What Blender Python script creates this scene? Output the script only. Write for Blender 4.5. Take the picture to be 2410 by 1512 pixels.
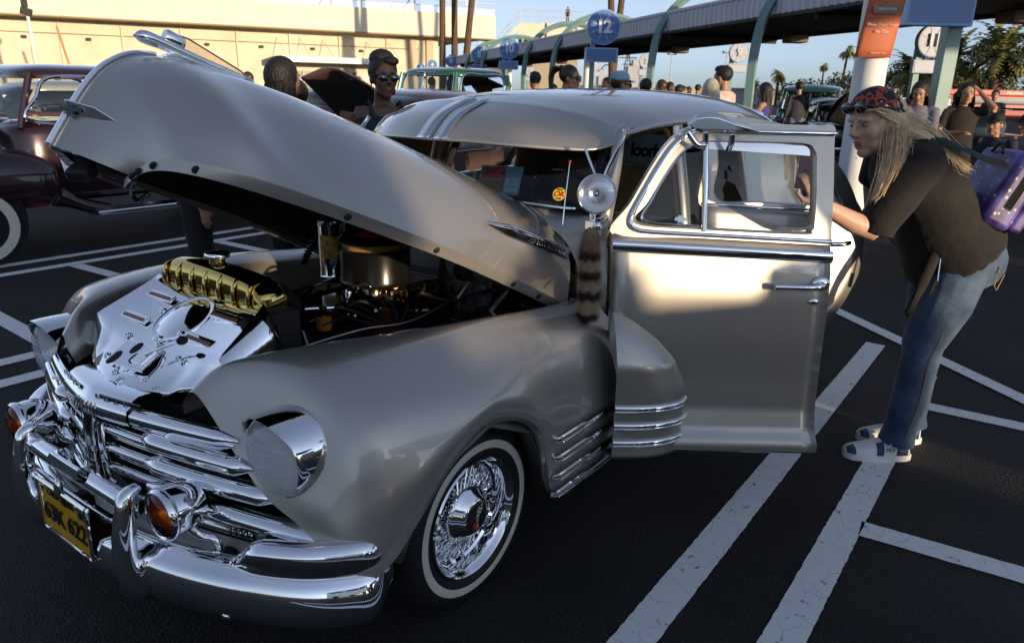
import bpy, bmesh, math, random
import numpy as np
from mathutils import Vector, Matrix
random.seed(7); np.random.seed(7)
R = math.radians
for o in list(bpy.data.objects): bpy.data.objects.remove(o)
SC = bpy.context.scene
COL = SC.collection
# ------------------------------------------------------------------ camera, sky, sun, exposure
# world frame = frame of the silver sedan: +X its nose, +Y its driver side, z = 0 the tarmac under its front axle
CAM = np.array([1.480, 1.923, 1.482]); YAW = R(215.75); PITCH = math.atan((756-212)/1720.); ROLL = R(1.3)
cd = bpy.data.cameras.new('camera'); cam = bpy.data.objects.new('camera', cd); COL.objects.link(cam); SC.camera = cam
_f = Vector((math.cos(YAW)*math.cos(PITCH), math.sin(YAW)*math.cos(PITCH), -math.sin(PITCH)))
_r = Vector((math.sin(YAW), -math.cos(YAW), 0)); _u = _r.cross(_f)
_r2 = _r*math.cos(ROLL)+_u*math.sin(ROLL); _u2 = -_r*math.sin(ROLL)+_u*math.cos(ROLL)
_m = Matrix((_r2, _u2, -_f)).transposed().to_4x4(); _m.translation = Vector(CAM); cam.matrix_world = _m
cd.sensor_width = 36; cd.lens = 36*1720/2409.; cd.clip_start = .05; cd.clip_end = 4000
cd.dof.use_dof = True; cd.dof.focus_distance = 2.6; cd.dof.aperture_fstop = 7.1
SUN_EL = R(5.7); SUN_AZ = math.atan2(.977, .212)          # direction the sun stands in (world xy)
W = bpy.data.worlds.new('World'); SC.world = W; W.use_nodes = True
nt = W.node_tree; bg = nt.nodes['Background']; sky = nt.nodes.new('ShaderNodeTexSky'); sky.sky_type = 'NISHITA'
sky.sun_disc = False; sky.sun_elevation = SUN_EL; sky.sun_rotation = R(90)-SUN_AZ
sky.air_density = .6; sky.dust_density = .5; sky.ozone_density = 3.0
hs = nt.nodes.new('ShaderNodeHueSaturation'); hs.inputs['Saturation'].default_value = .52; hs.inputs['Value'].default_value = .92; sky_fill = nt.nodes.new('ShaderNodeMixRGB'); sky_fill.blend_type = 'ADD'; sky_fill.inputs[0].default_value = 1; sky_fill.inputs[2].default_value = (.22, .32, .55, 1)   # constant added over the whole dome to lift fill light and reflections
nt.links.new(sky.outputs[0], hs.inputs['Color']); nt.links.new(hs.outputs[0], sky_fill.inputs[1]); nt.links.new(sky_fill.outputs[0], bg.inputs[0]); bg.inputs[1].default_value = .15
sd = bpy.data.lights.new('sun', 'SUN'); sd.energy = 3.9; sd.angle = R(.9); sd.color = (1, .76, .50)
sun = bpy.data.objects.new('sun', sd); COL.objects.link(sun)
sun.rotation_euler = Vector((-math.cos(SUN_AZ)*math.cos(SUN_EL), -math.sin(SUN_AZ)*math.cos(SUN_EL), -math.sin(SUN_EL))).to_track_quat('-Z', 'Y').to_euler()
SC.view_settings.view_transform = 'Standard'; SC.view_settings.look = 'None'; SC.view_settings.gamma = 1
SC.view_settings.exposure = .62
SC.render.engine = 'CYCLES'
try:
    SC.cycles.use_denoising = True; SC.cycles.max_bounces = 8; SC.cycles.transparent_max_bounces = 12
    SC.cycles.sample_clamp_indirect = 6; SC.cycles.caustics_reflective = False; SC.cycles.caustics_refractive = False
except Exception: pass

# ------------------------------------------------------------------ helpers
def V(*a): return np.array(a, float)
def spl(p, n, closed=False):
    p = np.asarray(p, float); m = len(p)
    if m == 2: t = np.linspace(0, 1, n)[:, None]; return p[0]*(1-t)+p[1]*t
    if closed: q = np.vstack([p[-1], p, p[0], p[1]]); t = np.linspace(0, m, n, endpoint=False)
    else: q = np.vstack([2*p[0]-p[1], p, 2*p[-1]-p[-2]]); t = np.linspace(0, m-1, n)
    i = np.minimum(t.astype(int), (m if closed else m-1)-1); u = (t-i)[:, None]
    a, b, c, d = q[i], q[i+1], q[i+2], q[i+3]
    return .5*(2*b+(c-a)*u+(2*a-5*b+4*c-d)*u*u+(3*b-a-3*c+d)*u**3)
def patch(rows, nu, nv):
    a = np.stack([spl(r, nu) for r in rows])
    return np.stack([spl(a[:, j], nv) for j in range(nu)], 1)
class MB:
    def __init__(s): s.v = []; s.f = []; s.m = []; s.n = 0
    def add(s, v, f, mi=0):
        s.v.append(np.asarray(v, float).reshape(-1, 3)); s.f += [tuple(i+s.n for i in q) for q in f]; s.m += [mi]*len(f); s.n += len(s.v[-1]); return s
    def grid(s, P, cu=False, cv=False, mi=0, flip=False):
        P = np.asarray(P, float); nv, nu = P.shape[:2]; f = []
        for j in range(nv if cv else nv-1):
            for i in range(nu if cu else nu-1):
                q = (j*nu+i, j*nu+(i+1) % nu, (j+1) % nv*nu+(i+1) % nu, (j+1) % nv*nu+i); f.append(q[::-1] if flip else q)
        return s.add(P.reshape(-1, 3), f, mi)
    def box(s, c, d, rz=0, ry=0, rx=0, mi=0, M=None):
        h = np.array(d)/2; v = np.array([[x, y, z] for x in (-1, 1) for y in (-1, 1) for z in (-1, 1)])*h
        if rz or ry or rx: v = v@np.array(Matrix.Rotation(rz, 3, 'Z')@Matrix.Rotation(ry, 3, 'Y')@Matrix.Rotation(rx, 3, 'X')).T
        if M is not None: v = v@np.asarray(M).T
        return s.add(v+np.array(c), [(0, 1, 3, 2), (4, 6, 7, 5), (0, 4, 5, 1), (2, 3, 7, 6), (0, 2, 6, 4), (1, 5, 7, 3)], mi)
    def tube(s, path, r, n=8, mi=0, caps=True, closed=False, flat=None):
        p = np.asarray(path, float); m = len(p); rr = np.broadcast_to(np.asarray(r, float), (m,)) if np.ndim(r) < 2 else np.asarray(r)
        t = np.gradient(p, axis=0) if not closed else np.roll(p, -1, 0)-np.roll(p, 1, 0); t /= np.linalg.norm(t, axis=1)[:, None]+1e-12
        a = np.array([0, 0, 1.]) if flat is None else np.array(flat, float)
        if flat is None and abs(t[0]@a) > .9: a = np.array([1., 0, 0])
        rings = []; th = np.linspace(0, 2*np.pi, n, endpoint=False)
        for k in range(m):
            a = a-t[k]*(a@t[k]); a /= np.linalg.norm(a)+1e-12; b = np.cross(t[k], a)
            ra, rb = (rr[k], rr[k]) if rr.ndim == 1 else rr[k]
            rings.append(p[k]+np.outer(np.cos(th)*ra, a)+np.outer(np.sin(th)*rb, b))
            if flat is not None: a = np.array(flat, float)
        s.grid(np.array(rings), cu=True, cv=closed, mi=mi)
        if caps and not closed:
            o = s.n-m*n; s.f += [tuple(o+i for i in range(n))[::-1], tuple(o+(m-1)*n+i for i in range(n))]; s.m += [mi, mi]
        return s
    def lathe(s, prof, o=(0, 0, 0), ax=(0, 0, 1), n=24, mi=0, sc=(1, 1), up=None, arc=(0, 2*math.pi)):
        ax = np.array(ax, float); ax /= np.linalg.norm(ax); a = np.array(up if up is not None else ([0, 0, 1.] if abs(ax[2]) < .9 else [1., 0, 0]), float)
        a -= ax*(a@ax); a /= np.linalg.norm(a); b = np.cross(ax, a); full = abs(arc[1]-arc[0]-2*math.pi) < 1e-6
        th = np.linspace(arc[0], arc[1], n, endpoint=not full)
        P = np.array([[np.array(o)+ax*h+a*math.cos(t)*r*sc[0]+b*math.sin(t)*r*sc[1] for t in th] for r, h in prof])
        return s.grid(P, cu=full, mi=mi)
    def prism(s, poly, o, a, b, t, mi=0):
        o, a, b, t = map(lambda q: np.array(q, float), (o, a, b, t)); n = len(poly)
        p = np.array([o+a*x+b*y for x, y in poly]); v = np.vstack([p, p+t])
        return s.add(v, [tuple(range(n))[::-1], tuple(range(n, 2*n))]+[(i, (i+1) % n, n+(i+1) % n, n+i) for i in range(n)], mi)
    def sph(s, c, r, n=12, mi=0, half=False):
        r = np.broadcast_to(np.array(r, float), (3,)); ph = np.linspace(-math.pi/2 if not half else 0, math.pi/2, n//2+1)
        P = np.array([[np.array(c)+r*np.array([math.cos(p)*math.cos(t), math.cos(p)*math.sin(t), math.sin(p)]) for t in np.linspace(0, 2*math.pi, n, endpoint=False)] for p in ph])
        return s.grid(P, cu=True, mi=mi)
    def mirror(s):
        v = np.vstack(s.v).copy(); v[:, 1] *= -1; n = s.n; f = [tuple(q[::-1]) for q in s.f]; m = list(s.m)
        s.v.append(v); s.f += [tuple(i+n for i in q) for q in f]; s.m += m; s.n += len(v); return s
    def flipy(s):
        k = MB(); v = np.vstack(s.v).copy(); v[:, 1] *= -1; k.v = [v]; k.f = [tuple(q[::-1]) for q in s.f]; k.m = list(s.m); k.n = s.n; return k
    def xf(s, fn): s.v = [fn(np.vstack(s.v))]; return s
    def build(s, name, mat, parent=None, sm=40, bevel=0, solid=0, sub=0, weld=1e-5, off=-1, norm=True, seg=2):
        me = bpy.data.meshes.new(name); me.from_pydata(np.vstack(s.v).tolist(), [], s.f)
        for k in (mat if isinstance(mat, (list, tuple)) else [mat]): me.materials.append(k)
        me.polygons.foreach_set('material_index', s.m)
        b = bmesh.new(); b.from_mesh(me)
        if weld: bmesh.ops.remove_doubles(b, verts=b.verts, dist=weld)
        if norm: bmesh.ops.recalc_face_normals(b, faces=b.faces)
        b.to_mesh(me); b.free()
        return mesh_obj(name, me, parent, sm, bevel, solid, sub, off, seg)
def mesh_obj(name, me, parent=None, sm=40, bevel=0, solid=0, sub=0, off=-1, seg=2):
    if sm:
        me.shade_smooth()
        if sm < 180 and not bevel: me.set_sharp_from_angle(angle=R(sm))
    o = bpy.data.objects.new(name, me); COL.objects.link(o); o.parent = parent
    if solid: k = o.modifiers.new('s', 'SOLIDIFY'); k.thickness = solid; k.offset = off
    if sub: k = o.modifiers.new('d', 'SUBSURF'); k.levels = k.render_levels = sub
    if bevel:
        k = o.modifiers.new('b', 'BEVEL'); k.width = bevel; k.segments = seg; k.limit_method = 'ANGLE'; k.angle_limit = R(35); k.harden_normals = True
    return o
def tag(o, label, cat, group=None):
    o['label'] = label; o['category'] = cat
    if group: o['group'] = group
    return o
def struct(o): o['kind'] = 'structure'; return o
def thing(name, label, cat, loc=(0, 0, 0), rz=0, group=None, sc=1):
    o = bpy.data.objects.new(name, None); COL.objects.link(o); o.location = loc; o.rotation_euler = (0, 0, rz); o.scale = (sc,)*3; o.empty_display_size = .1
    return tag(o, label, cat, group)
def copytree(o, parent=None):
    c = o.copy(); COL.objects.link(c); c.parent = parent
    for ch in list(o.children): copytree(ch, c)
    return c
def text(s, size, mat, name, parent, o, ax, up, depth=.002, align='CENTER', shear=0, sp=1, w=1, mir=False):
    cu = bpy.data.curves.new(name, 'FONT'); cu.body = s; cu.size = size; cu.align_x = align; cu.align_y = 'CENTER'; cu.extrude = depth; cu.shear = shear; cu.space_character = sp; cu.resolution_u = 3; cu.offset = .012*size*w
    t = bpy.data.objects.new(name, cu); COL.objects.link(t); dg = bpy.context.evaluated_depsgraph_get(); dg.update()
    me = bpy.data.meshes.new_from_object(t.evaluated_get(dg)); bpy.data.objects.remove(t)
    ax = Vector(ax).normalized(); up = Vector(up); up = (up-ax*up.dot(ax)).normalized(); nn = ax.cross(up)
    M = Matrix((ax*(-1 if mir else 1), up, nn)).transposed().to_4x4(); M.translation = Vector(o); me.transform(M)
    me.materials.clear(); me.materials.append(mat)
    return mesh_obj(name, me, parent, 0)

# ------------------------------------------------------------------ materials
MATS = {}
def mat(name, col, rough=.5, metal=0, coat=0, emit=0, trans=0, ior=1.45, spec=.5, sheen=0, alpha=1, noise=None, bump=None, coatr=.03):
    """noise=(scale, amount) varies the base colour; bump=(scale, strength)"""
    if name in MATS: return MATS[name]
    m = bpy.data.materials.new(name); m.use_nodes = True; n = m.node_tree; b = n.nodes['Principled BSDF']
    c = (*col, 1); b.inputs['Base Color'].default_value = c; b.inputs['Roughness'].default_value = rough; b.inputs['Metallic'].default_value = metal
    b.inputs['Coat Weight'].default_value = coat; b.inputs['Coat Roughness'].default_value = coatr; b.inputs['IOR'].default_value = ior
    b.inputs['Transmission Weight'].default_value = trans; b.inputs['Specular IOR Level'].default_value = spec; b.inputs['Sheen Weight'].default_value = sheen; b.inputs['Alpha'].default_value = alpha
    if emit: b.inputs['Emission Color'].default_value = c; b.inputs['Emission Strength'].default_value = emit
    if noise or bump: tc = n.nodes.new('ShaderNodeTexCoord')
    if noise:
        t = n.nodes.new('ShaderNodeTexNoise'); t.inputs['Scale'].default_value = noise[0]; t.inputs['Detail'].default_value = 6
        r = n.nodes.new('ShaderNodeValToRGB'); k = noise[1]
        r.color_ramp.elements[0].position = .3; r.color_ramp.elements[1].position = .7
        r.color_ramp.elements[0].color = (*[max(0, x*(1-k)) for x in col], 1); r.color_ramp.elements[1].color = (*[min(1, x*(1+k)) for x in col], 1)
        n.links.new(tc.outputs['Object'], t.inputs['Vector']); n.links.new(t.outputs['Fac'], r.inputs['Fac']); n.links.new(r.outputs['Color'], b.inputs['Base Color'])
    if bump:
        t = n.nodes.new('ShaderNodeTexNoise'); t.inputs['Scale'].default_value = bump[0]; t.inputs['Detail'].default_value = 5
        p = n.nodes.new('ShaderNodeBump'); p.inputs['Strength'].default_value = bump[1]; p.inputs['Distance'].default_value = .01
        n.links.new(tc.outputs['Object'], t.inputs['Vector']); n.links.new(t.outputs['Fac'], p.inputs['Height']); n.links.new(p.outputs['Normal'], b.inputs['Normal'])
    MATS[name] = m; return m
PAINT = mat('champagne metallic paint', (.47, .44, .395), .37, .74, 1, noise=(900, .10), coatr=.02)
CHROME = mat('chrome', (.92, .93, .95), .025, 1)
CHROMED = mat('polished trim', (.72, .73, .74), .09, 1)
GOLD = mat('gold plate', (.62, .45, .13), .06, 1)
BLACKG = mat('gloss black enamel', (.006, .006, .007), .12, 0, 1)
BLACK = mat('black rubber', (.012, .012, .012), .6)
DARK = mat('dark undercoat', (.010, .010, .010), .85)
PRIMER = mat('satin silver panel', (.17, .155, .135), .42, .6, noise=(12, .2))
RUBBER = mat('tyre rubber', (.012, .012, .013), .62, bump=(120, .1))
WWALL = mat('white sidewall', (.72, .68, .58), .55, noise=(30, .05))
STEEL = mat('bare steel', (.32, .30, .28), .35, .9)
COPPER = mat('copper fitting', (.55, .22, .08), .25, 1)
WHITE = mat('white enamel', (.78, .78, .76), .5)
RED = mat('red enamel', (.55, .03, .025), .35)
CREAM = mat('cream print', (.75, .7, .55), .5)
def glass(name, col=(1, 1, 1), op=.12, rough=.01, ior=1.5):
    if name in MATS: return MATS[name]
    m = bpy.data.materials.new(name); m.use_nodes = True; n = m.node_tree; n.nodes.clear()
    out = n.nodes.new('ShaderNodeOutputMaterial'); mx = n.nodes.new('ShaderNodeMixShader'); tr = n.nodes.new('ShaderNodeBsdfTransparent'); gl = n.nodes.new('ShaderNodeBsdfGlossy'); fr = n.nodes.new('ShaderNodeFresnel')
    fr.inputs['IOR'].default_value = ior; gl.inputs['Roughness'].default_value = rough; tr.inputs['Color'].default_value = (*[c*(1-op) for c in col], 1)
    n.links.new(fr.outputs[0], mx.inputs[0]); n.links.new(tr.outputs[0], mx.inputs[1]); n.links.new(gl.outputs[0], mx.inputs[2]); n.links.new(mx.outputs[0], out.inputs[0])
    MATS[name] = m; return m
GLASS = glass('window glass', (.86, .9, .88), .1)
LENS = mat('ribbed lamp lens', (.95, .97, 1), .03, 0, trans=1, ior=1.4)
AMBER = mat('amber lens', (.9, .33, .01), .08, 0, trans=.75, ior=1.35)
# ------------------------------------------------------------------ the silver sedan
car = thing('classic_sedan', 'champagne silver 1940s sedan with raised hood and open doors', 'car')
HP = V(-.72, 0, .95); HA = R(24)
def hopen(v):
    v = np.atleast_2d(np.asarray(v, float)); d = v-HP; c, s = math.cos(HA), math.sin(HA)
    return HP+np.stack([d[:, 0]*c-d[:, 2]*s, d[:, 1], d[:, 0]*s+d[:, 2]*c], 1)
# ---- hood (control net in the closed position, one half; rows run from the centre line to the lower edge)
HN = [
 [(-0.5, 0, 1.129), (-0.25, 0, 1.12), (0, 0, 1.106), (0.25, 0, 1.087), (0.45, 0, 1.057), (0.585, 0.0, 1.025), (0.655, 0.0, 0.965), (0.69, 0.0, 0.89), (0.712, 0.0, 0.8), (0.727, 0.0, 0.728)],
 [(-0.56, 0.18, 1.121), (-0.27, 0.17, 1.11), (0, 0.16, 1.092), (0.25, 0.15, 1.071), (0.44, 0.135, 1.04), (0.572, 0.125, 1.009), (0.643, 0.084, 0.949), (0.676, 0.056, 0.876), (0.696, 0.04, 0.792), (0.708, 0.033, 0.725)],
 [(-0.66, 0.36, 1.078), (-0.33, 0.34, 1.059), (-0.03, 0.32, 1.037), (0.22, 0.295, 1.013), (0.41, 0.265, 0.984), (0.555, 0.239, 0.971), (0.629, 0.164, 0.917), (0.66, 0.11, 0.854), (0.676, 0.08, 0.779), (0.686, 0.066, 0.722)],
 [(-0.74, 0.49, 1.024), (-0.4, 0.46, 0.99), (-0.08, 0.435, 0.961), (0.19, 0.405, 0.933), (0.39, 0.365, 0.906), (0.538, 0.334, 0.916), (0.613, 0.232, 0.875), (0.642, 0.159, 0.825), (0.655, 0.118, 0.764), (0.661, 0.099, 0.717)],
 [(-0.77, 0.57, 0.91), (-0.45, 0.545, 0.885), (-0.12, 0.52, 0.868), (0.16, 0.495, 0.85), (0.37, 0.445, 0.833), (0.519, 0.401, 0.847), (0.597, 0.287, 0.824), (0.623, 0.203, 0.791), (0.632, 0.155, 0.747), (0.635, 0.132, 0.712)],
 [(-0.765, 0.61, 0.752), (-0.49, 0.598, 0.766), (-0.16, 0.58, 0.777), (0.13, 0.56, 0.775), (0.36, 0.512, 0.773), (0.5, 0.435, 0.772), (0.58, 0.325, 0.768), (0.604, 0.24, 0.755), (0.609, 0.19, 0.728), (0.608, 0.165, 0.707)],
]
hp = patch(HN, 70, 40)
hm = MB(); hm.grid(hp); hm.mirror(); hm.xf(hopen); hood = hm.build('hood', PAINT, car, sm=180, weld=1e-4)
# inner skin, 22 mm in, dark; with a painted return flange along the lower edge
def normals(P):
    du = np.gradient(P, axis=1); dv = np.gradient(P, axis=0); n = np.cross(du, dv); n /= np.linalg.norm(n, axis=2)[..., None]+1e-9
    return n*np.sign((n[..., 1].mean()) or 1)*1.
hn = normals(hp)
if hn[20, 30, 1] < 0: hn = -hn
hin = hp-hn*.022; hin[:, :, 1] = np.maximum(hin[:, :, 1], 0)
LINER = mat('black hood liner', (.012, .011, .010), .8)
MB().grid(hin[:-1]).mirror().xf(hopen).build('hood_liner', LINER, hood, sm=180, weld=1e-4)
fl = MB(); e0, e1 = hp[-1], hin[-1].copy()
e1 = e0+V(-.0, -.016, -.030)
fl.grid(np.stack([e0, e0-V(0, .001, .004), e1, e1+V(0, -.006, 0), e1+V(0, -.010, .02)])); fl.mirror().xf(hopen).build('hood_flange', PAINT, hood, sm=50)
er, ei = hp[:, 0], hin[:, 0]; MB().grid(np.stack([er, ei])).mirror().xf(hopen).build('hood_rear_flange', PAINT, hood, sm=50)
er, ei = hp[:, -1], hin[:, -1]; MB().grid(np.stack([er, ei])).mirror().xf(hopen).build('hood_front_flange', PAINT, hood, sm=50)
for i in (63, 59, 53, 44, 27, 18, 9, 5):
    c = hopen(e0[i]+V(0, -.0085, -.017))[0]
    MB().lathe([(0, .004), (.008, .004), (.0105, .001), (.0105, -.002)], c, hopen(HP+V(0, .88, -.47))[0]-HP, 14).build('rubber_plug', BLACK, hood)
# chrome centre strip on the nose
st = hp[0, 36:]+V(.003, 0, .002); k = MB()
k.tube(st, [(.010, .006)]*len(st), 8, flat=(0, 1, 0)); k.xf(hopen).build('nose_strip', CHROME, hood)
# nose emblem: winged bow tie
em = MB()
for sy in (1, -1):
    em.prism([(0, -.022), (.07, -.026), (.13, -.014), (.145, -.004), (.08, .022), (0, .028)], hopen(V(.694, .002*sy, .818))[0], hopen(V(.694, 0, .818)+V(-.42, .90*sy, .04))[0]-hopen(V(.694, 0, .818))[0], (0, 0, 1), hopen(V(.02, 0, 0)+HP)[0]-HP)
emb = em.build('nose_emblem', CHROME, hood, bevel=.004)
eb = MB(); o0 = hopen(V(.716, 0, .818))[0]; bt = [(.6*a_, .8*b_) for a_, b_ in [(-.045, -.006), (-.015, -.006), (-.015, -.014), (.015, -.014), (.015, -.006), (.045, -.006), (.038, .008), (.015, .008), (.015, .015), (-.015, .015), (-.015, .008), (-.038, .008)]]
eb.prism(bt, o0+V(-.006, .022, 0), V(-.45, .89, 0), V(-.25, 0, .97), V(.006, 0, .002)); eb.build('bow_tie', mat('dark blue enamel', (.01, .013, .03), .2, coat=1), emb)
MB().box(hopen(V(.655, .03, .688))[0], (.05, .06, .035), ry=HA, rz=.5).build('latch_rubber', BLACK, hood, bevel=.01)
MB().tube(spl([hopen(V(.60, .17, .70))[0], hopen(V(.60, .17, .67))[0], hopen(V(.585, .18, .655))[0], hopen(V(.57, .19, .68))[0]], 12), .006, 6).build('latch_hook', BLACKG, hood)
# hood ornament: chrome bird nose, ribbed neck and a clear fin running back
om = MB()
pth = spl([(.616, 0, 1.058), (.595, 0, 1.066), (.55, 0, 1.072), (.49, 0, 1.076), (.42, 0, 1.083), (.34, 0, 1.093), (.27, 0, 1.10)], 30)
om.tube(pth, [(max(.003, .022*math.sin(min(1, i/7.)*1.5)*(1-.8*i/29)), max(.003, .026*math.sin(min(1, (i+.4)/7.)*1.5)*(1-.8*i/29))) for i in range(30)], 12, flat=(0, 0, 1))
for h in range(4): om.tube(spl([(.552-.010*h, 0, 1.028+.009*h), (.47, 0, 1.050+.008*h), (.30, 0, 1.085+.004*h)], 12), [(.005, .024-.004*h)]*6+[(.004, .012)]*6, 8, flat=(0, 0, 1))
om.xf(hopen); orn = om.build('hood_ornament', CHROME, hood, sm=60)
k = MB(); k.lathe([(.0, .0), (.017, .0), (.020, .008), (.019, .05), (.016, .054)], hopen(V(.545, 0, 1.094))[0], hopen(HP+V(-1, 0, .02))[0]-HP, 16, sc=(1.05, .8)); k.build('ornament_collar', CHROME, orn)
k = MB(); k.prism([(0, 0), (0, .028), (.03, .032), (.20, .014), (.245, .0), (.235, -.010), (.03, -.008)], hopen(V(.515, -.006, 1.086))[0], hopen(HP+V(-1, 0, .06))[0]-HP, hopen(HP+V(0, 0, 1))[0]-HP, (0, .012, 0)); k.build('clear_fin', mat('clear acrylic', (.8, .72, .6), .04, trans=.9, ior=1.3), orn, bevel=.004)
# side spear with lettering
def hoodpt(u, v): return hopen(hp[int(v*39), int(u*69)])[0], hopen(hn[int(v*39), int(u*69)]+HP)[0]-HP
def hsurf(x, z, lift):
    d = (hp[..., 0]-x)**2+(hp[..., 2]-z)**2; j, i = np.unravel_index(d.argmin(), d.shape); q = hp[j, i]+hn[j, i]*lift; q[0] = x; q[2] = z+hn[j, i][2]*lift; return q
raw = [hsurf(x, .905+.02*(-.33-x)/.4, .008) for x in np.linspace(-.30, -.745, 16)]; raw = np.array(spl(np.array(raw)[[0, 5, 10, 15]], 16))
pa = hopen(raw); a0, a1 = pa[0], pa[-1]; dirv = (a1-a0)/np.linalg.norm(a1-a0)
sp = MB(); sp.tube(pa, [(.025*min(1, .25+i/5.), .012) for i in range(16)], 10, flat=(0, .25, 1)); spear = sp.build('side_spear', CHROME, hood, sm=60)
MB().tube(pa[8:15]+V(0, .003, 0), [(.018, .0115)]*7, 8, flat=(0, .25, 1)).build('letter_band', BLACKG, spear)
text('FLEETMASTER', .027, CHROME, 'lettering', spear, pa[11]+V(0, .0155, 0), pa[13]-pa[9], (0, -.2, 1), .001, sp=1.05)
# ---- front fenders
FN = [
 [(-.715,.565,.66),(-.45,.555,.66),(-.25,.545,.66),(-.1,.53,.66),(.05,.495,.67),(.2,.445,.68),(.34,.39,.69),(.46,.335,.70),(.55,.30,.70),(.60,.285,.69)],
 [(-.715,.60,.755),(-.45,.59,.765),(-.25,.575,.772),(-.1,.555,.778),(.05,.52,.785),(.2,.475,.792),(.34,.425,.797),(.46,.365,.795),(.55,.325,.785),(.61,.305,.735)],
 [(-.715,.645,.772),(-.45,.64,.798),(-.25,.625,.818),(-.1,.605,.830),(.05,.575,.838),(.2,.53,.846),(.34,.485,.851),(.45,.44,.846),(.535,.39,.822),(.60,.355,.760)],
 [(-.715,.705,.768),(-.45,.705,.800),(-.25,.70,.822),(-.1,.69,.832),(.05,.675,.838),(.2,.65,.842),(.34,.62,.838),(.45,.585,.815),(.520,.49,.735),(.588,.485,.625)],
 [(-.715,.79,.69),(-.45,.80,.715),(-.25,.80,.735),(-.1,.80,.750),(.05,.795,.755),(.2,.785,.754),(.34,.765,.742),(.445,.735,.705),(.515,.67,.605),(.575,.565,.545)],
 [(-.715,.835,.56),(-.45,.845,.57),(-.24,.848,.58),(-.1,.85,.655),(.05,.845,.70),(.2,.842,.675),(.335,.83,.62),(.44,.795,.575),(.515,.735,.525),(.556,.655,.495)],
 [(-.715,.85,.40),(-.45,.858,.41),(-.245,.856,.42),(-.125,.855,.575),(.05,.85,.655),(.2,.85,.615),(.335,.843,.53),(.43,.82,.475),(.50,.785,.44),(.538,.73,.435)],
 [(-.715,.845,.23),(-.46,.85,.238),(-.268,.845,.262),(-.152,.845,.53),(.05,.84,.625),(.2,.84,.582),(.33,.84,.485),(.415,.83,.405),(.48,.81,.365),(.515,.775,.36)],
]
fp = patch(FN, 90, 70); fen = []
for sy in (1, -1):
    k = MB().grid(fp); 
    lip = fp[-1]; k.grid(np.stack([lip, lip+V(0, -.02, -.004)+(np.array([.0, .29, 0]) - 0)*0]))
    fe = fp[:, 0]; k.grid(np.stack([fe, fe+V(-.004, -.025, 0)]))
    fe = fp[34:, -1]; k.grid(np.stack([fe, fe+V(-.035, -.05, 0), fe+V(-.05, -.13, .005)]))
    if sy < 0: k = k.flipy()
    f = k.build('front_fender', PAINT, car, sm=60, weld=1e-4); fen.append(f)
    k = MB()  # wheel well and inner apron
    k.grid(np.array([[(x, .55, z) for x, z in ((.40, .3), (.36, .62), (.2, .72), (-.1, .72), (-.26, .6), (-.30, .25))], [(x, .83, z) for x, z in ((.40, .38), (.34, .49), (.2, .575), (.05, .615), (-.15, .52), (-.268, .262))]]))
    k.grid(np.array([[(.33, .39, .685), (.2, .445, .675), (-.3, .545, .655), (-.70, .56, .655)], [(.33, .38, .35), (.2, .42, .35), (-.3, .44, .35), (-.72, .44, .35)]]))
    if sy < 0: k = k.flipy()
    k.build('inner_apron', PRIMER, f, sm=30, solid=.006)
f = fen[0]
for sy in (1, -1):
    for z in (.467, .403, .339, .275):
        k = MB(); x0 = -.25; ys = .868 if z > .3 else .862
        k.tube(spl([(x0+.012, ys-.014, z), (x0, ys-.004, z), (x0-.03, ys, z), (-.5, ys+.001, z), (-.708, ys-.003, z)], 20), [(.011, .008)]*20, 8, flat=(0, 0, 1))
        k.tube([(-.26, ys+.006, z-.009), (-.708, ys+.004, z-.009)], .0022, 5)
        (k if sy > 0 else k.flipy()).build('fender_trim', CHROME, fen[0 if sy > 0 else 1])
# ---- headlights
HLENS = mat('headlamp glass', (.72, .77, .84), .04, 0, 1, alpha=.26); HRIB = mat('lens rib glass', (.85, .88, .93), .15, 0, alpha=.5)
for sy in (1, -1):
    c = V(.484, .576, .648); h = MB()
    h.lathe([(.108, -.02), (.109, .02), (.107, .05), (.103, .070), (.096, .076), (.093, .07)], c, (1, 0, -.03), 40)
    if sy < 0: h = h.flipy()
    hl = h.build('headlight', CHROME, car, sm=50)
    c2 = c*V(1, sy, 1)
    MB().lathe([(.094, .066), (.08, .03), (.05, .0), (.0, -.015)], c2, (1, 0, -.03), 32).build('reflector', mat('lamp bowl', (.9, .92, .95), .28, .9), hl)
    k = MB(); k.lathe([(.094, .072), (.088, .085), (.07, .098), (.045, .106), (.02, .109), (.0, .11)], c2, (1, 0, -.03), 40); ln = k.build('lens', HLENS, hl, sm=180)
    k = MB()
    for i in range(-7, 8):
        y = i*.011; zz = math.sqrt(max(0, .088**2-y*y)); q = [V(.10-((y*y+t*t)/.0088)*.028, y, t) for t in np.linspace(-zz, zz*.55, 9)]
        k.tube([c2+w+V(.0065, 0, 0) for w in q], .0011, 4)
    for j in range(-6, 4):
        z = j*.013; yy = math.sqrt(max(0, .086**2-z*z)); k.tube([c2+V(.107-((y*y+z*z)/.0088)*.028, y, z) for y in np.linspace(-yy, yy, 9)], .001, 4)
    k.build('lens_ribs', HRIB, ln)
    # half visor
    th = np.linspace(R(-98), R(98), 40); P = []
    for ring, (r, x0, x1) in enumerate(((.109, -.02, -.02), (.111, .03, .03), (.110, .050, .088), (.108, .052, .108), (.106, .052, .106), (.104, .03, .03))):
        P.append([c2+V(x0+(x1-x0)*max(0, math.cos(t*.87))**1.1, r*math.sin(t), r*math.cos(t)) for t in th])
    MB().grid(np.array(P)).build('visor', CHROME, hl, sm=50)
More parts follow.
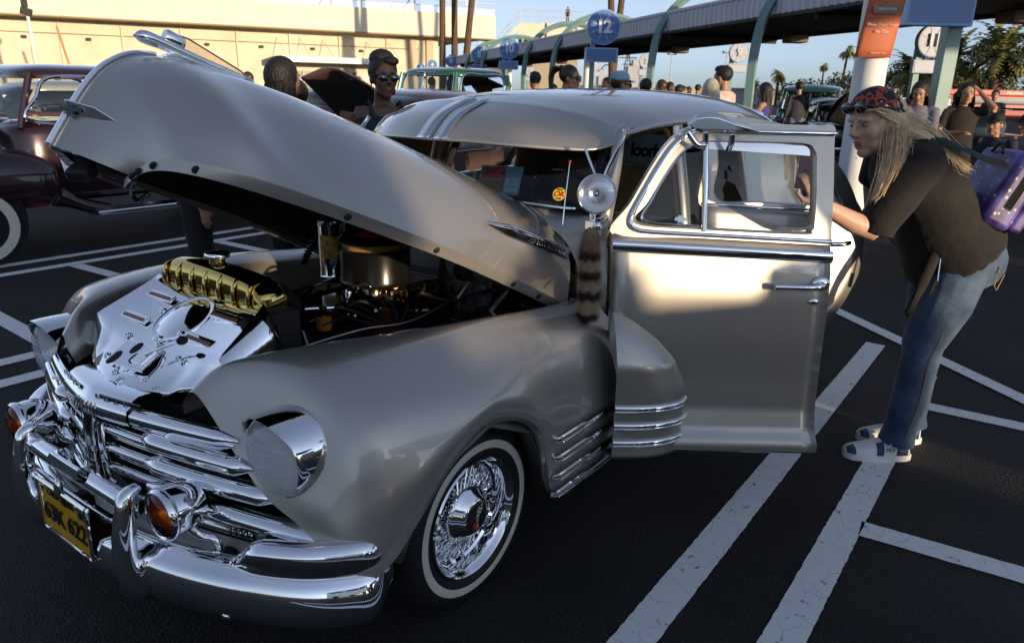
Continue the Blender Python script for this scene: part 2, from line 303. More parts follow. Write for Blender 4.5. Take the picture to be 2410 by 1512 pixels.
# ---- grille
g = MB(); g.grid(np.array([[(.62-.45*abs(y)**1.5, y, z) for y in np.linspace(-.62, .62, 13)] for z in (.38, .69)])); grille = g.build('grille', DARK, car)
def gx(y): return .688-.28*abs(y)**1.55-.05*abs(y)
def bar(y0, y1, z0, z1, rz, rx, name='grille_bar', m=CHROME, dx=0, taper=1, n=26, tz=None):
    ys = np.linspace(y0, y1, n); p = []
    for t, y in zip(np.linspace(0, 1, n), ys): p.append((gx(y)+dx, y, z0+(z1-z0)*t-(0 if tz is None else tz*t*t)))
    rr = [(rz*min(1, .35+6*t, .25+taper*(1-t)*6), rx*min(1, .35+6*t, .25+taper*(1-t)*6)) for t in np.linspace(0, 1, n)]
    return MB().tube(p, rr, 12, flat=(0, 0, 1)).build(name, m, grille, sm=60)
for sy in (1, -1):
    bar(.03*sy, .475*sy, .672, .664, .026, .022, 'upper_bar')
    bar(.20*sy, .52*sy, .627, .605, .027, .030, dx=.012); bar(.20*sy, .585*sy, .560, .535, .027, .030, dx=.012); bar(.20*sy, .735*sy, .492, .447, .027, .031, dx=.016, tz=.004)
    for z in (.640, .585, .53): bar(.03*sy, .26*sy, z, z-.012, .010, .010, 'thin_bar', dx=-.018)
    for z in (.612, .557, .50): bar(.02*sy, .26*sy, z, z-.012, .014, .014, 'inner_bar', dx=-.004)
    for z in (.595, .528, .462): bar(.26*sy, .56*sy, z, z-.02, .004, .006, 'thin_bar', dx=-.03)
    bar(.10*sy, .64*sy, .425, .40, .016, .018, 'lower_bar', dx=-.01)
    bar(.16*sy, .6*sy, .452, .43, .004, .006, 'thin_bar', dx=-.01)
    bar(.28*sy, .47*sy, .655, .655, .006, .024, 'step_bar', dx=.012)
    # parking lamp
    k = MB(); a = V(gx(.50)+.0, .50, .425); k.box(a, (.02, .15, .055), rz=-.42); (k if sy > 0 else k.flipy()).build('parking_lamp', mat('smoked lens', (.05, .05, .05), .1, coat=1), grille, bevel=.004)
    k = MB()
    for i in range(9): k.box(a+V(.012-.0072*(i-4)*.75, (i-4)*.0155, 0), (.004, .005, .045), rz=-.42)
    (k if sy > 0 else k.flipy()).build('lamp_rib', CHROMED, grille)
# header with ribs and lettering strip, centre post
k = MB(); th = np.linspace(-.165, .165, 25)
k.grid(np.array([[(gx(y)+dx, y, z) for y in th] for dx, z in ((-.05, .722), (-.012, .722), (.004, .714), (.010, .70), (.022, .692), (.026, .668), (.018, .648), (-.02, .645))])); k.build('grille_header', CHROME, grille, sm=60)
for sy in (1, -1):
    for i in range(3): MB().tube([(gx(.02+.014*i)+.030-.001*i, sy*(.012+.015*i), .694), (gx(.03)+.0315, sy*(.014+.015*i), .668), (gx(.03)+.026, sy*(.016+.015*i), .65)], .0025, 6).build('header_rib', CHROMED, grille)
    k = MB(); ys = np.linspace(.05, .20, 9); k.tube([(gx(y)+.008, y, .706) for y in ys], [(.007, .004)]*9, 6, flat=(0, 0, 1)); (k if sy > 0 else k.flipy()).build('letter_strip', BLACKG, grille)
for ch, y in zip('CHEV', (-.19, -.145, -.1, -.055)): text(ch, .02, CHROME, 'letter', grille, (gx(y)+.0135, y, .706), (.15, 1, 0), (0, 0, 1), .001)
for ch, y in zip('ROLET', (.045, .08, .115, .15, .185)): text(ch, .02, CHROME, 'letter', grille, (gx(y)+.0135, y, .706), (-.2, 1, 0), (0, 0, 1), .001)
k = MB(); k.box((.70, 0, .56), (.03, .03, .20)); k.build('centre_post', BLACKG, grille, bevel=.006)
for sy in (1, -1): MB().tube(spl([(.70, .020*sy, .655), (.712, .019*sy, .56), (.71, .02*sy, .45)], 10), [(.005, .007)]*10, 8, flat=(0, 1, 0)).build('post_trim', CHROME, grille)
for sy in (1, -1): MB().tube(spl([(.694, .05*sy, .64), (.697, .042*sy, .62), (.70, .04*sy, .54), (.697, .045*sy, .47), (.69, .06*sy, .455)], 16), .009, 8).build('inner_frame', CHROME, grille)
# splash pan
ys_ = np.linspace(-.70, .70, 21); k = MB(); k.grid(np.array([[(.66-.3*abs(y)**1.7, y, .385) for y in ys_], [(.68-.3*abs(y)**1.7, y, .37) for y in ys_], [(.735-.42*abs(y)**1.9, y, .335) for y in ys_], [(.735-.42*abs(y)**1.9, y, .27) for y in ys_]])); k.build('splash_pan', PAINT, car, sm=60)
# ---- bumper
BP = spl([(.425,-.805),(.485,-.768),(.565,-.69),(.635,-.56),(.705,-.36),(.742,-.15),(.748,0),(.742,.15),(.705,.36),(.635,.56),(.565,.69),(.485,.768),(.425,.805)], 80)
tg = np.gradient(BP, axis=0); tg /= np.linalg.norm(tg, axis=1)[:, None]; nb = np.stack([tg[:, 1], -tg[:, 0]], 1)
def bsec(y):
    k = 1/(1+math.exp(-(abs(y)-.555)*90)); hi = .395+.072*k      # the outer thirds carry a second, upper ridge
    r = .022*k; return [(-.035, hi-.03), (-.022+r*.5, hi-.002), (-.002+r, hi+.006), (.014+r, hi-.006), (.020+r, hi-.026*(.3+.7*k)), (.014+r*.6, .394), (.024+r*.3, .384), (.044, .364), (.054, .330), (.052, .292), (.038, .258), (.018, .240), (.004, .230), (-.012, .224), (-.02, .236)]
def bend(i): e = min(i, 79-i); return 1. if e >= 7 else math.sqrt(max(0, 1-((7-e)/7.4)**2))
rows = np.array([[(BP[i, 0]+nb[i, 0]*(-.02+(d+.02)*bend(i)), BP[i, 1]+nb[i, 1]*(-.02+(d+.02)*bend(i)), .345+(z-.345)*(.30+.70*bend(i))) for d, z in bsec(BP[i, 1])] for i in range(80)])
rows = np.stack([spl(r, 44) for r in rows]); bm_ = MB().grid(rows)
for e in (0, -1):
    c = rows[e].mean(0); bm_.grid(np.stack([rows[e], c+(rows[e]-c)*.6+V(-.02, 0, 0), np.repeat(c[None]+V(-.025, 0, 0), 44, 0)]))
bump = bm_.build('bumper', CHROME, car, sm=60)
for sy in (1, -1):
    MB().sph((.685, .53*sy, .268), (.016, .016, .014), 12).build('bumper_bolt', CHROME, bump)
    # guard
    gp = spl([(.73, .275, .235), (.77, .278, .27), (.788, .28, .34), (.786, .28, .42), (.775, .28, .48), (.76, .278, .53), (.735, .276, .548)], 26)
    k = MB().tube(gp, [(.028*min(1, .35+i/5., .30+(25-i)/7.), .036*min(1, .4+i/6.)-.018*i/25) for i in range(26)], 14, flat=(1, 0, 0)); (k if sy > 0 else k.flipy()).build('bumper_guard', CHROME, bump, sm=70)
k = MB(); k.tube([(.760-.12*y*y, y, .505-.10*abs(y)**2) for y in np.linspace(-.29, .29, 24)], [(.026, .024)]*24, 12, flat=(0, 0, 1)); ub = k.build('upper_guard_bar', CHROME, bump, sm=70)
k = MB(); k.grid(np.array([[(.767-.12*y*y, y, .50) for y in np.linspace(-.09, .09, 7)], [(.795-.12*y*y, y, .516) for y in np.linspace(-.09, .09, 7)], [(.783-.12*y*y, y, .545) for y in np.linspace(-.075, .075, 7)], [(.745-.12*y*y, y, .54) for y in np.linspace(-.075, .075, 7)]])); k.build('guard_hump', CHROME, ub, sm=40, bevel=.006)
k = MB(); k.tube([(.775-.12*y*y, y, .435) for y in np.linspace(-.29, .29, 20)], .008, 8); k.build('lower_guard_bar', CHROME, bump)
# number plate
PLT = mat('yellow plate enamel', (.62, .32, .012), .35, noise=(40, .08)); PK = mat('plate black', (.012, .012, .015), .45)
pl0 = V(.800, 0, .386); PS = .82
def pq(dx, y, z): return V(pl0[0]+dx, y*PS, pl0[2]+(z-.37)*PS)
k = MB(); k.box(pl0, (.004, .32*PS, .165*PS), ry=R(-4)); plate = k.build('licence_plate', PLT, car, bevel=.0015)
k = MB(); pr = spl([pq(.005, y, z) for y, z in ((-.166, .29), (-.166, .45), (-.158, .459), (.158, .459), (.166, .45), (.166, .29), (.158, .281), (.05, .281), (-.05, .281), (-.158, .281))], 60, True); k.tube(pr, .005, 6, closed=True); k.build('plate_frame', CHROME, plate)
text('63K 622', .088*PS, PK, 'digits', plate, pq(.006, 0, .350), (0, 1, 0), (0, 0, 1), .001, sp=.96, w=1.3); text('CALIFORNIA', .032*PS, PK, 'state', plate, pq(.005, -.01, .430), (0, 1, 0), (0, 0, 1), .001)
text('19', .022*PS, PK, 'year', plate, pq(.005, -.135, .430), (0, 1, 0), (0, 0, 1), .001)
k = MB(); k.box(pq(.004, .13, .425), (.003, .05*PS, .035*PS)); st_ = k.build('year_tab', STEEL, plate); text('48', .026*PS, PK, 'year', st_, pq(.0065, .13, .425), (0, 1, 0), (0, 0, 1), .0008)
for y, z in ((-.11, .447), (.11, .447), (-.11, .29), (.11, .29)): MB().sph(pq(.008, y, z), (.004, .006, .006), 8).build('plate_bolt', CHROME, plate)
MB().sph(pq(.006, 0, .475), (.010, .017, .030), 12).build('plate_reflector', CHROME, plate)
MB().box(pq(-.035, 0, .40), (.07, .03, .05)).build('plate_bracket', BLACK, plate)
# fog lamps
AMBERG = glass('amber glass', (1, .64, .14), .02, .03)
for sy in (1, -1):
    c = V(.708, .392*sy, .515); k = MB(); q_ = .84
    k.lathe([(r_*q_, h_*q_) for r_, h_ in [(0, -.085), (.03, -.082), (.055, -.065), (.070, -.03), (.074, 0), (.072, .025), (.077, .03), (.077, .045), (.070, .052), (.064, .048)]], c, (1, 0, 0), 32); fg = k.build('fog_lamp', CHROME, car, sm=45)
    k = MB(); k.lathe([(r_*q_, h_*q_) for r_, h_ in [(.066, .046), (.055, .058), (.03, .064), (0, .066)]], c, (1, 0, 0), 28); k.build('amber_lens', AMBERG, fg, sm=180)
    MB().lathe([(r_*q_, h_*q_) for r_, h_ in [(.064, .044), (.045, .012), (.0, -.01)]], c, (1, 0, 0), 20).build('reflector', mat('amber reflector', (.9, .5, .12), .2, .6), fg)
    k = MB(); k.tube(spl([c+V(-.02, .0, -.055), c+V(-.045, .02*sy, -.09), c+V(-.065, .045*sy, -.10), c+V(-.07, .06*sy, -.145)], 14), .011, 10); k.build('stalk', CHROME, fg)
    MB().lathe([(.036, 0), (.034, .014), (.02, .022), (0, .022)], c+V(-.07, .062*sy, -.152), (0, 0, 1), 20).build('grommet', BLACK, fg)
    k = MB()
    for i in range(-8, 9):
        y = i*.006; zz = math.sqrt(max(0, .051**2-y*y)); k.tube([c+V(.0535-(y*y+t*t)*5.4, y, t) for t in np.linspace(-zz, zz, 7)], .001, 4)
    k.build('lens_ribs', AMBERG, fg)
# ---- wheels
SPK = mat('spoke chrome', (.78, .79, .8), .07, 1)
def wheel(x, y, sy, name='wheel'):
    w = MB(); o = V(x, y*sy, .285); ax = (0, sy, 0)
    w.lathe([(.175, -.155), (.20, -.172), (.262, -.168), (.284, -.145), (.289, -.12), (.290, -.085), (.289, -.05), (.284, -.025), (.268, -.004), (.243, .004)], o, ax, 56)
    w.lathe([(.243, .004), (.237, .0045), (.236, .0045)], o, ax, 56)
    w.lathe([(.213, .0043), (.205, .003), (.195, -.003), (.182, -.012)], o, ax, 56)
    t = w.build(name, RUBBER, car, sm=40)
    MB().lathe([(.237, .0045), (.225, .0065), (.213, .0045)], o, ax, 72).build('whitewall', WWALL, t, sm=60)
    k = MB(); k.lathe([(.183, -.012), (.186, -.003), (.182, .002), (.176, -.004), (.171, -.014), (.166, -.018), (.163, -.03), (.160, -.05), (.152, -.056), (.148, -.075), (.146, -.10), (.150, -.12), (.0, -.125)], o, ax, 64); rim = k.build('rim', CHROME, t, sm=35)
    k = MB()
    for i in range(36):
        a = i*2*math.pi/36
        for s, (h0, h1, r1) in ((1, (-.040, -.062, .150)), (-1, (-.058, -.090, .147))):
            b = a+s*.34+(.08 if s > 0 else 0); u0 = V(math.cos(a), 0, math.sin(a)); u1 = V(math.cos(b), 0, math.sin(b))
            k.tube([o+u0*.068+V(0, sy*h0, 0), o+u1*r1+V(0, sy*h1, 0)], .0026, 5); 
            if s > 0: k.sph(o+u1*(r1-.003)+V(0, sy*h1, 0), .0055, 6)
    k.build('spokes', SPK, rim)
    k = MB(); k.lathe([(.072, -.09), (.074, -.045), (.083, -.04), (.085, -.033), (.080, -.026), (.068, -.018), (.058, -.004), (.050, .0), (.046, .0015), (0, .0015)], o, ax, 48); hub = k.build('hub_cap', CHROME, rim, sm=35)
    MB().lathe([(.047, .002), (.044, .0035), (0, .004)], o, ax, 40).build('hub_medallion', mat('dark medallion', (.02, .02, .022), .35, noise=(400, .6)), hub)
    if sy > 0:
        q = lambda a, b: o+V(-a, .0055, b)
        for i in range(4):
            for j in range(4):
                if (i+j) % 2: continue
                k = MB(); a, b = -.004+.0062*i*1.05, .008+.0062*j+.0017*i; k.prism([(0, 0), (.0063, .0017), (.0063, .008), (0, .0063)], q(a, b), (-1, 0, 0), (0, 0, 1), (0, .0008, 0)); k.build('flag_check', CREAM, hub)
        k = MB(); k.prism([(0, 0), (.022, .003), (.022, .026), (0, .022)], q(-.022, -.032), (-1, 0, 0), (0, 0, 1), (0, .0008, 0)); k.build('red_flag', RED, hub)
        k = MB(); k.tube([q(-.006, -.034), q(.006, .012)], .0012, 5); k.tube([q(.004, -.034), q(-.006, .012)], .0012, 5); k.build('flag_staff', CREAM, hub)
    return t
wheel(.015, .755, 1); wheel(.015, .755, -1); wheel(-2.80, .75, 1); wheel(-2.80, .75, -1)
# ---- radiator, chrome closing panel
ps = lambda t: V(.33+.325*t, 0, .885-.163*t**.93)
k = MB(); rows = []
for t in np.linspace(0, 1, 15):
    w = .262+.09*t if t < .6 else .316-.06*(t-.6); x, _, z = ps(t); ft = min(1, max(0, (t-.55)/.45))
    rows.append([(x-(.115*abs(s)**1.5)*ft, s*w, z-.012*min(1, max(0, (t-.58)*9))*(1 if abs(s) < .75 else .0)+.010*ft*abs(s)**3+.028*s*s*(1-ft)) for s in np.linspace(-1, 1, 25)])
k.grid(np.array(rows)); rows = np.array(rows)
for e, sy in ((0, -1), (-1, 1)):
    ed = rows[:, e]; low = ed+np.stack([np.zeros(15), sy*np.linspace(.085, .035, 15), -np.linspace(.13, .03, 15)], 1); k.grid(np.stack([ed, ed+V(0, sy*.008, -.006), low]))
cp = k.build('radiator_baffle', CHROME, car, sm=30, solid=.002)
pn = V(.46, 0, .89); pd = V(.89, 0, -.46); py = V(0, 1, 0)
def pp(t, y, l=0): return ps(t)+V(0, y, .028*(y/(.262+.09*min(t, .6)))**2*(1-min(1, max(0, (t-.55)/.45))))+pn*l
k = MB(); k.lathe([(.098, .0), (.096, .004), (.088, .004), (.082, .001), (.076, .003), (.06, .009), (.03, .012), (0, .013)], pp(.26, .0, .001), pn, 48); k.build('round_boss', CHROME, cp, sm=50)
for sy in (1, -1):
    for t in (.16, .42):
        c = pp(t, sy*.165, .0); k = MB(); k.box(c+pn*.004, (.026, .13, .010), ry=math.atan2(.46, .89)); k.build('louvre', CHROME, cp, bevel=.003)
        MB().box(c+pd*.004+pn*.008, (.011, .108, .006), ry=math.atan2(.46, .89)).build('louvre_slot', mat('copper dark', (.30, .12, .06), .4, .5), cp)
for t, y in ((.10, .02), (.26, -.105), (.40, .06), (.58, -.12), (.62, .16), (.80, -.1), (.86, .13), (.9, .0), (.5, .0), (.55, .03)):
    MB().lathe([(.011, 0), (.011, .003), (.006, .004), (.006, .008), (0, .009)], pp(t, y, .002), pn, 10).build('panel_bolt', CHROME, cp)
lt = MB(); lt.box(pp(.72, .0, .004), (.085, .16, .008), ry=math.atan2(.46, .89), rz=.12); lt.box(pp(.70, .045, .010), (.06, .05, .012), ry=math.atan2(.46, .89)); latch = lt.build('hood_latch', CHROME, cp, bevel=.004)
for t, y, r in ((.66, -.02, .019), (.74, .015, .015), (.80, -.055, .022)): MB().lathe([(r, 0), (r*.95, .0015), (0, .0015)], pp(t, y, .009), pn, 20, sc=(1.2, .8)).build('latch_hole', DARK, latch)
k = MB(); k.tube(spl([pp(.70, .06, .02), pp(.62, .10, .028), pp(.53, .155, .034)], 10), .004, 8); k.build('latch_rod', CHROMED, latch); MB().sph(pp(.52, .162, .036), (.016, .012, .012), 12).build('latch_knob', BLACK, latch)
k = MB()
for a in ((.285, -.285, .66), (.285, .285, .66)): k.box(a, (.075, .05, .46))
k.box((.285, 0, .872), (.085, .60, .03)); k.box((.27, 0, .62), (.05, .52, .5)); rs = k.build('radiator', BLACK, car, bevel=.004)
prof = spl([(-.05, .885), (-.054, .915), (-.045, .945), (-.015, .962), (.02, .962), (.045, .945), (.052, .915), (.05, .885)], 20)
k = MB(); ys = np.linspace(-.245, .245, 41); R_ = []
for y in ys:
    e = min(1, (.245-abs(y))/.05); e = .55+.45*math.sin(e*math.pi/2); crown = .018*(1-(y/.245)**2)
    R_.append([(.285+a*(.75+.25*e), y, .885+(z-.885)*e+crown*(z-.885)/.077) for a, z in prof])
k.grid(np.array(R_))
for q in (R_[0], R_[-1]): k.add(q, [tuple(range(20))])
tank = k.build('radiator_tank', GOLD, rs, sm=50)
for i in range(-3, 4):
    y = i*.07; MB().tube(spl([(.341, y, .889), (.343, y, .92), (.333, y, .95), (.305, y, .976-.0018*i*i)], 14), [(.008, .005)]*14, 8, flat=(0, 1, 0)).build('tank_rib', GOLD, tank)
k = MB(); k.lathe([(.024, 0), (.022, .02), (.026, .024)], (.285, -.01, .972), (0, 0, 1), 20); k.build('filler_neck', GOLD, tank)
MB().lathe([(.030, 0), (.036, .002), (.037, .010), (.034, .016), (.02, .019), (0, .020)], (.285, -.01, .994), (0, 0, 1), 24).build('radiator_cap', CHROME, tank)
# ---- engine bay
fw = MB(); fw.grid(np.array([[(-.72, y, z) for y in np.linspace(-w_, w_, 9)] for z, w_ in ((.3, .6), (.6, .6), (.78, .57), (.92, .50), (1.0, .40), (1.05, .25))])); fw.box((-.69, .0, .62), (.08, .52, .30)); fw.box((-.70, .35, .70), (.05, .20, .22)); fw.box((-.705, .0, .93), (.03, .86, .025)); fwall = fw.build('firewall', mat('silver firewall', (.42, .40, .36), .42, .55, noise=(10, .15)), car, bevel=.012)
MB().box((-.685, .345, .70), (.03, .15, .17)).build('blower_box', BLACKG, fwall, bevel=.008)
MB().lathe([(.035, 0), (.035, .02), (.02, .03), (0, .03)], (-.675, .13, .80), (1, 0, 0), 20).build('grommet', BLACK, fwall)
MB().box((-.675, .50, .79), (.03, .17, .13)).build('vent_plate', BLACKG, fwall, bevel=.01)
en = MB(); en.box((-.22, -.02, .50), (.78, .34, .42)); en.box((-.23, -.20, .62), (.60, .12, .12)); eng = en.build('engine_block', BLACK, car, bevel=.02)
MB().box((-.22, .0, .735), (.72, .17, .09)).build('valve_cover', BLACKG, eng, bevel=.03, seg=4)
for x in (.06, -.2, -.46): MB().lathe([(.012, 0), (.012, .01), (.008, .02), (0, .026)], (x, 0, .78), (0, 0, 1), 10).build('cover_nut', CHROME, eng)
c = V(-.335, .0, 0)
k = MB(); k.lathe([(0, .80), (.10, .80), (.126, .805), (.130, .815), (.126, .825), (.126, .925), (.131, .93), (.128, .937)], c, (0, 0, 1), 40); BLK2 = mat('satin black drum', (.006, .006, .006), .22, spec=.35); ac = k.build('air_cleaner', BLK2, eng, sm=40)
MB().lathe([(.118, .935), (.118, .957)], c, (0, 0, 1), 40).build('mesh_band', mat('brass mesh', (.5, .28, .1), .35, .9, bump=(220, 1)), ac)
k = MB(); k.lathe([(.112, .955), (.128, .957), (.131, .965), (.110, .985), (.06, .997), (.02, 1.0), (0, 1.0)], c, (0, 0, 1), 40); lid = k.build('cleaner_lid', BLK2, ac, sm=50)
MB().lathe([(.030, 0), (.03, .006), (0, .009)], c+V(0, 0, .998), (0, 0, 1), 16).build('lid_knob', BLACKG, lid)
MB().lathe([(.108, .987), (.062, .999)], c, (0, 0, 1), 14, arc=(R(-40), R(40)), up=(.7, .7, 0)).build('red_decal', mat('red decal', (.4, .03, .01), .4), lid)
k = MB()
for a in ((.055, .72, .80, 0, 0), (.04, .60, .72, .02, .03), (.03, .74, .80, .06, .05), (.028, .66, .78, -.05, .06), (.02, .70, .79, .02, .09)):
    k.lathe([(0, a[1]), (a[0], a[1]), (a[0], (a[1]+a[2])/2-.004), (a[0]*1.15, (a[1]+a[2])/2), (a[0], (a[1]+a[2])/2+.006), (a[0], a[2]), (0, a[2])], c+V(a[3], a[4], 0), (0, 0, 1), 14)
for i in range(14): k.sph(c+V(random.uniform(-.07, .07), random.uniform(0, .11), random.uniform(.60, .79)), random.uniform(.006, .013), 6)
k.build('carburettor', [mat('carb brass', (.42, .32, .2), .2, 1)], eng, sm=40)
k = MB(); k.lathe([(0, 0), (.052, 0), (.055, .008), (.052, .015), (.052, .20), (.056, .205), (.056, .225), (.045, .235), (0, .235)], (-.37, -.275, .77), (0, 0, 1), 28); oc = k.build('oil_canister', CHROME, eng, sm=40)
MB().lathe([(.0528, 0), (.0528, .09)], (-.37, -.275, .85), (0, 0, 1), 16, arc=(R(-60), R(60)), up=(.6, .8, 0)).build('canister_label', mat('orange label', (.45, .24, .04), .5, noise=(60, .5)), oc)
k = MB(); k.lathe([(0, 0), (.022, 0), (.026, .01), (.026, .045), (.028, .05), (.02, .06), (0, .062)], (.03, .14, .74), (0, 0, 1), 16); ff = k.build('fuel_filter', mat('amber bowl', (.55, .2, .03), .15, coat=1), eng, sm=40)
MB().lathe([(.030, .05), (.030, .058), (.012, .066), (.012, .08), (0, .08)], (.03, .14, .74), (0, 0, 1), 14).build('filter_cap', CHROME, ff)
for i, (pts, r, m) in enumerate((
  ([(.20, -.1, .77), (.05, .08, .80), (-.06, .14, .80), (-.16, .10, .84), (-.27, .06, .80)], .006, CHROME),
  ([(.20, .22, .74), (.02, .30, .77), (-.2, .33, .76), (-.62, .28, .80)], .0035, STEEL),
  ([(.15, .34, .74), (-.05, .38, .76), (-.25, .40, .73)], .004, STEEL),
  ([(-.70, .02, .93), (-.66, .04, .86), (-.62, .06, .75), (-.55, .12, .66), (-.42, .18, .62)], .012, BLACK),
  ([(-.70, -.2, .92), (-.66, -.05, .90), (-.66, .12, .86), (-.68, .28, .79)], .010, BLACK),
  ([(-.70, .14, .94), (-.67, .16, .86), (-.66, .18, .76), (-.66, .2, .68)], .007, BLACK),
  ([(-.66, -.02, .90), (-.58, .12, .83), (-.56, .14, .75), (-.56, .15, .66)], .004, BLACK),
  ([(-.67, .31, .80), (-.65, .33, .72), (-.66, .36, .62)], .006, BLACK),
  ([(-.70, .42, .76), (-.66, .43, .70), (-.64, .43, .62)], .004, BLACK),
  ([(-.40, -.24, 1.0), (-.30, -.15, .96), (-.27, -.05, .84)], .004, CHROMED),
  ([(-.45, -.16, .96), (-.47, -.15, .85), (-.38, -.1, .80)], .003, CREAM))): MB().tube(spl(pts, 24), r, 8).build('hose' if m is BLACK else 'pipe', m, eng)
rr_ = random.Random(3)
for i in range(16):
    x0 = rr_.uniform(-.6, .1); y0 = rr_.uniform(.05, .40); pts = [(x0, y0, rr_.uniform(.70, .80)), (x0-.08, y0+rr_.uniform(-.1, .1), rr_.uniform(.70, .84)), (x0-.18, y0+rr_.uniform(-.12, .12), rr_.uniform(.66, .80)), (max(-.70, x0-.3), y0+rr_.uniform(-.1, .1), rr_.uniform(.60, .78))]
    MB().tube(spl(pts, 16), rr_.choice((.003, .004, .006, .009)), 6).build('wire', rr_.choice((BLACK, BLACK, BLACKG, STEEL, COPPER)), eng)
for i in range(6): MB().tube(spl([(-.02-.1*i, .09, .77), (-.03-.1*i, .15, .80), (-.14-.05*i, .19, .74), (-.22, .21, .66)], 12), .005, 6).build('plug_lead', BLACK, eng)
k = MB(); k.lathe([(0, 0), (.06, 0), (.065, .02), (.065, .15), (.055, .16), (.03, .19), (.02, .22), (0, .22)], (.10, .22, .60), (-1, 0, 0), 20); k.build('generator', BLACKG, eng, sm=40)
k = MB(); k.lathe([(0, 0), (.055, 0), (.05, .06), (.06, .07), (.06, .10), (.02, .12), (.02, .15), (0, .15)], (-.18, .20, .62), (0, 0, 1), 18); k.build('distributor', mat('brown bakelite', (.06, .02, .01), .3), eng, sm=40)
MB().tube(spl([(.24, .06, .86), (.14, .06, .87), (.08, .05, .82), (.06, .03, .76)], 14), .026, 12).build('radiator_hose', BLACK, eng); MB().tube([(.07, -.12, .66), (.07, .0, .78), (.07, .12, .66), (.07, 0, .50)], .01, 6, closed=True).build('fan_belt', BLACK, eng)
for i in range(4): a_ = i*math.pi/2+.4; MB().box((.17, .17*math.cos(a_), .66+.17*math.sin(a_)), (.012, .07, .16), rx=a_-math.pi/2).build('fan_blade', BLACKG, eng, bevel=.004)
MB().box((-.45, .40, .66), (.20, .14, .14)).build('battery_box', BLACKG, eng, bevel=.01); MB().tube(spl([(-.55, -.12, .82), (-.35, -.16, .78), (-.05, -.16, .76), (.1, -.14, .74)], 16), .028, 10).build('manifold', BLACKG, eng)
for x in (.10, -.02, -.14, -.26, -.38, -.50): MB().lathe([(.009, 0), (.009, .008), (.005, .012), (0, .012)], (x, .095, .735), (0, 1, .2), 8).build('cover_bolt', CHROME, eng)
k = MB(); p0_ = V(-.56, .47, .70); p1_ = V(-.68, .50, .84); dd = p1_-p0_; L_ = np.linalg.norm(dd); dd /= L_
k.lathe([(.018+.006*math.cos(i*1.9), L_*i/60) for i in range(61)], p0_, dd, 14); k.build('ribbed_boot', BLACKG, eng, sm=80)
k = MB(); p0_ = V(-.40, -.50, .78); p1_ = V(-.52, -.47, .98); dd = p1_-p0_; L_ = np.linalg.norm(dd); dd /= L_
k.lathe([(.016+.006*math.cos(i*1.9), L_*i/60) for i in range(61)], p0_, dd, 12); k.build('ribbed_boot', BLACKG, eng, sm=80)
for sy in (1, -1):
    k = MB(); k.tube(spl([(-.735, .625*sy, .70), (-.745, .635*sy, .78), (-.765, .632*sy, .90), (-.80, .60*sy, 1.0)], 12), [(.022, .006)]*12, 8, flat=(0, 1, 0)); k.box((-.70, .63*sy, .745), (.03, .03, .06)); k.build('hood_hinge', STEEL, car, bevel=.003)
    MB().lathe([(.012, 0), (.012, .005), (.006, .008), (0, .008)], (-.70, .647*sy, .755), (0, sy, 0), 10).build('hinge_bolt', STEEL, car)
# ---- cowl, windshield, visor, roof
k = MB(); CW = [[(-.56,0,1.085),(-.67,0,1.088)],[(-.64,.3,1.065),(-.75,.3,1.082)],[(-.72,.5,1.01),(-.81,.53,1.066)],[(-.745,.585,.92),(-.83,.655,1.01)],[(-.745,.61,.80),(-.80,.70,.83)],[(-.745,.60,.32),(-.76,.72,.32)]]
k.grid(patch(CW, 10, 40)); k.mirror(); cowl = k.build('cowl', PAINT, car, sm=60, weld=1e-4)
wb = [V(-.67, 0, 1.09), V(-.74, .30, 1.088), V(-.80, .545, 1.078), V(-.835, .60, 1.10)]; wt = [V(-.84, 0, 1.365), V(-.895, .30, 1.35), V(-.955, .52, 1.31), V(-.965, .565, 1.285)]
GASK = BLACK
for sy in (1, -1):
    S = V(1, sy, 1); b_ = spl(np.array(wb)*S, 14); t_ = spl(np.array(wt)*S, 14)
    w = MB().grid(np.array([b_*(1-a)+t_*a for a in np.linspace(0, 1, 8)])).build('windshield', GLASS, car, sm=60)
    MB().tube(np.vstack([b_+V(.008, 0, 0), t_[::-1]+V(.008, 0, 0)]), .008, 8, closed=True).build('windshield_trim', CHROME, w)
    MB().tube(np.vstack([b_, t_[::-1]]), .016, 8, closed=True).build('windshield_seal', GASK, w)
    ap = MB(); ap.tube(spl([(-.815, .66*sy, .98), (-.86, .655*sy, 1.10), (-.93, .635*sy, 1.22), (-1.0, .605*sy, 1.32), (-1.06, .60*sy, 1.345)], 14), [(.030, .022)]*14, 10, flat=(1, 0, 0)); ap.build('windshield_pillar', PAINT, car, sm=70)
VF = [(-.635,0,1.298),(-.66,.16,1.297),(-.71,.32,1.291),(-.79,.46,1.283),(-.865,.55,1.281),(-.925,.60,1.292),(-.975,.632,1.318)]
VM = [(-.74,0,1.385),(-.76,.16,1.381),(-.80,.32,1.369),(-.865,.46,1.349),(-.93,.545,1.334),(-.975,.595,1.333),(-1.01,.628,1.340)]
VB = [(-.91,0,1.446),(-.925,.16,1.442),(-.955,.32,1.429),(-.99,.46,1.404),(-1.025,.545,1.374),(-1.05,.59,1.356),(-1.07,.622,1.342)]
vp = patch([VF, VM, VB], 40, 16); k = MB().grid(vp).mirror(); vis = k.build('sun_visor', PAINT, car, sm=180, weld=1e-4, solid=.008)
vc = vp[:, 0]
for sy in (1, -1): MB().grid(np.stack([vc+V(-.0015*0, sy*y, .004-.02*y*y) for y in (.012, .072)], 1)).build('visor_strip', CHROMED, vis, solid=.003)
MB().tube(vc+V(0, 0, .006), .0035, 6).build('visor_ridge', CHROMED, vis)
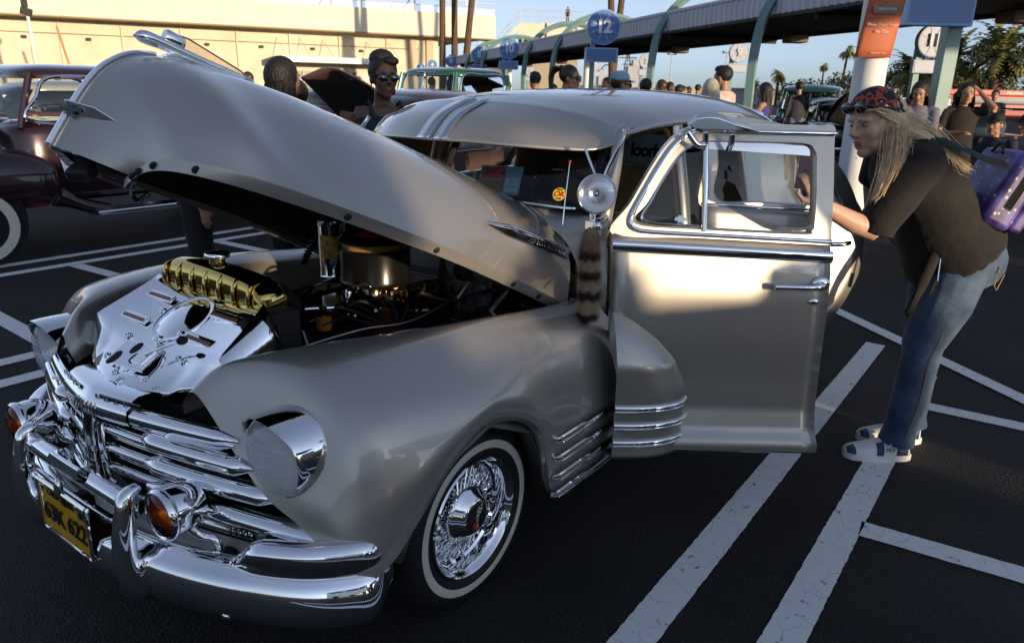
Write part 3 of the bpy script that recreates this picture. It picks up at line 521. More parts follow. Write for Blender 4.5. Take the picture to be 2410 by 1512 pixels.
for sy in (1, -1):
    MB().tube(spl([(-.945, .655*sy, 1.352), (-.925, .662*sy, 1.325), (-.86, .664*sy, 1.266), (-.812, .664*sy, 1.216), (-.788, .664*sy, 1.168)], 18), [(.011, .006)]*18, 8, flat=(1, 0, 1)).build('visor_bracket', CHROME, vis)
    MB().tube(spl([(-.80, .578*sy, 1.298), (-.80, .60*sy, 1.256), (-.80, .625*sy, 1.21), (-.79, .655*sy, 1.170)], 12), [(.008, .004)]*12, 8, flat=(1, 0, 0)).build('visor_brace', CHROMED, vis)
    MB().sph((-.785, .672*sy, 1.158), .014, 10).build('bracket_nut', CHROME, vis)
XS = [-1.0, -1.3, -1.85, -2.4, -2.85, -3.15, -3.4, -3.62, -3.78, -3.86]
RZ = [[1.425,1.476,1.50,1.492,1.452,1.39,1.28,1.11,.92,.70],[1.415,1.468,1.492,1.484,1.443,1.378,1.265,1.09,.90,.69],[1.388,1.44,1.462,1.452,1.41,1.34,1.22,1.05,.87,.68],[1.352,1.402,1.418,1.406,1.36,1.285,1.16,1.0,.84,.66],[1.332,1.362,1.372,1.36,1.31,1.22,1.10,.95,.80,.65]]
RY = [[0]*10,[.25,.26,.27,.27,.27,.26,.25,.24,.23,.22],[.44,.455,.465,.465,.45,.44,.42,.40,.38,.36],[.555,.575,.582,.58,.565,.55,.53,.50,.47,.45],[.61,.632,.64,.64,.63,.62,.61,.58,.55,.52]]
rp = patch([[(x, y, z) for x, y, z in zip(XS, RY[r], RZ[r])] for r in range(5)], 90, 26)
def roofmesh(P):
    k = MB(); nv, nu = P.shape[:2]; f = []
    for j in range(nv-1):
        for i in range(nu-1):
            c = (P[j, i]+P[j+1, i+1])/2
            if -3.50 < c[0] < -3.12 and abs(c[1]) < .40: continue
            f.append((j*nu+i, j*nu+i+1, (j+1)*nu+i+1, (j+1)*nu+i))
    return k.add(P.reshape(-1, 3), f)
roof = roofmesh(rp).mirror().build('roof', PAINT, car, sm=180, weld=1e-4)
hl_ = rp.copy(); hl_[..., 2] -= .025; hl_[..., 1] *= .985; roofmesh(hl_).mirror().build('headliner', mat('tan headliner', (.05, .036, .02), .9), roof, sm=180, weld=1e-4)
for sy in (1, -1): MB().tube(rp[-1, :62]*V(1, sy, 1)+V(0, .004*sy, 0), [(.010, .012)]*62, 8, flat=(0, 0, 1)).build('drip_rail', PAINT, roof, sm=70)
rw = spl([(-3.12, -.40, 1.40), (-3.12, 0, 1.41), (-3.12, .40, 1.40), (-3.32, .42, 1.28), (-3.50, .40, 1.17), (-3.52, 0, 1.2), (-3.50, -.40, 1.17), (-3.32, -.42, 1.28)], 48, True)
rg = MB().add(rw-V(0, 0, .03), [tuple(range(48))]).build('rear_window', GLASS, car, sm=0); MB().tube(rw-V(0, 0, .015), .016, 8, closed=True).build('rear_window_trim', CHROME, rg)
# body sides behind the doors, sills, floor, far side
BS = [[(-2.16,.64,1.352),(-2.5,.64,1.35),(-2.85,.632,1.31),(-3.15,.62,1.22),(-3.4,.61,1.10),(-3.62,.58,.95),(-3.80,.54,.76)],
 [(-2.16,.71,1.05),(-2.5,.71,1.05),(-2.85,.70,1.02),(-3.15,.685,.97),(-3.4,.66,.90),(-3.62,.62,.82),(-3.82,.56,.68)],
 [(-2.16,.75,.86),(-2.5,.80,.84),(-2.85,.82,.82),(-3.15,.80,.78),(-3.4,.76,.72),(-3.64,.68,.66),(-3.84,.58,.60)],
 [(-2.16,.76,.6),(-2.42,.84,.58),(-2.85,.87,.58),(-3.2,.86,.55),(-3.5,.80,.5),(-3.7,.7,.48),(-3.86,.6,.46)],
 [(-2.16,.77,.28),(-2.40,.84,.28),(-2.6,.86,.34),(-3.0,.86,.34),(-3.4,.84,.28),(-3.7,.72,.28),(-3.86,.6,.28)]]
for sy in (1, -1):
    k = MB().grid(patch(BS, 40, 30)); (k if sy > 0 else k.flipy()).build('quarter_panel', PAINT, car, sm=180, solid=.01)
k = MB(); k.grid(patch([[(-3.62, y, 1.0), (-3.85, y, .72)] for y in np.linspace(-.52, .52, 7)], 6, 12)); k.grid(np.array([[(-3.86, y, z) for y in np.linspace(-.6, .6, 5)] for z in (.28, .72)])); k.build('trunk_panel', PAINT, car, sm=60)
k = MB(); k.box((-1.5, 0, .24), (1.62, 1.46, .07)); k.box((-2.9, 0, .34), (1.5, 1.1, .12)); fl = k.build('floor_pan', DARK, car)
for sy in (1, -1): MB().box((-1.44, .735*sy, .27), (1.5, .05, .10)).build('sill', PAINT, car, bevel=.015)
TAN = mat('tan cord upholstery', (.34, .22, .09), .85, sheen=.4, noise=(300, .25)); CHAR = mat('charcoal stripe cloth', (.03, .027, .024), .9, noise=(150, .3)); TRIMB = mat('orange windlace', (.33, .13, .035), .7, bump=(200, .6)); INNER = mat('tan painted frame', (.30, .23, .15), .35, .4, coat=.6)
def seat(x, zt, m, name):
    s = MB().box((x+.22, 0, .45), (.55, 1.2, .22)).build(name, m, car, bevel=.05, seg=4)
    k = MB(); ys = np.linspace(-.62, .62, 97); rows = []
    for t in np.linspace(0, 1, 10): rows.append([(x-.10*t+.05*math.sin(math.pi*min(1, t*1.05))+.012*abs(math.sin(y/.0775*math.pi/1.0)), y, .50+(zt-.50)*t) for y in ys])
    rows.append([(x-.16, y, zt+.015) for y in ys]); rows.append([(x-.24, y, zt-.03) for y in ys]); rows.append([(x-.24, y, .4) for y in ys]); k.grid(np.array(rows)); k.build('backrest', TAN, s, sm=80); return s
seat(-2.42, 1.06, TAN, 'rear_seat'); seat(-1.45, .93, CHAR, 'front_seat')
k = MB(); k.grid(patch([[(-.80, y, 1.075) for y in np.linspace(-.55, .55, 5)], [(-.93, y, 1.06) for y in np.linspace(-.6, .6, 5)], [(-.97, y, .98) for y in np.linspace(-.6, .6, 5)], [(-.93, y, .80) for y in np.linspace(-.6, .6, 5)]], 20, 16)); dash = k.build('dashboard', mat('dark dash', (.03, .028, .026), .45, coat=.4), car, sm=60)
sw = MB(); sw.tube([V(-1.12, .34, 1.0)+.20*(math.cos(t)*V(0, 1, 0)+math.sin(t)*V(.45, 0, .89)) for t in np.linspace(0, 2*math.pi, 40, endpoint=False)], .011, 8, closed=True); swh = sw.build('steering_wheel', BLACKG, car)
k = MB(); k.tube([(-1.11, .34, 1.0), (-.85, .34, .86)], .02, 10); k.tube([(-1.12, .16, 1.0), (-1.12, .52, 1.0)], .008, 6); k.build('steering_column', BLACKG, swh)
MB().sph((-.86, 0, 1.325), (.012, .09, .028), 14).build('rear_view_mirror', CHROMED, car)
for sy in (1, -1):
    p = MB().tube(spl([(-1.43, .735*sy, .30), (-1.43, .735*sy, .8), (-1.435, .70*sy, 1.05), (-1.445, .655*sy, 1.25), (-1.45, .63*sy, 1.36)], 16), [(.038, .022)]*16, 8, flat=(1, 0, 0)).build('door_pillar', PAINT, car, sm=60)
    MB().tube(spl([(-1.395, .715*sy, .32), (-1.395, .715*sy, .8), (-1.395, .68*sy, 1.05), (-1.40, .635*sy, 1.25), (-1.36, .615*sy, 1.345), (-1.1, .60*sy, 1.345), (-1.0, .61*sy, 1.30), (-.9, .64*sy, 1.1), (-.82, .69*sy, .95)], 40), .010, 6).build('windlace', TRIMB, p)
    MB().tube(spl([(-1.47, .71*sy, .32), (-1.47, .71*sy, .8), (-1.47, .675*sy, 1.05), (-1.48, .63*sy, 1.25), (-1.52, .62*sy, 1.34), (-1.9, .625*sy, 1.345), (-2.1, .65*sy, 1.28), (-2.16, .685*sy, 1.1), (-2.17, .72*sy, .8)], 40), .010, 6).build('windlace', TRIMB, p)
# far side doors, closed
k = MB(); k.grid(patch([[(-.72, -.72, 1.03), (-1.44, -.74, 1.04), (-2.16, -.71, 1.05)], [(-.72, -.78, .75), (-1.44, -.79, .75), (-2.16, -.76, .75)], [(-.72, -.80, .5), (-1.44, -.81, .5), (-2.16, -.77, .5)], [(-.72, -.82, .29), (-1.44, -.84, .29), (-2.16, -.80, .29)]], 20, 20)); k.build('far_door_skin', PAINT, car, sm=180, solid=.02)
for x0, x1 in ((-.95, -1.40), (-1.48, -2.10)): MB().grid(np.array([[(x0-.02, -.70, 1.05), (x1+.02, -.70, 1.05)], [(x0-.09, -.63, 1.34), (x1+.02, -.63, 1.34)]])).build('far_window', GLASS, car)
# ---- doors standing open
class Door:
    def __init__(s, hx, hy, ang, sag, name): s.h = V(hx, hy, 0); s.d = V(-math.cos(ang), math.sin(ang), 0); s.n = V(math.sin(ang), math.cos(ang), 0); s.sag = sag; s.name = name
    def __call__(s, v):
        v = np.atleast_2d(np.asarray(v, float)); return s.h+v[:, :1]*s.d+v[:, 1:2]*s.n+np.stack([0*v[:, 0], 0*v[:, 0], v[:, 2]-s.sag*v[:, 0]], 1)
    def b(s, k, *a, **q): return k.xf(s).build(*a, **q)
def nz(z): return float(np.interp(z, [.29, .305, .33, .37, .44, .55, .7, .85, .95, 1.03, 1.2, 1.43], [.098, .112, .108, .078, .058, .048, .043, .034, .02, -.004, -.035, -.095]))
FD = Door(-.665, .785, R(48), .052, 'front_door')
L = .77; zs = np.concatenate([np.linspace(.29, .44, 12), np.linspace(.46, 1.035, 20)])
k = MB(); k.grid(np.array([[(s, nz(z), z) for s in np.linspace(0, L, 14)] for z in zs])); door = FD.b(k, 'front_door', PAINT, car, sm=180, solid=.035)
def frame(D, parent, outer, inner, m=PAINT):
    o = spl(outer, 72, True); i = spl(inner, 72, True); cc = i.mean(0); j = cc+(i-cc)*.965
    k = MB(); k.grid(np.array([[(s, nz(z)+d, z) for s, z in c] for c, d in ((o, -.03), (o, 0), (i, 0), (j, -.014), (j, -.030))]), cu=True); return D.b(k, 'window_frame', m, parent, sm=35)
op = [(0, 1.03), (.06, 1.14), (.14, 1.275), (.21, 1.36), (.30, 1.40), (.5, 1.415), (.70, 1.425), (.768, 1.428), (.77, 1.36), (.77, 1.10), (.77, 1.035), (.70, 1.03), (.3, 1.03)]
ip = [(.075, 1.07), (.115, 1.14), (.185, 1.255), (.245, 1.325), (.31, 1.35), (.5, 1.36), (.66, 1.365), (.70, 1.345), (.708, 1.30), (.708, 1.12), (.70, 1.08), (.66, 1.065), (.3, 1.062)]
frame(FD, door, op, ip)
wl = [(.77, 1.047), (.4, 1.047), (.14, 1.047), (.075, 1.054), (.058, 1.078), (.075, 1.125), (.15, 1.255), (.215, 1.34), (.30, 1.383), (.5, 1.392), (.77, 1.405)]
k = MB(); k.tube([(s, nz(z)+.008, z) for s, z in spl(wl, 60)], [(.008, .007)]*60, 8); FD.b(k, 'window_moulding', CHROME, door, sm=70)
k = MB(); k.tube([(s, nz(.997)+.010, .997) for s in np.linspace(-.005, L, 12)], [(.021, .011)]*12, 12, flat=(0, 0, 1)); FD.b(k, 'belt_moulding', CHROME, door, sm=70)
k = MB(); k.tube([(.315, nz(z)-.004, z) for z in np.linspace(1.055, 1.36, 8)], [(.010, .013)]*8, 8, flat=(1, 0, 0)); FD.b(k, 'vent_post', CHROME, door, sm=70)
k = MB(); k.tube([(s, nz(z)-.012, z) for s, z in spl([(.30, 1.07), (.11, 1.078), (.135, 1.15), (.20, 1.262), (.25, 1.32), (.295, 1.34)], 30)], .006, 6); FD.b(k, 'vent_frame', CHROMED, door)
k = MB(); k.add([(.09, nz(1.07)-.013, 1.07), (.31, nz(1.07)-.013, 1.07), (.31, nz(1.35)-.013, 1.35), (.25, nz(1.325)-.013, 1.325), (.185, nz(1.255)-.013, 1.255)], [(0, 1, 2, 3, 4)]); FD.b(k, 'vent_glass', GLASS, door, sm=0)
k = MB(); k.add([(.32, nz(1.06)-.02, 1.06), (.70, nz(1.06)-.02, 1.06), (.70, nz(1.085)-.02, 1.085), (.32, nz(1.085)-.02, 1.085)], [(0, 1, 2, 3)]); FD.b(k, 'wound_down_glass', GLASS, door, sm=0)
k = MB(); k.add([(.32, nz(1.33)-.014, 1.325), (.69, nz(1.33)-.014, 1.325), (.69, nz(1.36)-.014, 1.357), (.32, nz(1.36)-.014, 1.355)], [(0, 1, 2, 3)]); FD.b(k, 'window_shade', CHROMED, door, sm=0, solid=.004)
def handle(D, door, s1, z):
    k = MB(); n0 = nz(z); k.sph((s1, n0+.006, z), (.034, .012, .026), 14); k.tube(spl([(s1, n0+.012, z), (s1-.01, n0+.035, z-.002), (s1-.06, n0+.042, z-.008), (s1-.18, n0+.038, z-.012)], 18), [(.012, .009)]*6+[(.011, .008)]*12, 10, flat=(0, 0, 1)); return D.b(k, 'door_handle', CHROME, door, sm=60)
handle(FD, door, .735, .905)
k = MB(); k.sph((.715, nz(.84)+.004, .842), (.020, .007, .013), 12); FD.b(k, 'key_lock', CHROME, door)
# pontoon flowing from the fender onto the door
def smax(z): return float(np.interp(z, [.29, .34, .44, .53, .62, .69, .74, .78], [.275, .284, .288, .278, .235, .165, .09, .015]))
def pn_(s, z):
    m = max(1e-3, smax(z)); f = min(1, max(0, (.785-z)/.16))**.5
    return nz(.6)-.012+.135*f*max(0, 1-(s/m)**2.4)**.5
zz = np.concatenate([np.linspace(.292, .70, 26), np.linspace(.71, .779, 10)])
k = MB(); g_ = np.array([[(smax(z)*q, pn_(smax(z)*q, z), z) for q in 1-np.linspace(1, 0, 26)**2] for z in zz]); k.grid(g_); k.grid(np.stack([g_[0], g_[0]*V(1, 0, 1)+V(0, .03, 0)])); po = FD.b(k, 'pontoon', PAINT, door, sm=180)
for z in (.478, .415, .352):
    m = smax(z); k = MB(); q = [(m*a, pn_(m*a, z)+.004, z) for a in 1-np.linspace(1, .12, 24)**2]; k.tube(q, [(.012, .008)]*24, 8, flat=(0, 0, 1)); k.tube([(a, b+.006, c-.009) for a, b, c in q[:22]], .0022, 5); FD.b(k, 'pontoon_trim', CHROME, po, sm=70)
# winged chrome mirror clamped on the door top
k = MB(); wg = [(0, .0), (.03, .035), (.065, .046), (.10, .045), (.16, .020), (.235, -.004), (.245, -.012), (.19, -.014), (.10, -.016), (.05, -.022), (.02, -.018)]
k.add([(.225+a, nz(1.39)+.060-.0*b, 1.400+b) for a, b in wg]+[(.225+a, nz(1.39)+.078, 1.400+b*.6) for a, b in wg], [tuple(range(11))[::-1], tuple(range(11, 22))]+[(i, (i+1) % 11, 11+(i+1) % 11, 11+i) for i in range(11)]); mir = FD.b(k, 'wing_mirror', CHROME, door, bevel=.003)
for s in (.295, .385): k = MB(); k.tube(spl([(s, nz(1.38)+.05, 1.378), (s+.005, nz(1.36)+.035, 1.35), (s+.006, nz(1.33)+.006, 1.325)], 8), [(.011, .006)]*8, 8, flat=(1, 0, 0)); FD.b(k, 'mirror_clamp', CHROME, mir, sm=70)
k = MB(); k.tube(spl([(.235, nz(1.38)+.05, 1.375), (.27, nz(1.36)+.045, 1.338), (.30, nz(1.36)+.035, 1.335)], 10), [(.010, .005)]*10, 8); FD.b(k, 'mirror_hook', CHROME, mir, sm=70)
# sticker on the vent pane
k = MB(); k.prism([(-.022, -.006), (-.010, -.006), (-.010, -.012), (.010, -.012), (.010, -.006), (.022, -.006), (.019, .006), (.010, .006), (.010, .012), (-.010, .012), (-.010, .006), (-.019, .006)], (.235, nz(1.09)-.011, 1.092), (1, 0, 0), (0, 0, 1), (0, .001, 0)); stk = FD.b(k, 'window_sticker', mat('pale blue sticker', (.12, .25, .45), .4), door, sm=0)
RD = Door(-1.455, .775, R(48), .045, 'rear_door')
def rmax(z): return float(np.interp(z, [.29, .38, .46, .56, .66, .78, .9], [.44, .455, .50, .575, .64, .69, .70]))
k = MB(); k.grid(np.array([[(rmax(z)*q, nz(z), z) for q in np.linspace(0, 1, 14)] for z in zs])); rdoor = RD.b(k, 'rear_door', PAINT, car, sm=180, solid=.035)
op = [(0, 1.03), (0, 1.2), (.0, 1.38), (.15, 1.40), (.32, 1.39), (.45, 1.35), (.55, 1.28), (.63, 1.19), (.68, 1.10), (.70, 1.035), (.5, 1.03), (.25, 1.03)]
ip = [(.06, 1.065), (.06, 1.2), (.065, 1.33), (.15, 1.345), (.30, 1.335), (.42, 1.30), (.50, 1.24), (.57, 1.16), (.61, 1.10), (.61, 1.07), (.45, 1.062), (.25, 1.062)]
frame(RD, rdoor, op, ip)
k = MB(); k.add([(s, nz(z)-.015, z) for s, z in spl(ip, 30, True)], [tuple(range(30))]); RD.b(k, 'door_glass', GLASS, rdoor, sm=0)
k = MB(); k.tube([(s, nz(.997)+.010, .997) for s in np.linspace(0, .70, 10)], [(.020, .011)]*10, 12, flat=(0, 0, 1)); RD.b(k, 'belt_moulding', CHROME, rdoor, sm=70)
k = MB(); k.tube([(s, nz(1.047)+.006, 1.047) for s in np.linspace(0, .70, 10)], .006, 8); RD.b(k, 'window_moulding', CHROME, rdoor, sm=70)
handle(RD, rdoor, .645, .925)
# ---- spotlight on the pillar
sa = V(.74, .62, .05); sa /= np.linalg.norm(sa); sc_ = V(-.625, .735, 1.165)
k = MB(); k.lathe([(0, -.085), (.02, -.083), (.042, -.065), (.058, -.03), (.062, 0), (.065, .004), (.065, .016), (.061, .02)], sc_, sa, 36); spot = k.build('spotlight', CHROME, car, sm=45)
MB().lathe([(.060, .016), (.05, -.015), (.025, -.04), (0, -.048)], sc_, sa, 28).build('reflector', mat('lamp bowl', (.9, .92, .95), .28, .9), spot); MB().lathe([(.061, .017), (.04, .024), (0, .027)], sc_, sa, 28).build('spot_lens', glass('spot glass', (.95, .97, 1), .03, .01, 1.6), spot, sm=180)
MB().lathe([(.011, -.01), (.010, .004), (.005, .008), (0, .008)], sc_, sa, 14).build('bulb_shield', CHROME, spot)
k = MB(); k.tube([sc_-sa*.03+V(0, 0, -.05), sc_-sa*.03+V(-.01, -.01, -.09)], .014, 10); k.box(sc_+V(-.02, -.01, -.105), (.05, .05, .03)); k.tube([sc_+V(-.03, -.02, -.10), V(-.80, .68, 1.06)], .012, 8); k.sph(sc_+V(.02, .02, -.10), .016, 8); k.build('spot_bracket', CHROME, spot, bevel=.003)
# antenna
MB().tube([(-.715, .555, 1.03), (-.722, .555, 1.10), (-.745, .555, 1.245)], [.004, .003, .002], 6).build('antenna', CHROMED, car); MB().sph((-.7455, .555, 1.248), .005, 8).build('antenna_tip', RED, car)
# round decal on the windshield
dn = V(.93, .25, .55); dn /= np.linalg.norm(dn); dx_ = V(-.26, .966, 0); du_ = np.cross(dn, dx_); dc = V(-.760, .507, 1.128)
YEL = mat('yellow decal', (.75, .60, .02), .5); k = MB(); k.lathe([(.027, 0), (0, .0003)], dc, dn, 32); dec = k.build('round_decal', mat('navy decal rim', (.02, .03, .2), .5), car, sm=0)
MB().lathe([(.0245, .001), (0, .0013)], dc, dn, 32).build('decal_face', YEL, dec, sm=0)
text('OK', .028, RED, 'decal_word', dec, dc+dn*.002, dx_, du_, .0003, shear=.2, w=2.5); text('USED', .009, PK, 'decal_word', dec, dc+dn*.002+du_*.017, dx_, du_, .0003); text('CARS', .009, PK, 'decal_word', dec, dc+dn*.002-du_*.017, dx_, du_, .0003)
# display card on the dash
cb = V(-.80, .20, 1.115); ca = V(-.34, .94, 0); cu_ = V(-.45, -.10, .88)
card = thing('display_card', 'light blue printed entry card propped behind the windshield', 'card', (0, 0, 0)); 
def cardq(x0, y0, x1, y1, m, name, lift, par):
    a = ca/np.linalg.norm(ca); u = cu_/np.linalg.norm(cu_); n = np.cross(a, u); k = MB(); k.prism([(x0, y0), (x1, y0), (x1, y1), (x0, y1)], cb+n*lift, a, u, n*.0012); return k.build(name, m, par, sm=0), a, u, n
cs, a_, u_, n_ = cardq(-.085, -.02, .085, .095, mat('card blue', (.22, .52, .70), .6), 'card_sheet', 0, card)
cardq(-.078, -.012, .018, .088, mat('card red', (.62, .10, .05), .6, noise=(60, .5)), 'card_picture', .002, card); cardq(-.070, -.004, .010, .03, mat('card art', (.40, .30, .06), .6, noise=(120, .7)), 'card_art', .0035, card); cardq(.024, -.01, .078, .045, mat('card pale', (.55, .80, .9), .6), 'card_panel', .002, card)
text('CARS & STRIPES', .0115, CREAM, 'card_title', card, cb+a_*(-.03)+u_*.036+n_*.005, a_, u_, .0003); text('Official Display\nClassic Car', .0085, WHITE, 'card_text', card, cb+a_*.05+u_*.066+n_*.004, a_, u_, .0003); text('51', .012, PK, 'card_text', card, cb+a_*.05+u_*.032+n_*.004, a_, u_, .0003); text('2pm-9pm', .009, PK, 'card_text', card, cb+a_*.052+u_*.012+n_*.004, a_, u_, .0003)
# banner inside the rear window
k = MB(); rn = V(0, 0, 0); b0 = V(-3.08, -.30, 1.125); k.box(b0, (.004, .50, .20), ry=R(-12)); bmat = bpy.data.materials.new('backlit banner'); bmat.use_nodes = True; n = bmat.node_tree; tl = n.nodes.new('ShaderNodeBsdfTranslucent'); tl.inputs[0].default_value = (.85, .9, .95, 1); df = n.nodes.new('ShaderNodeBsdfDiffuse'); df.inputs[0].default_value = (.85, .88, .92, 1); mx = n.nodes.new('ShaderNodeMixShader'); n.links.new(tl.outputs[0], mx.inputs[1]); n.links.new(df.outputs[0], mx.inputs[2]); n.links.new(mx.outputs[0], n.nodes['Material Output'].inputs[0]); bn = k.build('rear_banner', bmat, car)
text('School', .12, PK, 'banner_word', bn, b0+V(.008, .04, -.01), (0, 1, 0), (-.2, 0, .98), .001, mir=True, w=2.5, sp=.85)
# ---- raccoon tail tied to the spotlight
def furmat():
    m = bpy.data.materials.new('banded fur'); m.use_nodes = True; n = m.node_tree; b = n.nodes['Principled BSDF']; b.inputs['Roughness'].default_value = .8
    tc = n.nodes.new('ShaderNodeTexCoord'); sx = n.nodes.new('ShaderNodeSeparateXYZ'); nz_ = n.nodes.new('ShaderNodeTexNoise'); nz_.inputs['Scale'].default_value = 40
    ad = n.nodes.new('ShaderNodeMath'); ad.operation = 'MULTIPLY_ADD'; ad.inputs[1].default_value = .035; r = n.nodes.new('ShaderNodeValToRGB'); mp = n.nodes.new('ShaderNodeMapRange'); mp.inputs[1].default_value = -.30; mp.inputs[2].default_value = .02
    n.links.new(tc.outputs['Object'], sx.inputs[0]); n.links.new(tc.outputs['Object'], nz_.inputs['Vector']); n.links.new(nz_.outputs['Fac'], ad.inputs[0]); n.links.new(sx.outputs['Z'], ad.inputs[2]); n.links.new(ad.outputs[0], mp.inputs[0]); n.links.new(mp.outputs[0], r.inputs[0]); n.links.new(r.outputs[0], b.inputs['Base Color'])
    e = r.color_ramp.elements; dk = (.022, .012, .007, 1); lt = (.46, .33, .20, 1); e[0].position = 0; e[0].color = dk; e[1].position = .13; e[1].color = dk
    for p, c in ((.18, lt), (.26, lt), (.31, dk), (.36, dk), (.41, lt), (.48, lt), (.53, dk), (.57, dk), (.62, lt), (.69, lt), (.73, dk), (.78, (.05, .03, .02, 1)), (.84, (.30, .19, .11, 1)), (1., (.34, .22, .13, 1))): q = e.new(p); q.color = c
    return m
tp = V(-.572, .755, 1.05); tail = thing('raccoon_tail', 'banded brown raccoon tail hanging from the chrome spotlight', 'tail', tuple(tp)); FUR = furmat()
cl = spl([(0, 0, .01), (.004, 0, -.06), (0, .004, -.15), (.004, .006, -.24), (.002, .004, -.275)], 40); rad = spl([[.012, 0, 0], [.022, 0, 0], [.022, 0, 0], [.020, 0, 0], [.008, 0, 0]], 40)[:, 0]
MB().tube(cl, rad, 12).build('tail_core', FUR, tail)
k = MB(); vv = []; ff_ = []
for i in range(12000):
    t = random.random(); j = min(38, int(t*39)); c = cl[j]; a = random.random()*2*math.pi; d = V(math.cos(a), math.sin(a), 0); p = c+d*rad[j]*.9+V(0, 0, random.uniform(-.004, .004)); l = random.uniform(.022, .046)
    tip = p+d*l*.72+V(random.uniform(-.004, .004), random.uniform(-.004, .004), -l*.8); sdv = V(-d[1], d[0], 0)*.0009; o_ = len(vv); vv += [p-sdv, p+sdv, tip]; ff_.append((o_, o_+1, o_+2))
k.add(vv, ff_).build('tail_fur', FUR, tail, sm=0, weld=0, norm=False)['kind'] = 'stuff'
# ------------------------------------------------------------------ people
RZ_ = YAW-math.pi/2                                    # lot frame: x runs right, y runs away, seen from the place the photographer stands
_rt = V(math.sin(YAW), -math.cos(YAW), 0); _fw = V(math.cos(YAW), math.sin(YAW), 0)
def LF(r, d, z=0): q = V(CAM[0], CAM[1], 0)+_rt*r+_fw*d; return (q[0], q[1], z)
SKIN = mat('fair skin', (.58, .35, .25), .5, noise=(60, .06)); SKINB = mat('brown skin', (.13, .065, .04), .45, noise=(60, .06)); SKINT = mat('tan skin', (.36, .19, .12), .5, noise=(60, .06))
HBLOND = mat('blond hair', (.74, .57, .35), .5, noise=(60, .22)); HBLACK = mat('black hair', (.012, .009, .008), .55, bump=(70, .8)); HBROWN = mat('brown hair', (.045, .022, .012), .42, noise=(80, .4)); HGREY = mat('ash blond hair', (.45, .40, .32), .45, noise=(60, .35))
EYEW = mat('eye white', (.32, .30, .28), .3); EYED = mat('dark iris', (.02, .025, .03), .15); LIP = mat('lips', (.33, .12, .10), .4); SHADES = mat('dark lens', (.012, .010, .010), .06, coat=1)
def remesh(o, vox, it=5, fac=.5):
    m = o.modifiers.new('r', 'REMESH'); m.mode = 'VOXEL'; m.voxel_size = vox; m.use_smooth_shade = True
    m = o.modifiers.new('s', 'SMOOTH'); m.factor = fac; m.iterations = it; return o
def frame3(f, u):
    f = np.array(f, float); f /= np.linalg.norm(f); u = np.array(u, float); u -= f*(u@f); u /= np.linalg.norm(u); return np.stack([f, np.cross(u, f), u])
def ell(k, c, r, F=None, n=14):
    k2 = MB().sph((0, 0, 0), r, n); v = np.vstack(k2.v); v = v@F if F is not None else v; k.add(v+np.array(c), k2.f)
def head(k, c, F, s=1.):
    q = lambda x, y, z: np.array(c)+s*(V(x, y, z)@F)
    ell(k, q(-.008, 0, .034), s*V(.100, .078, .086), F, 20); ell(k, q(.022, 0, -.036), s*V(.070, .060, .078), F, 18); ell(k, q(.062, 0, -.098), s*V(.026, .028, .022), F)
    for y in (1, -1): ell(k, q(.055, .036*y, -.022), s*V(.032, .028, .034), F); ell(k, q(-.004, .078*y, -.004), s*V(.022, .012, .034), F); ell(k, q(.030, .045*y, -.075), s*V(.035, .018, .025), F); ell(k, q(.078, .030*y, .026), s*V(.018, .026, .010), F); ell(k, q(.100, .010*y, -.026), s*V(.012, .010, .009), F)
    k.tube([q(.085, 0, .02), q(.098, 0, .0), q(.116, 0, -.022), q(.092, 0, -.034)], [s*.011, s*.011, s*.013, s*.008], 8)
    ell(k, q(.086, 0, -.056), s*V(.011, .024, .007), F); ell(k, q(.084, 0, -.066), s*V(.010, .021, .008), F)
    return q
def face(par, c, F, s=1., brow=HBROWN):
    q = lambda x, y, z: np.array(c)+s*(V(x, y, z)@F); k = MB()
    for y in (1, -1):
        k = MB(); ell(k, q(.078, .031*y, .006), s*V(.0100, .0135, .0050), F); e = k.build('eye', EYEW, par); k = MB(); ell(k, q(.0865, .031*y, .006), s*V(.004, .0062, .0048), F); k.build('iris', EYED, e)
        MB().tube(spl([q(.094, .014*y, .026), q(.092, .032*y, .032), q(.076, .052*y, .024)], 8), s*.0032, 5).build('eyebrow', brow, par)
    k = MB(); ell(k, q(.0905, 0, -.055), s*V(.008, .021, .005), F); ell(k, q(.0885, 0, -.064), s*V(.008, .018, .006), F); k.build('lips', LIP, par)
def hand(k, w, d, pn, s=1., grip=.5, thumb=1):
    d = np.array(d, float); d /= np.linalg.norm(d); pn = np.array(pn, float); pn -= d*(pn@d); pn /= np.linalg.norm(pn); sd_ = np.cross(d, pn); w = np.array(w, float)
    k.tube([w-d*.02, w+d*.02, w+d*.055*s, w+d*.09*s], [(.018, .024), (.016, .032), (.014, .038), (.010, .036)], 10, flat=pn)
    for i, l in enumerate((.068, .078, .072, .056)):
        y = (i-1.5)*.019*s*thumb; b = w+d*.086*s+sd_*y; g = grip; p1 = b+(d*math.cos(g*.6)+pn*math.sin(g*.6))*l*.45*s; p2 = p1+(d*math.cos(g*1.5)+pn*math.sin(g*1.5))*l*.32*s; p3 = p2+(d*math.cos(g*2.3)+pn*math.sin(g*2.3))*l*.26*s
        k.tube([b-d*.02, b, p1, p2, p3], [.0095, .0092, .0085, .008, .006], 7)
    t0 = w+d*.02-sd_*.026*thumb; t1 = t0+(d*.5-sd_*.6*thumb+pn*.35)*.04*s; t2 = t1+(d*.85-sd_*.1*thumb+pn*.5)*.032*s; k.tube([t0, t1, t2, t2+(t2-t1)*.5], [.013, .011, .0095, .007], 8)
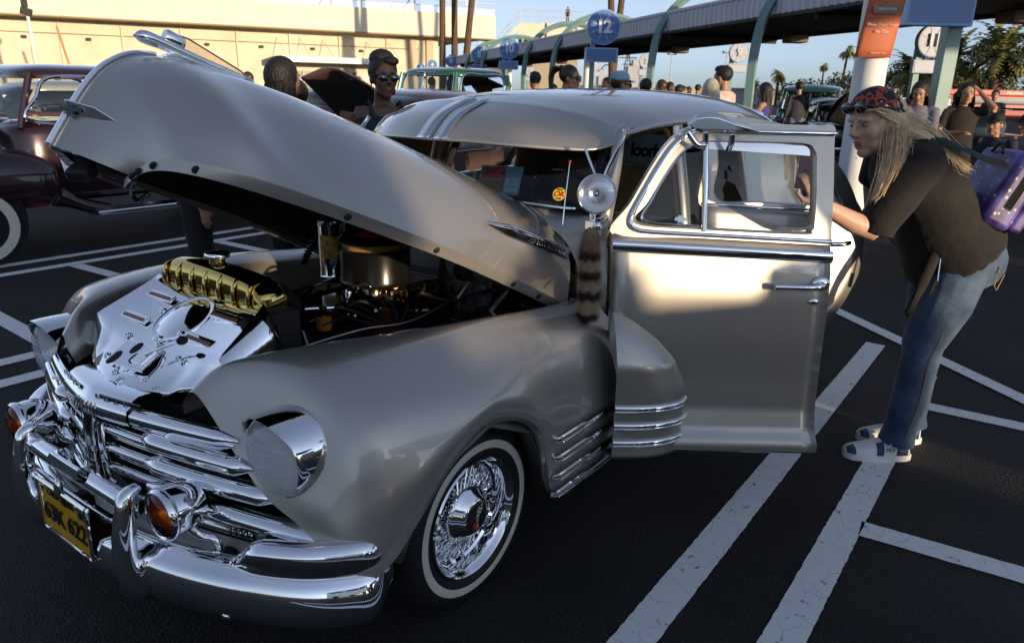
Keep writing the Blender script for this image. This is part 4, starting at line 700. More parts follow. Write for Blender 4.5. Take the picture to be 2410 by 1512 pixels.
# ---- the woman leaning into the car
B = V(1.66, 2.93, 0); per = thing('person', 'person in black top and blue jeans leaning in beside the open rear door', 'person', LF(1.66, 2.93), RZ_)
def P(r, d, z): return V(r, d, z)-B
hc = P(1.388, 2.93, 1.392); HF = frame3((-.93, -.30, -.20), (-.16, .02, .98))
k = MB(); head(k, hc, HF, 1.02)
k.tube([hc+V(.03, 0, -.05), P(1.455, 2.945, 1.325), P(1.53, 2.96, 1.27)], [.062, .060, .075], 14)
k.tube([P(1.50, 2.96, 1.27), P(1.60, 2.97, 1.21), P(1.71, 2.97, 1.06), P(1.81, 2.98, .93), P(1.84, 2.98, .86)], [(.08, .11), (.10, .14), (.10, .125), (.115, .14), (.10, .13)], 18, flat=(0, 1, 0))
aL = [P(1.53, 2.83, 1.255), P(1.45, 2.79, 1.13), P(1.385, 2.785, 1.005)]; fL = [P(1.385, 2.785, 1.0), P(1.29, 2.775, 1.03), P(1.145, 2.76, 1.10)]
k.tube(aL, [.06, .052, .043], 12); k.tube(fL, [.044, .041, .027], 12); hand(k, fL[-1], (-.45, -.10, .88), (-.2, .9, .1), 1., .75, -1)
aR = [P(1.54, 3.12, 1.255), P(1.53, 3.16, 1.13), P(1.55, 3.17, 1.03), P(1.60, 3.16, .96)]; k.tube(aR, [.06, .045, .038, .026], 12); hand(k, aR[-1], (.5, 0, -.6), (.4, -.2, 0), 1., .7, -1)
LL = [P(1.81, 2.89, .86), P(1.755, 2.875, .68), P(1.705, 2.87, .47), P(1.69, 2.865, .28), P(1.665, 2.86, .10)]; LR = [P(1.85, 3.06, .86), P(1.815, 3.05, .68), P(1.80, 3.04, .47), P(1.80, 3.03, .28), P(1.79, 3.02, .10)]
for q_ in (LL, LR): k.tube(q_, [.092, .082, .056, .050, .036], 14)
for a, x in ((LL[-1], 1.66), (LR[-1], 1.815)): k.tube([a, a+V(-.02, 0, -.05), a+V(-.10, 0, -.07), a+V(-.17, 0, -.075)], [.036, .036, .032, .022], 10)
body = k.build('body', SKIN, per, weld=0); remesh(body, .0065, 4); face(body, hc, HF, 1.02, HBLOND)
# jeans
DEN = bpy.data.materials.new('faded denim'); DEN.use_nodes = True; n = DEN.node_tree; bs = n.nodes['Principled BSDF']; bs.inputs['Roughness'].default_value = .85; bs.inputs['Sheen Weight'].default_value = .3
tc = n.nodes.new('ShaderNodeTexCoord'); t1 = n.nodes.new('ShaderNodeTexNoise'); t1.inputs['Scale'].default_value = 7; t1.inputs['Detail'].default_value = 5; rp_ = n.nodes.new('ShaderNodeValToRGB'); rp_.color_ramp.elements[0].position = .38; rp_.color_ramp.elements[1].position = .68
rp_.color_ramp.elements[0].color = (.014, .040, .095, 1); rp_.color_ramp.elements[1].color = (.07, .12, .19, 1); n.links.new(tc.outputs['Object'], t1.inputs['Vector']); n.links.new(t1.outputs['Fac'], rp_.inputs['Fac']); n.links.new(rp_.outputs['Color'], bs.inputs['Base Color'])
mpg = n.nodes.new('ShaderNodeMapping'); mpg.inputs['Scale'].default_value = (14, 14, 38); t2 = n.nodes.new('ShaderNodeTexNoise'); t2.inputs['Scale'].default_value = 1; t2.inputs['Detail'].default_value = 4; bp_ = n.nodes.new('ShaderNodeBump'); bp_.inputs['Strength'].default_value = .55; bp_.inputs['Distance'].default_value = .012
n.links.new(tc.outputs['Object'], mpg.inputs['Vector']); n.links.new(mpg.outputs[0], t2.inputs['Vector']); n.links.new(t2.outputs['Fac'], bp_.inputs['Height']); n.links.new(bp_.outputs[0], bs.inputs['Normal'])
k = MB()
k.tube([LL[0]+V(0, .02, .03), LL[1], LL[2]+V(-.005, 0, .04), LL[2], LL[3], LL[4]+V(.005, 0, .03), LL[4]+V(.0, 0, -.03)], [.125, .108, .080, .075, .072, .066, .076], 16); k.tube([LR[0]+V(0, -.02, .03), LR[1], LR[2]+V(-.005, 0, .04), LR[2], LR[3], LR[4]+V(.005, 0, .03), LR[4]+V(.01, 0, -.02)], [.125, .108, .080, .075, .074, .068, .078], 16)
k.tube([P(1.73, 2.975, 1.0), P(1.80, 2.975, .93), P(1.84, 2.975, .85), P(1.82, 2.975, .78)], [(.13, .165), (.150, .185), (.150, .19), (.11, .16)], 20, flat=(.5, 0, .8))
ell(k, P(1.885, 2.90, .865), (.095, .10, .115)); ell(k, P(1.89, 3.06, .865), (.095, .10, .115))
jeans = remesh(k.build('jeans', DEN, body, weld=0), .009, 4)
ST = mat('orange stitching', (.35, .22, .10), .8); k = MB(); pk = [P(1.895, 2.797, .865), P(1.962, 2.854, .858), P(1.966, 2.860, .82), P(1.925, 2.826, .765), P(1.893, 2.797, .79)]
k.tube(pk, .0022, 4, closed=True); k.tube([pk[0]+V(0, 0, -.016), pk[1]+V(0, 0, -.016)], .0022, 4); k.tube(spl([P(1.785, 2.79, .84), P(1.745, 2.775, .70), P(1.70, 2.79, .47), P(1.69, 2.792, .28), P(1.66, 2.79, .10)], 20), .002, 4); k.build('stitching', ST, jeans)
# top: tunic with three-quarter sleeves
BTOP = mat('black brushed jersey', (.010, .008, .007), .88, sheen=.1, bump=(26, .5), noise=(18, .25)); k = MB()
k.tube([P(1.475, 2.95, 1.285), P(1.52, 2.96, 1.265), P(1.60, 2.97, 1.205), P(1.675, 2.97, 1.09), P(1.735, 2.975, .99), P(1.79, 2.98, .91), P(1.825, 2.98, .865)], [(.10, .105), (.148, .150), (.170, .165), (.158, .152), (.178, .168), (.205, .188), (.218, .20)], 22, flat=(0, 1, 0))
k.tube([aL[0]+V(.02, .02, .01), aL[0], aL[1], aL[2]+V(.005, 0, .03), aL[2]+V(-.004, 0, -.015)], [.09, .088, .080, .074, .070], 14); k.tube([aR[0], aR[1]], [.085, .07], 12)
top = remesh(k.build('top', BTOP, body, weld=0), .011, 3)
# shoes
for a, nm in ((V(1.66, 2.86, 0), 'L'), (V(1.79, 3.02, 0), 'R')):
    o = a-B; sh = MB(); prof = spl([(.045, .038, .085), (.02, .044, .080), (-.03, .047, .072), (-.085, .050, .052), (-.14, .048, .038), (-.19, .038, .026), (-.212, .012, .012)], 24)
    rows = [[o+V(x, w*math.cos(t)*1.0, .028+max(0, h)*max(0, math.sin(t))**.7) for t in np.linspace(0, math.pi, 13)] for x, w, h in prof]; rows.insert(0, [o+V(.062, .02*math.cos(t), .028+.05*math.sin(t)) for t in np.linspace(0, math.pi, 13)])
    sh.grid(np.array(rows)); shoe = sh.build('shoe', WHITE, per, sm=60)
    out = [(x, w+.004) for x, w, h in prof]; poly = [(.07, .0), (.066, .03)]+out+[(x, -y) for x, y in out[::-1]]+[(.066, -.03)]; MB().prism(poly, o+V(0, 0, .003), (1, 0, 0), (0, 1, 0), (0, 0, .028)).build('sole', WHITE, shoe, sm=40)
    NV = mat('navy leather', (.03, .06, .14), .5); k = MB()
    for x0, x1, h0, h1 in ((.055, -.02, .030, .075), (-.05, -.105, .030, .058), (-.165, -.212, .030, .045)):
        i0 = [i for i, p in enumerate(prof) if x1 <= p[0] <= x0]
        if len(i0) > 1: k.grid(np.array([[o+V(prof[i][0], -(prof[i][1])*math.cos(t)*1.03, .029+max(0, prof[i][2])*max(0, math.sin(t))**.7*1.03) for t in np.linspace(0, R(62 if x0 > -.15 else 88), 7)] for i in i0]))
    k.build('navy_panel', NV, shoe, sm=60, solid=.001, off=1)
    text('FILA', .022, NV, 'brand_word', shoe, o+V(-.035, -.0505, .058), (1, 0, .0), (0, .25, 1), .0005)
    k = MB()
    for i in range(4): k.tube(spl([o+V(-.055-.022*i, -.03, .074-.008*i), o+V(-.06-.022*i, 0, .088-.010*i), o+V(-.055-.022*i, .03, .074-.008*i)], 8), .0035, 5)
    k.tube(spl([o+V(-.05, -.01, .088), o+V(-.03, -.045, .10), o+V(-.055, -.055, .07)], 8), .0028, 5); k.build('laces', WHITE, shoe)
# hair, bandana, glasses
hq = lambda x, y, z: hc+1.02*(V(x, y, z)@HF)
k = MB(); ell(k, hq(-.022, 0, .022), V(.098, .086, .088)*1.02, HF, 18); hair = k.build('hair', HBLOND, body, sm=180); k = MB(); k.tube(spl([hq(-.05, .07, .02), P(1.445, 2.855, 1.34), P(1.425, 2.815, 1.25), P(1.392, 2.79, 1.16), P(1.366, 2.785, 1.06)], 14), [(.036, .026)]*10+[(.030, .022), (.022, .017), (.014, .011), (.004, .004)], 8, flat=(1, 0, 0)); k.tube(spl([hq(-.08, .03, .03), P(1.482, 2.885, 1.38), P(1.545, 2.865, 1.34), P(1.615, 2.855, 1.29), P(1.67, 2.85, 1.24)], 14), [(.032, .052)]*9+[(.028, .046), (.022, .038), (.016, .028), (.010, .018), (.003, .006)], 8, flat=(0, 0, 1)); k.build('hair_fall', HBLOND, hair, sm=180); k = MB(); rnd = random.Random(5)
for i in range(2000):
    a = rnd.uniform(.0, 1); sdn = 1 if rnd.random() < .75 else -1; r0 = hq(-.015-.085*a+rnd.uniform(-.01, .01), (.085*(1-a*.6))*sdn, .0+rnd.uniform(-.05, .07)); jv = V(rnd.gauss(0, 1), rnd.gauss(0, 1), rnd.gauss(0, 1)); J = lambda s: jv*s+V(rnd.gauss(0, s), rnd.gauss(0, s), rnd.gauss(0, s))*.22
    if rnd.random() < .55: pts = [r0, P(1.438, 2.848, 1.345)+J(.015), P(1.425, 2.81, 1.25)+J(.015), P(1.392, 2.785, 1.16)+J(.013), P(1.365, 2.78, 1.06+rnd.uniform(-.03, .07))+J(.010)]
    else: pts = [r0, P(1.482, 2.88, 1.385)+J(.018), P(1.545, 2.86, 1.35)+J(.017), P(1.615, 2.85, 1.30)+J(.014), P(1.68+rnd.uniform(-.07, .05), 2.845, 1.235)+J(.012)]
    k.tube(spl(pts, 9), [.0008, .0011, .0011, .0011, .0011, .0010, .0009, .0008, .0004], 3, caps=False)
for i in range(120):
    y = rnd.uniform(-1, 1); pts = [hq(.088, .05*y, .055+rnd.uniform(-.004, .006)), hq(.07, .075*y+.0, .06), hq(.02, .09*(1 if y > 0 else -1), .03+rnd.uniform(-.02, .02)), hq(-.03, .094*(1 if y > 0 else -1), .0+rnd.uniform(-.03, .03))]; k.tube(spl(pts, 7), .0016, 3, caps=False)
k.build('hair_strands', HBLOND, hair, sm=60, weld=0, norm=False)
BAN = bpy.data.materials.new('printed bandana'); BAN.use_nodes = True; n = BAN.node_tree; bs = n.nodes['Principled BSDF']; bs.inputs['Roughness'].default_value = .8; tc = n.nodes.new('ShaderNodeTexCoord'); t1 = n.nodes.new('ShaderNodeTexNoise'); t1.inputs['Scale'].default_value = 22; t1.inputs['Detail'].default_value = 2.5; rp_ = n.nodes.new('ShaderNodeValToRGB'); rp_.color_ramp.interpolation = 'CONSTANT'
e = rp_.color_ramp.elements; e[0].color = (.010, .010, .022, 1); e[1].position = .53; e[1].color = (.42, .06, .03, 1); q = e.new(.61); q.color = (.012, .012, .025, 1); q = e.new(.68); q.color = (.55, .52, .5, 1); n.links.new(tc.outputs['Object'], t1.inputs['Vector']); n.links.new(t1.outputs['Fac'], rp_.inputs['Fac']); n.links.new(rp_.outputs['Color'], bs.inputs['Base Color'])
k = MB(); rows = []
for t in np.linspace(0, 1, 10):
    ph = R(4)+t*R(84); rows.append([hq(*( V(-.012, 0, .040)+V(.108*math.cos(ph)*math.cos(a), .089*math.cos(ph)*math.sin(a), .094*math.sin(ph)+(.022*math.cos(a)-.028*(1-math.cos(a))*.6)*(1-t)) )) for a in np.linspace(0, 2*math.pi, 40, endpoint=False)])
k.grid(np.array(rows), cu=True); k.build('bandana', BAN, body, sm=180, solid=.003); k = MB(); ell(k, hq(-.112, .03, .045), V(.03, .02, .02), HF); k.build('bandana_knot', BAN, body)
k = MB()
for y in (1, -1): ell(k, hq(.098, .034*y, .072), V(.010, .031, .022), HF@np.array(Matrix.Rotation(0, 3, 'Y')), 14)
sg = k.build('sunglasses', SHADES, body); k = MB(); k.tube([hq(.103, -.012, .078), hq(.103, .012, .078)], .003, 6)
for y in (1, -1): k.tube(spl([hq(.096, .064*y, .078), hq(.05, .096*y, .07), hq(-.01, .098*y, .04)], 8), .003, 6)
k.build('glasses_frame', BLACKG, sg)
# dark jacket cord and lanyard hanging at the waist
k = MB(); k.tube(spl([P(1.69, 2.86, .95), P(1.64, 2.82, .84), P(1.60, 2.80, .74), P(1.575, 2.80, .655)], 14), [(.02, .01)]*8+[(.016, .01)]*4+[(.02, .012), (.008, .006)], 8, flat=(1, 0, 0)); k.build('lanyard', BTOP, body); k = MB(); k.tube([P(1.68, 2.83, .90), P(1.675, 2.81, .80)], .003, 5); k.box(P(1.668, 2.808, .77), (.014, .008, .06), ry=.2); k.build('key_fob', CHROMED, body)
# phone
pho = thing('mobile_phone', 'pink cased phone held up by the person in black', 'phone', LF(1.085, 2.775, 1.225), RZ_)
k = MB().box((0, 0, 0), (.012, .072, .15), rz=R(35), ry=R(8)); k.build('phone_case', mat('pink case', (.45, .22, .24), .4), pho, bevel=.006); MB().lathe([(.022, 0), (.020, .004), (.015, .004)], (-.004, -.006, -.02), (-.6, -.8, 0), 20).build('ring_grip', CHROMED, pho)
# backpack
PUR = bpy.data.materials.new('purple printed vinyl'); PUR.use_nodes = True; n = PUR.node_tree; bs = n.nodes['Principled BSDF']; bs.inputs['Roughness'].default_value = .35; tc = n.nodes.new('ShaderNodeTexCoord'); t1 = n.nodes.new('ShaderNodeTexVoronoi'); t1.inputs['Scale'].default_value = 34; t2 = n.nodes.new('ShaderNodeTexNoise'); t2.inputs['Scale'].default_value = 12; t2.inputs['Detail'].default_value = 1
r1 = n.nodes.new('ShaderNodeValToRGB'); r1.color_ramp.elements[0].position = .35; r1.color_ramp.elements[1].position = .65; r1.color_ramp.elements[0].color = (.03, .012, .11, 1); r1.color_ramp.elements[1].color = (.16, .12, .40, 1); r2 = n.nodes.new('ShaderNodeValToRGB'); r2.color_ramp.interpolation = 'CONSTANT'; r2.color_ramp.elements[0].color = (1, 1, 1, 1); r2.color_ramp.elements[1].position = .20; r2.color_ramp.elements[1].color = (0, 0, 0, 1)
mx = n.nodes.new('ShaderNodeMixRGB'); mx.inputs[2].default_value = (.45, .45, .42, 1)
for a, b in ((tc.outputs['Object'], t1.inputs['Vector']), (tc.outputs['Object'], t2.inputs['Vector']), (t2.outputs['Fac'], r1.inputs[0]), (t1.outputs['Distance'], r2.inputs[0]), (r2.outputs[0], mx.inputs[0]), (r1.outputs[0], mx.inputs[1]), (mx.outputs[0], bs.inputs['Base Color'])): n.links.new(a, b)
bp0 = V(1.915, 2.95, 1.15); pack = thing('backpack', 'small purple printed backpack on the back of the person in black', 'backpack', LF(*bp0), RZ_)
ang = R(24); Mx = np.array(Matrix.Rotation(ang, 3, 'Y'))
k = MB().box((0, 0, 0), (.13, .27, .30), M=Mx); pb = k.build('pack_body', PUR, pack, bevel=.03, seg=4)
k = MB().box(np.array(Mx)@V(.085, -.02, -.06), (.06, .22, .15), M=Mx); k.build('front_pocket', PUR, pack, bevel=.02, seg=3)
k = MB().box(np.array(Mx)@V(.0, -.136, .04), (.032, .006, .22), M=Mx); zp = k.build('zip_band', BLACK, pack, bevel=.002)
for i in (-1, 0, 1): MB().box(np.array(Mx)@V(.009*i, -.140, .04), (.004, .003, .21), M=Mx).build('zip_tape', BLACKG, zp)
k = MB(); ell(k, np.array(Mx)@V(.10, -.12, .06), (.035, .03, .045)); k.build('side_pouch', BLACK, pack)
k = MB(); so = lambda r, d, z: V(r, d, z)-bp0
k.tube(spl([so(1.87, 2.85, 1.25), so(1.76, 2.82, 1.275), so(1.66, 2.81, 1.315), so(1.57, 2.81, 1.335), so(1.50, 2.80, 1.29)], 20), [(.004, .028)]*20, 8, flat=(.45, -.5, .75)); k.tube(spl([so(1.88, 2.9, 1.29), so(1.90, 2.95, 1.33), so(1.90, 3.0, 1.29)], 8), .006, 6); k.build('straps', BLACK, pack, sm=60)
# ---- generic bystander: x ahead, y left, z up in its own frame
def person(label, loc, face_deg, h=1.68, skin=SKINT, hair=HBROWN, shirt=(.3, .3, .3), pants=(.03, .035, .05), style='short', arms=None, sleeves=True, extra=None, group=None, seated=False, longs=False, vox=.016, cap=None, bare=False, build=1., tilt=0):
    """face_deg: heading in the lot frame, 0 = to the right, 90 = away from the photographer"""
    r, d = loc; t = thing('person', label, 'person', LF(r, d, 0), RZ_+R(face_deg), group, h/1.70); k = MB(); F = frame3((1, 0, -tilt), (tilt, 0, 1))
    zo = -.42 if seated else 0; bw = build
    hc = V(.03+.09*tilt, 0, 1.585+zo); head(k, hc, F, 1.); k.tube([(.0+.05*tilt, 0, 1.53+zo), (-.01, 0, 1.45+zo), (-.01, 0, 1.38+zo)], [.052, .052, .07], 12)
    tor = [(-.01, 0, 1.42+zo), (-.0, 0, 1.30+zo), (.01, 0, 1.12+zo), (0, 0, .96+zo), (0, 0, .86+zo)]; k.tube(tor, [(.07, .15*bw), (.10, .175*bw), (.09*bw, .145*bw), (.105*bw, .165*bw), (.08, .14*bw)], 16, flat=(1, 0, 0))
    A = arms or {}; sh = {s: V(-.01, .185*s*bw, 1.385+zo) for s in (1, -1)}; AR = {}
    for s in (1, -1):
        e, w = A.get(s, (V(.0, .235*s*bw, 1.11), V(.06, .235*s*bw, .87))); e = V(*e)+V(0, 0, zo); w = V(*w)+V(0, 0, zo); AR[s] = (sh[s], e, w); k.tube([sh[s], (sh[s]+e)/2, e], [.052, .047, .039], 10); k.tube([e, e*.6+w*.4, w], [.040, .038, .025], 10); dr = w-e; hand(k, w, dr, (-.3, -s, 0) if abs(dr[1]) < .1 else (0, 0, -1), .95, .5, s)
    LG = {}
    for s in (1, -1):
        q = [V(0, .09*s, .90), V(.02, .10*s, .50), V(-.02, .11*s, .08)] if not seated else [V(0, .10*s, .48), V(.42, .12*s, .46), V(.40, .13*s, .08)]
        LG[s] = q; k.tube([q[0], q[0]*.5+q[1]*.5, q[1], q[1]*.55+q[2]*.45, q[2]], [.082, .074, .052, .054, .036], 10); k.tube([q[2], q[2]+V(.06, 0, -.045), q[2]+V(.16, 0, -.052)], [.036, .036, .024], 8)
    b = remesh(k.build('body', skin, t, weld=0), vox, 3); face(b, hc, F, 1., hair)
    cm = mat('cloth %.2f %.2f %.2f' % shirt, shirt, .85, noise=(9, .18), bump=(22, .3)); pm = mat('trouser %.2f %.2f %.2f' % pants, pants, .85, noise=(10, .2), bump=(20, .3)); k = MB()
    k.tube([V(*p) for p in ([(-.01, 0, 1.445+zo)] if not bare else [(-.005, 0, 1.36+zo)])+tor[1:]], [(.075, .10) if not bare else (.105, .165*bw), (.118, .19*bw), (.108*bw, .165*bw), (.122*bw, .185*bw), (.11*bw, .17*bw)], 16, flat=(1, 0, 0))
    if sleeves:
        for s in (1, -1): a, e, w = AR[s]; k.tube([a-V(0, .05*s, 0), a, (a+e)/2, e*(.75 if not longs else 1)+a*(.25 if not longs else 0)], [.07, .068, .060, .055], 10); longs and k.tube([e, e*.2+w*.8], [.052, .042], 10)
    elif bare:
        for s in (1, -1): k.tube(spl([V(.09, .09*s, 1.37+zo), V(.03, .10*s, 1.455+zo), V(-.09, .09*s, 1.37+zo)], 8), [(.012, .022)]*8, 6)
    remesh(k.build('shirt', cm, b, weld=0), .018, 3); k = MB()
    for s in (1, -1): q = LG[s]; k.tube([q[0]+V(0, 0, .03), q[0]*.5+q[1]*.5, q[1], q[2]], [.10, .092, .072, .066], 10)
    k.tube([V(0, 0, 1.0+zo), V(0, 0, .86+zo)], [(.115, .175*bw), (.11, .165*bw)], 14, flat=(1, 0, 0)); remesh(k.build('trousers', pm, b, weld=0), .018, 3)
    k = MB()
    for s in (1, -1): q = LG[s][2]; k.tube([q+V(-.06, 0, -.045), q+V(.02, 0, -.04), q+V(.17, 0, -.055)], [(.035, .04), (.042, .045), (.022, .04)], 10, flat=(0, 0, 1))
    k.build('shoes', BLACK, b); k = MB(); hq = lambda x, y, z: hc+(V(x, y, z)@F)
    ell(k, hq(-.022, 0, .046), V(.102, .089, .096), F, 20)
    if style == 'long' or style == 'longer':
        k2_ = 1.15; ell(k, hq(-.035, 0, .02), V(.105, .098, .115), F, 18); bot = -.36 if style == 'long' else -.50
        G = [spl([hq(.075*math.cos(a)-.02, .080*math.sin(a), .05), hq((.10+w_)*math.cos(a)-.03, (.108+w_)*math.sin(a), -.05), hq((.10+w_)*math.cos(a)-.05, (.118+w_)*math.sin(a), -.18), hq((.082+w_)*math.cos(a)-.06, (.105+w_)*math.sin(a), bot+w_*6)], 9) for a, w_ in [(R(72+i*216/39.), .006*math.sin(i*2.4)+.004*math.sin(i*5.1)) for i in range(40)]]
        MB().grid(np.array(G)).build('hair_fall', hair, b, sm=80, solid=.018)
    if style == 'pony':
        ell(k, hq(-.10, 0, .10), V(.035, .035, .035), F)
        for i in range(10): k.tube(spl([hq(-.10, .01*(i-5)*.5, .10), hq(-.17, .012*(i-5), .11-.004*i), hq(-.205, .014*(i-5), .02), hq(-.20, .012*(i-5), -.10-.01*i)], 8), [.014, .016, .016, .015, .013, .010, .007, .003], 5)
    if style == 'updo': ell(k, hq(-.03, .0, .115), V(.080, .078, .058), F, 16); ell(k, hq(.05, .03, .10), V(.05, .05, .03), F)
    if style == 'top': ell(k, hq(.01, 0, .095), V(.09, .075, .048), F, 16)
    ho = k.build('hair', hair, b, sm=180)
    if cap is not None:
        k = MB(); k.lathe([(.101, .0), (.100, .03), (.088, .065), (.06, .09), (.0, .10)], hq(-.015, 0, .055), F[2], 24, sc=(1.04, .90), up=F[0]); k.grid(np.array([[hq(.08+l*math.cos(a)*1., .085*math.sin(a)*(1-.1*l/.1), .062-l*.22-.012*math.sin(a)**2) for a in np.linspace(-1.45, 1.45, 13)] for l in (0, .04, .08)])); k.build('cap', cap, b, sm=60, solid=.003)
    if extra == 'shades':
        k = MB()
        for y in (1, -1): ell(k, hq(.096, .034*y, .006), V(.010, .033, .024), F)
        k.tube([hq(.10, -.01, .012), hq(.10, .01, .012)], .004, 5)
        for y in (1, -1): k.tube([hq(.09, .066*y, .012), hq(-.005, .085*y, .010)], .004, 5)
        k.build('sunglasses', SHADES, b)
    if extra == 'hoops': 
        for y in (1, -1): MB().tube([hq(-.0+.022*math.cos(a), .086*y, -.06+.03*math.sin(a)) for a in np.linspace(0, 2*math.pi, 18, endpoint=False)], .0028, 5, closed=True).build('hoop_earring', CHROME, b)
    return t, b, F, hc
# ------------------------------------------------------------------ ground and paint
def asphalt():
    m = bpy.data.materials.new('asphalt'); m.use_nodes = True; n = m.node_tree; b = n.nodes['Principled BSDF']; b.inputs['Roughness'].default_value = .82; b.inputs['Specular IOR Level'].default_value = .35
    tc = n.nodes.new('ShaderNodeTexCoord'); a = n.nodes.new('ShaderNodeTexNoise'); a.inputs['Scale'].default_value = 1.1; a.inputs['Detail'].default_value = 7; v = n.nodes.new('ShaderNodeTexVoronoi'); v.inputs['Scale'].default_value = 130; s = n.nodes.new('ShaderNodeTexNoise'); s.inputs['Scale'].default_value = 150; s.inputs['Detail'].default_value = 3
    r = n.nodes.new('ShaderNodeValToRGB'); e = r.color_ramp.elements; e[0].position = .36; e[0].color = (.008, .008, .009, 1); e[1].position = .66; e[1].color = (.024, .023, .023, 1)
    r2 = n.nodes.new('ShaderNodeValToRGB'); e = r2.color_ramp.elements; e[0].position = .60; e[0].color = (0, 0, 0, 1); e[1].position = .74; e[1].color = (.12, .105, .09, 1); ad = n.nodes.new('ShaderNodeMixRGB'); ad.blend_type = 'ADD'; ad.inputs[0].default_value = 1
    bp = n.nodes.new('ShaderNodeBump'); bp.inputs['Strength'].default_value = .7; bp.inputs['Distance'].default_value = .006
    w = n.nodes.new('ShaderNodeTexNoise'); w.inputs['Scale'].default_value = .35; w.inputs['Detail'].default_value = 9; w.inputs['Roughness'].default_value = .75; r3 = n.nodes.new('ShaderNodeValToRGB'); e = r3.color_ramp.elements; e[0].position = .60; e[0].color = (0, 0, 0, 1); e[1].position = .66; e[1].color = (.03, .03, .032, 1); ad2 = n.nodes.new('ShaderNodeMixRGB'); ad2.blend_type = 'ADD'; ad2.inputs[0].default_value = 1
    for x, y in ((tc.outputs['Object'], a.inputs['Vector']), (tc.outputs['Object'], v.inputs['Vector']), (tc.outputs['Object'], s.inputs['Vector']), (tc.outputs['Object'], w.inputs['Vector']), (a.outputs['Fac'], r.inputs[0]), (s.outputs['Fac'], r2.inputs[0]), (w.outputs['Fac'], r3.inputs[0]), (r.outputs[0], ad.inputs[1]), (r2.outputs[0], ad.inputs[2]), (ad.outputs[0], ad2.inputs[1]), (r3.outputs[0], ad2.inputs[2]), (ad2.outputs[0], b.inputs['Base Color']), (v.outputs['Distance'], bp.inputs['Height']), (bp.outputs[0], b.inputs['Normal'])): n.links.new(x, y)
    return m
def linepaint():
    m = bpy.data.materials.new('worn line paint'); m.use_nodes = True; n = m.node_tree; b = n.nodes['Principled BSDF']; b.inputs['Roughness'].default_value = .7
    tc = n.nodes.new('ShaderNodeTexCoord'); a = n.nodes.new('ShaderNodeTexNoise'); a.inputs['Scale'].default_value = 28; a.inputs['Detail'].default_value = 9; c = n.nodes.new('ShaderNodeTexVoronoi'); c.feature = 'DISTANCE_TO_EDGE'; c.inputs['Scale'].default_value = 9
    r = n.nodes.new('ShaderNodeValToRGB'); e = r.color_ramp.elements; e[0].position = .27; e[0].color = (.05, .05, .05, 1); e[1].position = .36; e[1].color = (.82, .82, .80, 1); r2 = n.nodes.new('ShaderNodeValToRGB'); e = r2.color_ramp.elements; e[0].position = .0; e[0].color = (.62, .62, .62, 1); e[1].position = .012; e[1].color = (1, 1, 1, 1); mu = n.nodes.new('ShaderNodeMixRGB'); mu.blend_type = 'MULTIPLY'; mu.inputs[0].default_value = 1
    nn = n.nodes.new('ShaderNodeTexNoise'); nn.inputs['Scale'].default_value = 6; ww = n.nodes.new('ShaderNodeMixRGB'); ww.inputs[0].default_value = .12
    for x, y in ((tc.outputs['Object'], a.inputs['Vector']), (tc.outputs['Object'], ww.inputs[1]), (tc.outputs['Object'], nn.inputs['Vector']), (nn.outputs['Color'], ww.inputs[2]), (ww.outputs[0], c.inputs['Vector']), (a.outputs['Fac'], r.inputs[0]), (c.outputs['Distance'], r2.inputs[0]), (r.outputs[0], mu.inputs[1]), (r2.outputs[0], mu.inputs[2]), (mu.outputs[0], b.inputs['Base Color'])): n.links.new(x, y)
    return m
MB().grid(np.array([[(-600, -600, 0), (600, -600, 0)], [(-600, 600, 0), (600, 600, 0)]])).build('ground', asphalt(), sm=0); struct(bpy.data.objects['ground'])
LP = linepaint()
def line(x0, y0, x1, y1, w=.112, z=.004):
    a, b = V(x0, y0, 0), V(x1, y1, 0); d = (b-a)/np.linalg.norm(b-a); q = V(-d[1], d[0], 0)*w/2; n = max(2, int(np.linalg.norm(b-a)/.02)); rr = random.Random(int(x0*100+y0*7)); L_, R_ = [], []
    for t in np.linspace(0, 1, n): c = a+(b-a)*t; L_.append(c-q*(1+rr.uniform(-.03, .03))+V(0, 0, z)); R_.append(c+q*(1+rr.uniform(-.03, .03))+V(0, 0, z))
    struct(MB().grid(np.array([L_, R_])).build('painted_line', LP, sm=0))
line(2.6, 1.212, -3.42, 1.232); line(2.6, 1.552, -3.02, 1.570); line(-1.13, 1.612, -1.30, 3.6, .105); line(-2.525, 1.632, -2.62, 3.6, .105); line(-4.1, .79, -2.1, 2.93, .105, .008)
for y0, y1 in ((-2.183, -2.513), (-4.61, -4.94)):
    line(3.2, y0, -3.6, y0); line(3.2, y1, -3.6, y1)
line(-.2, -2.575, -.28, -4.54, .11); line(-1.22, -4.545, -1.34, -2.575, .11); line(-2.56, -4.545, -2.62, -2.575, .11)
for i in range(4): line(-6, -8-2.6*i, -11, -8-2.6*i); line(-12-3*i, 4, -12-3*i, -2)
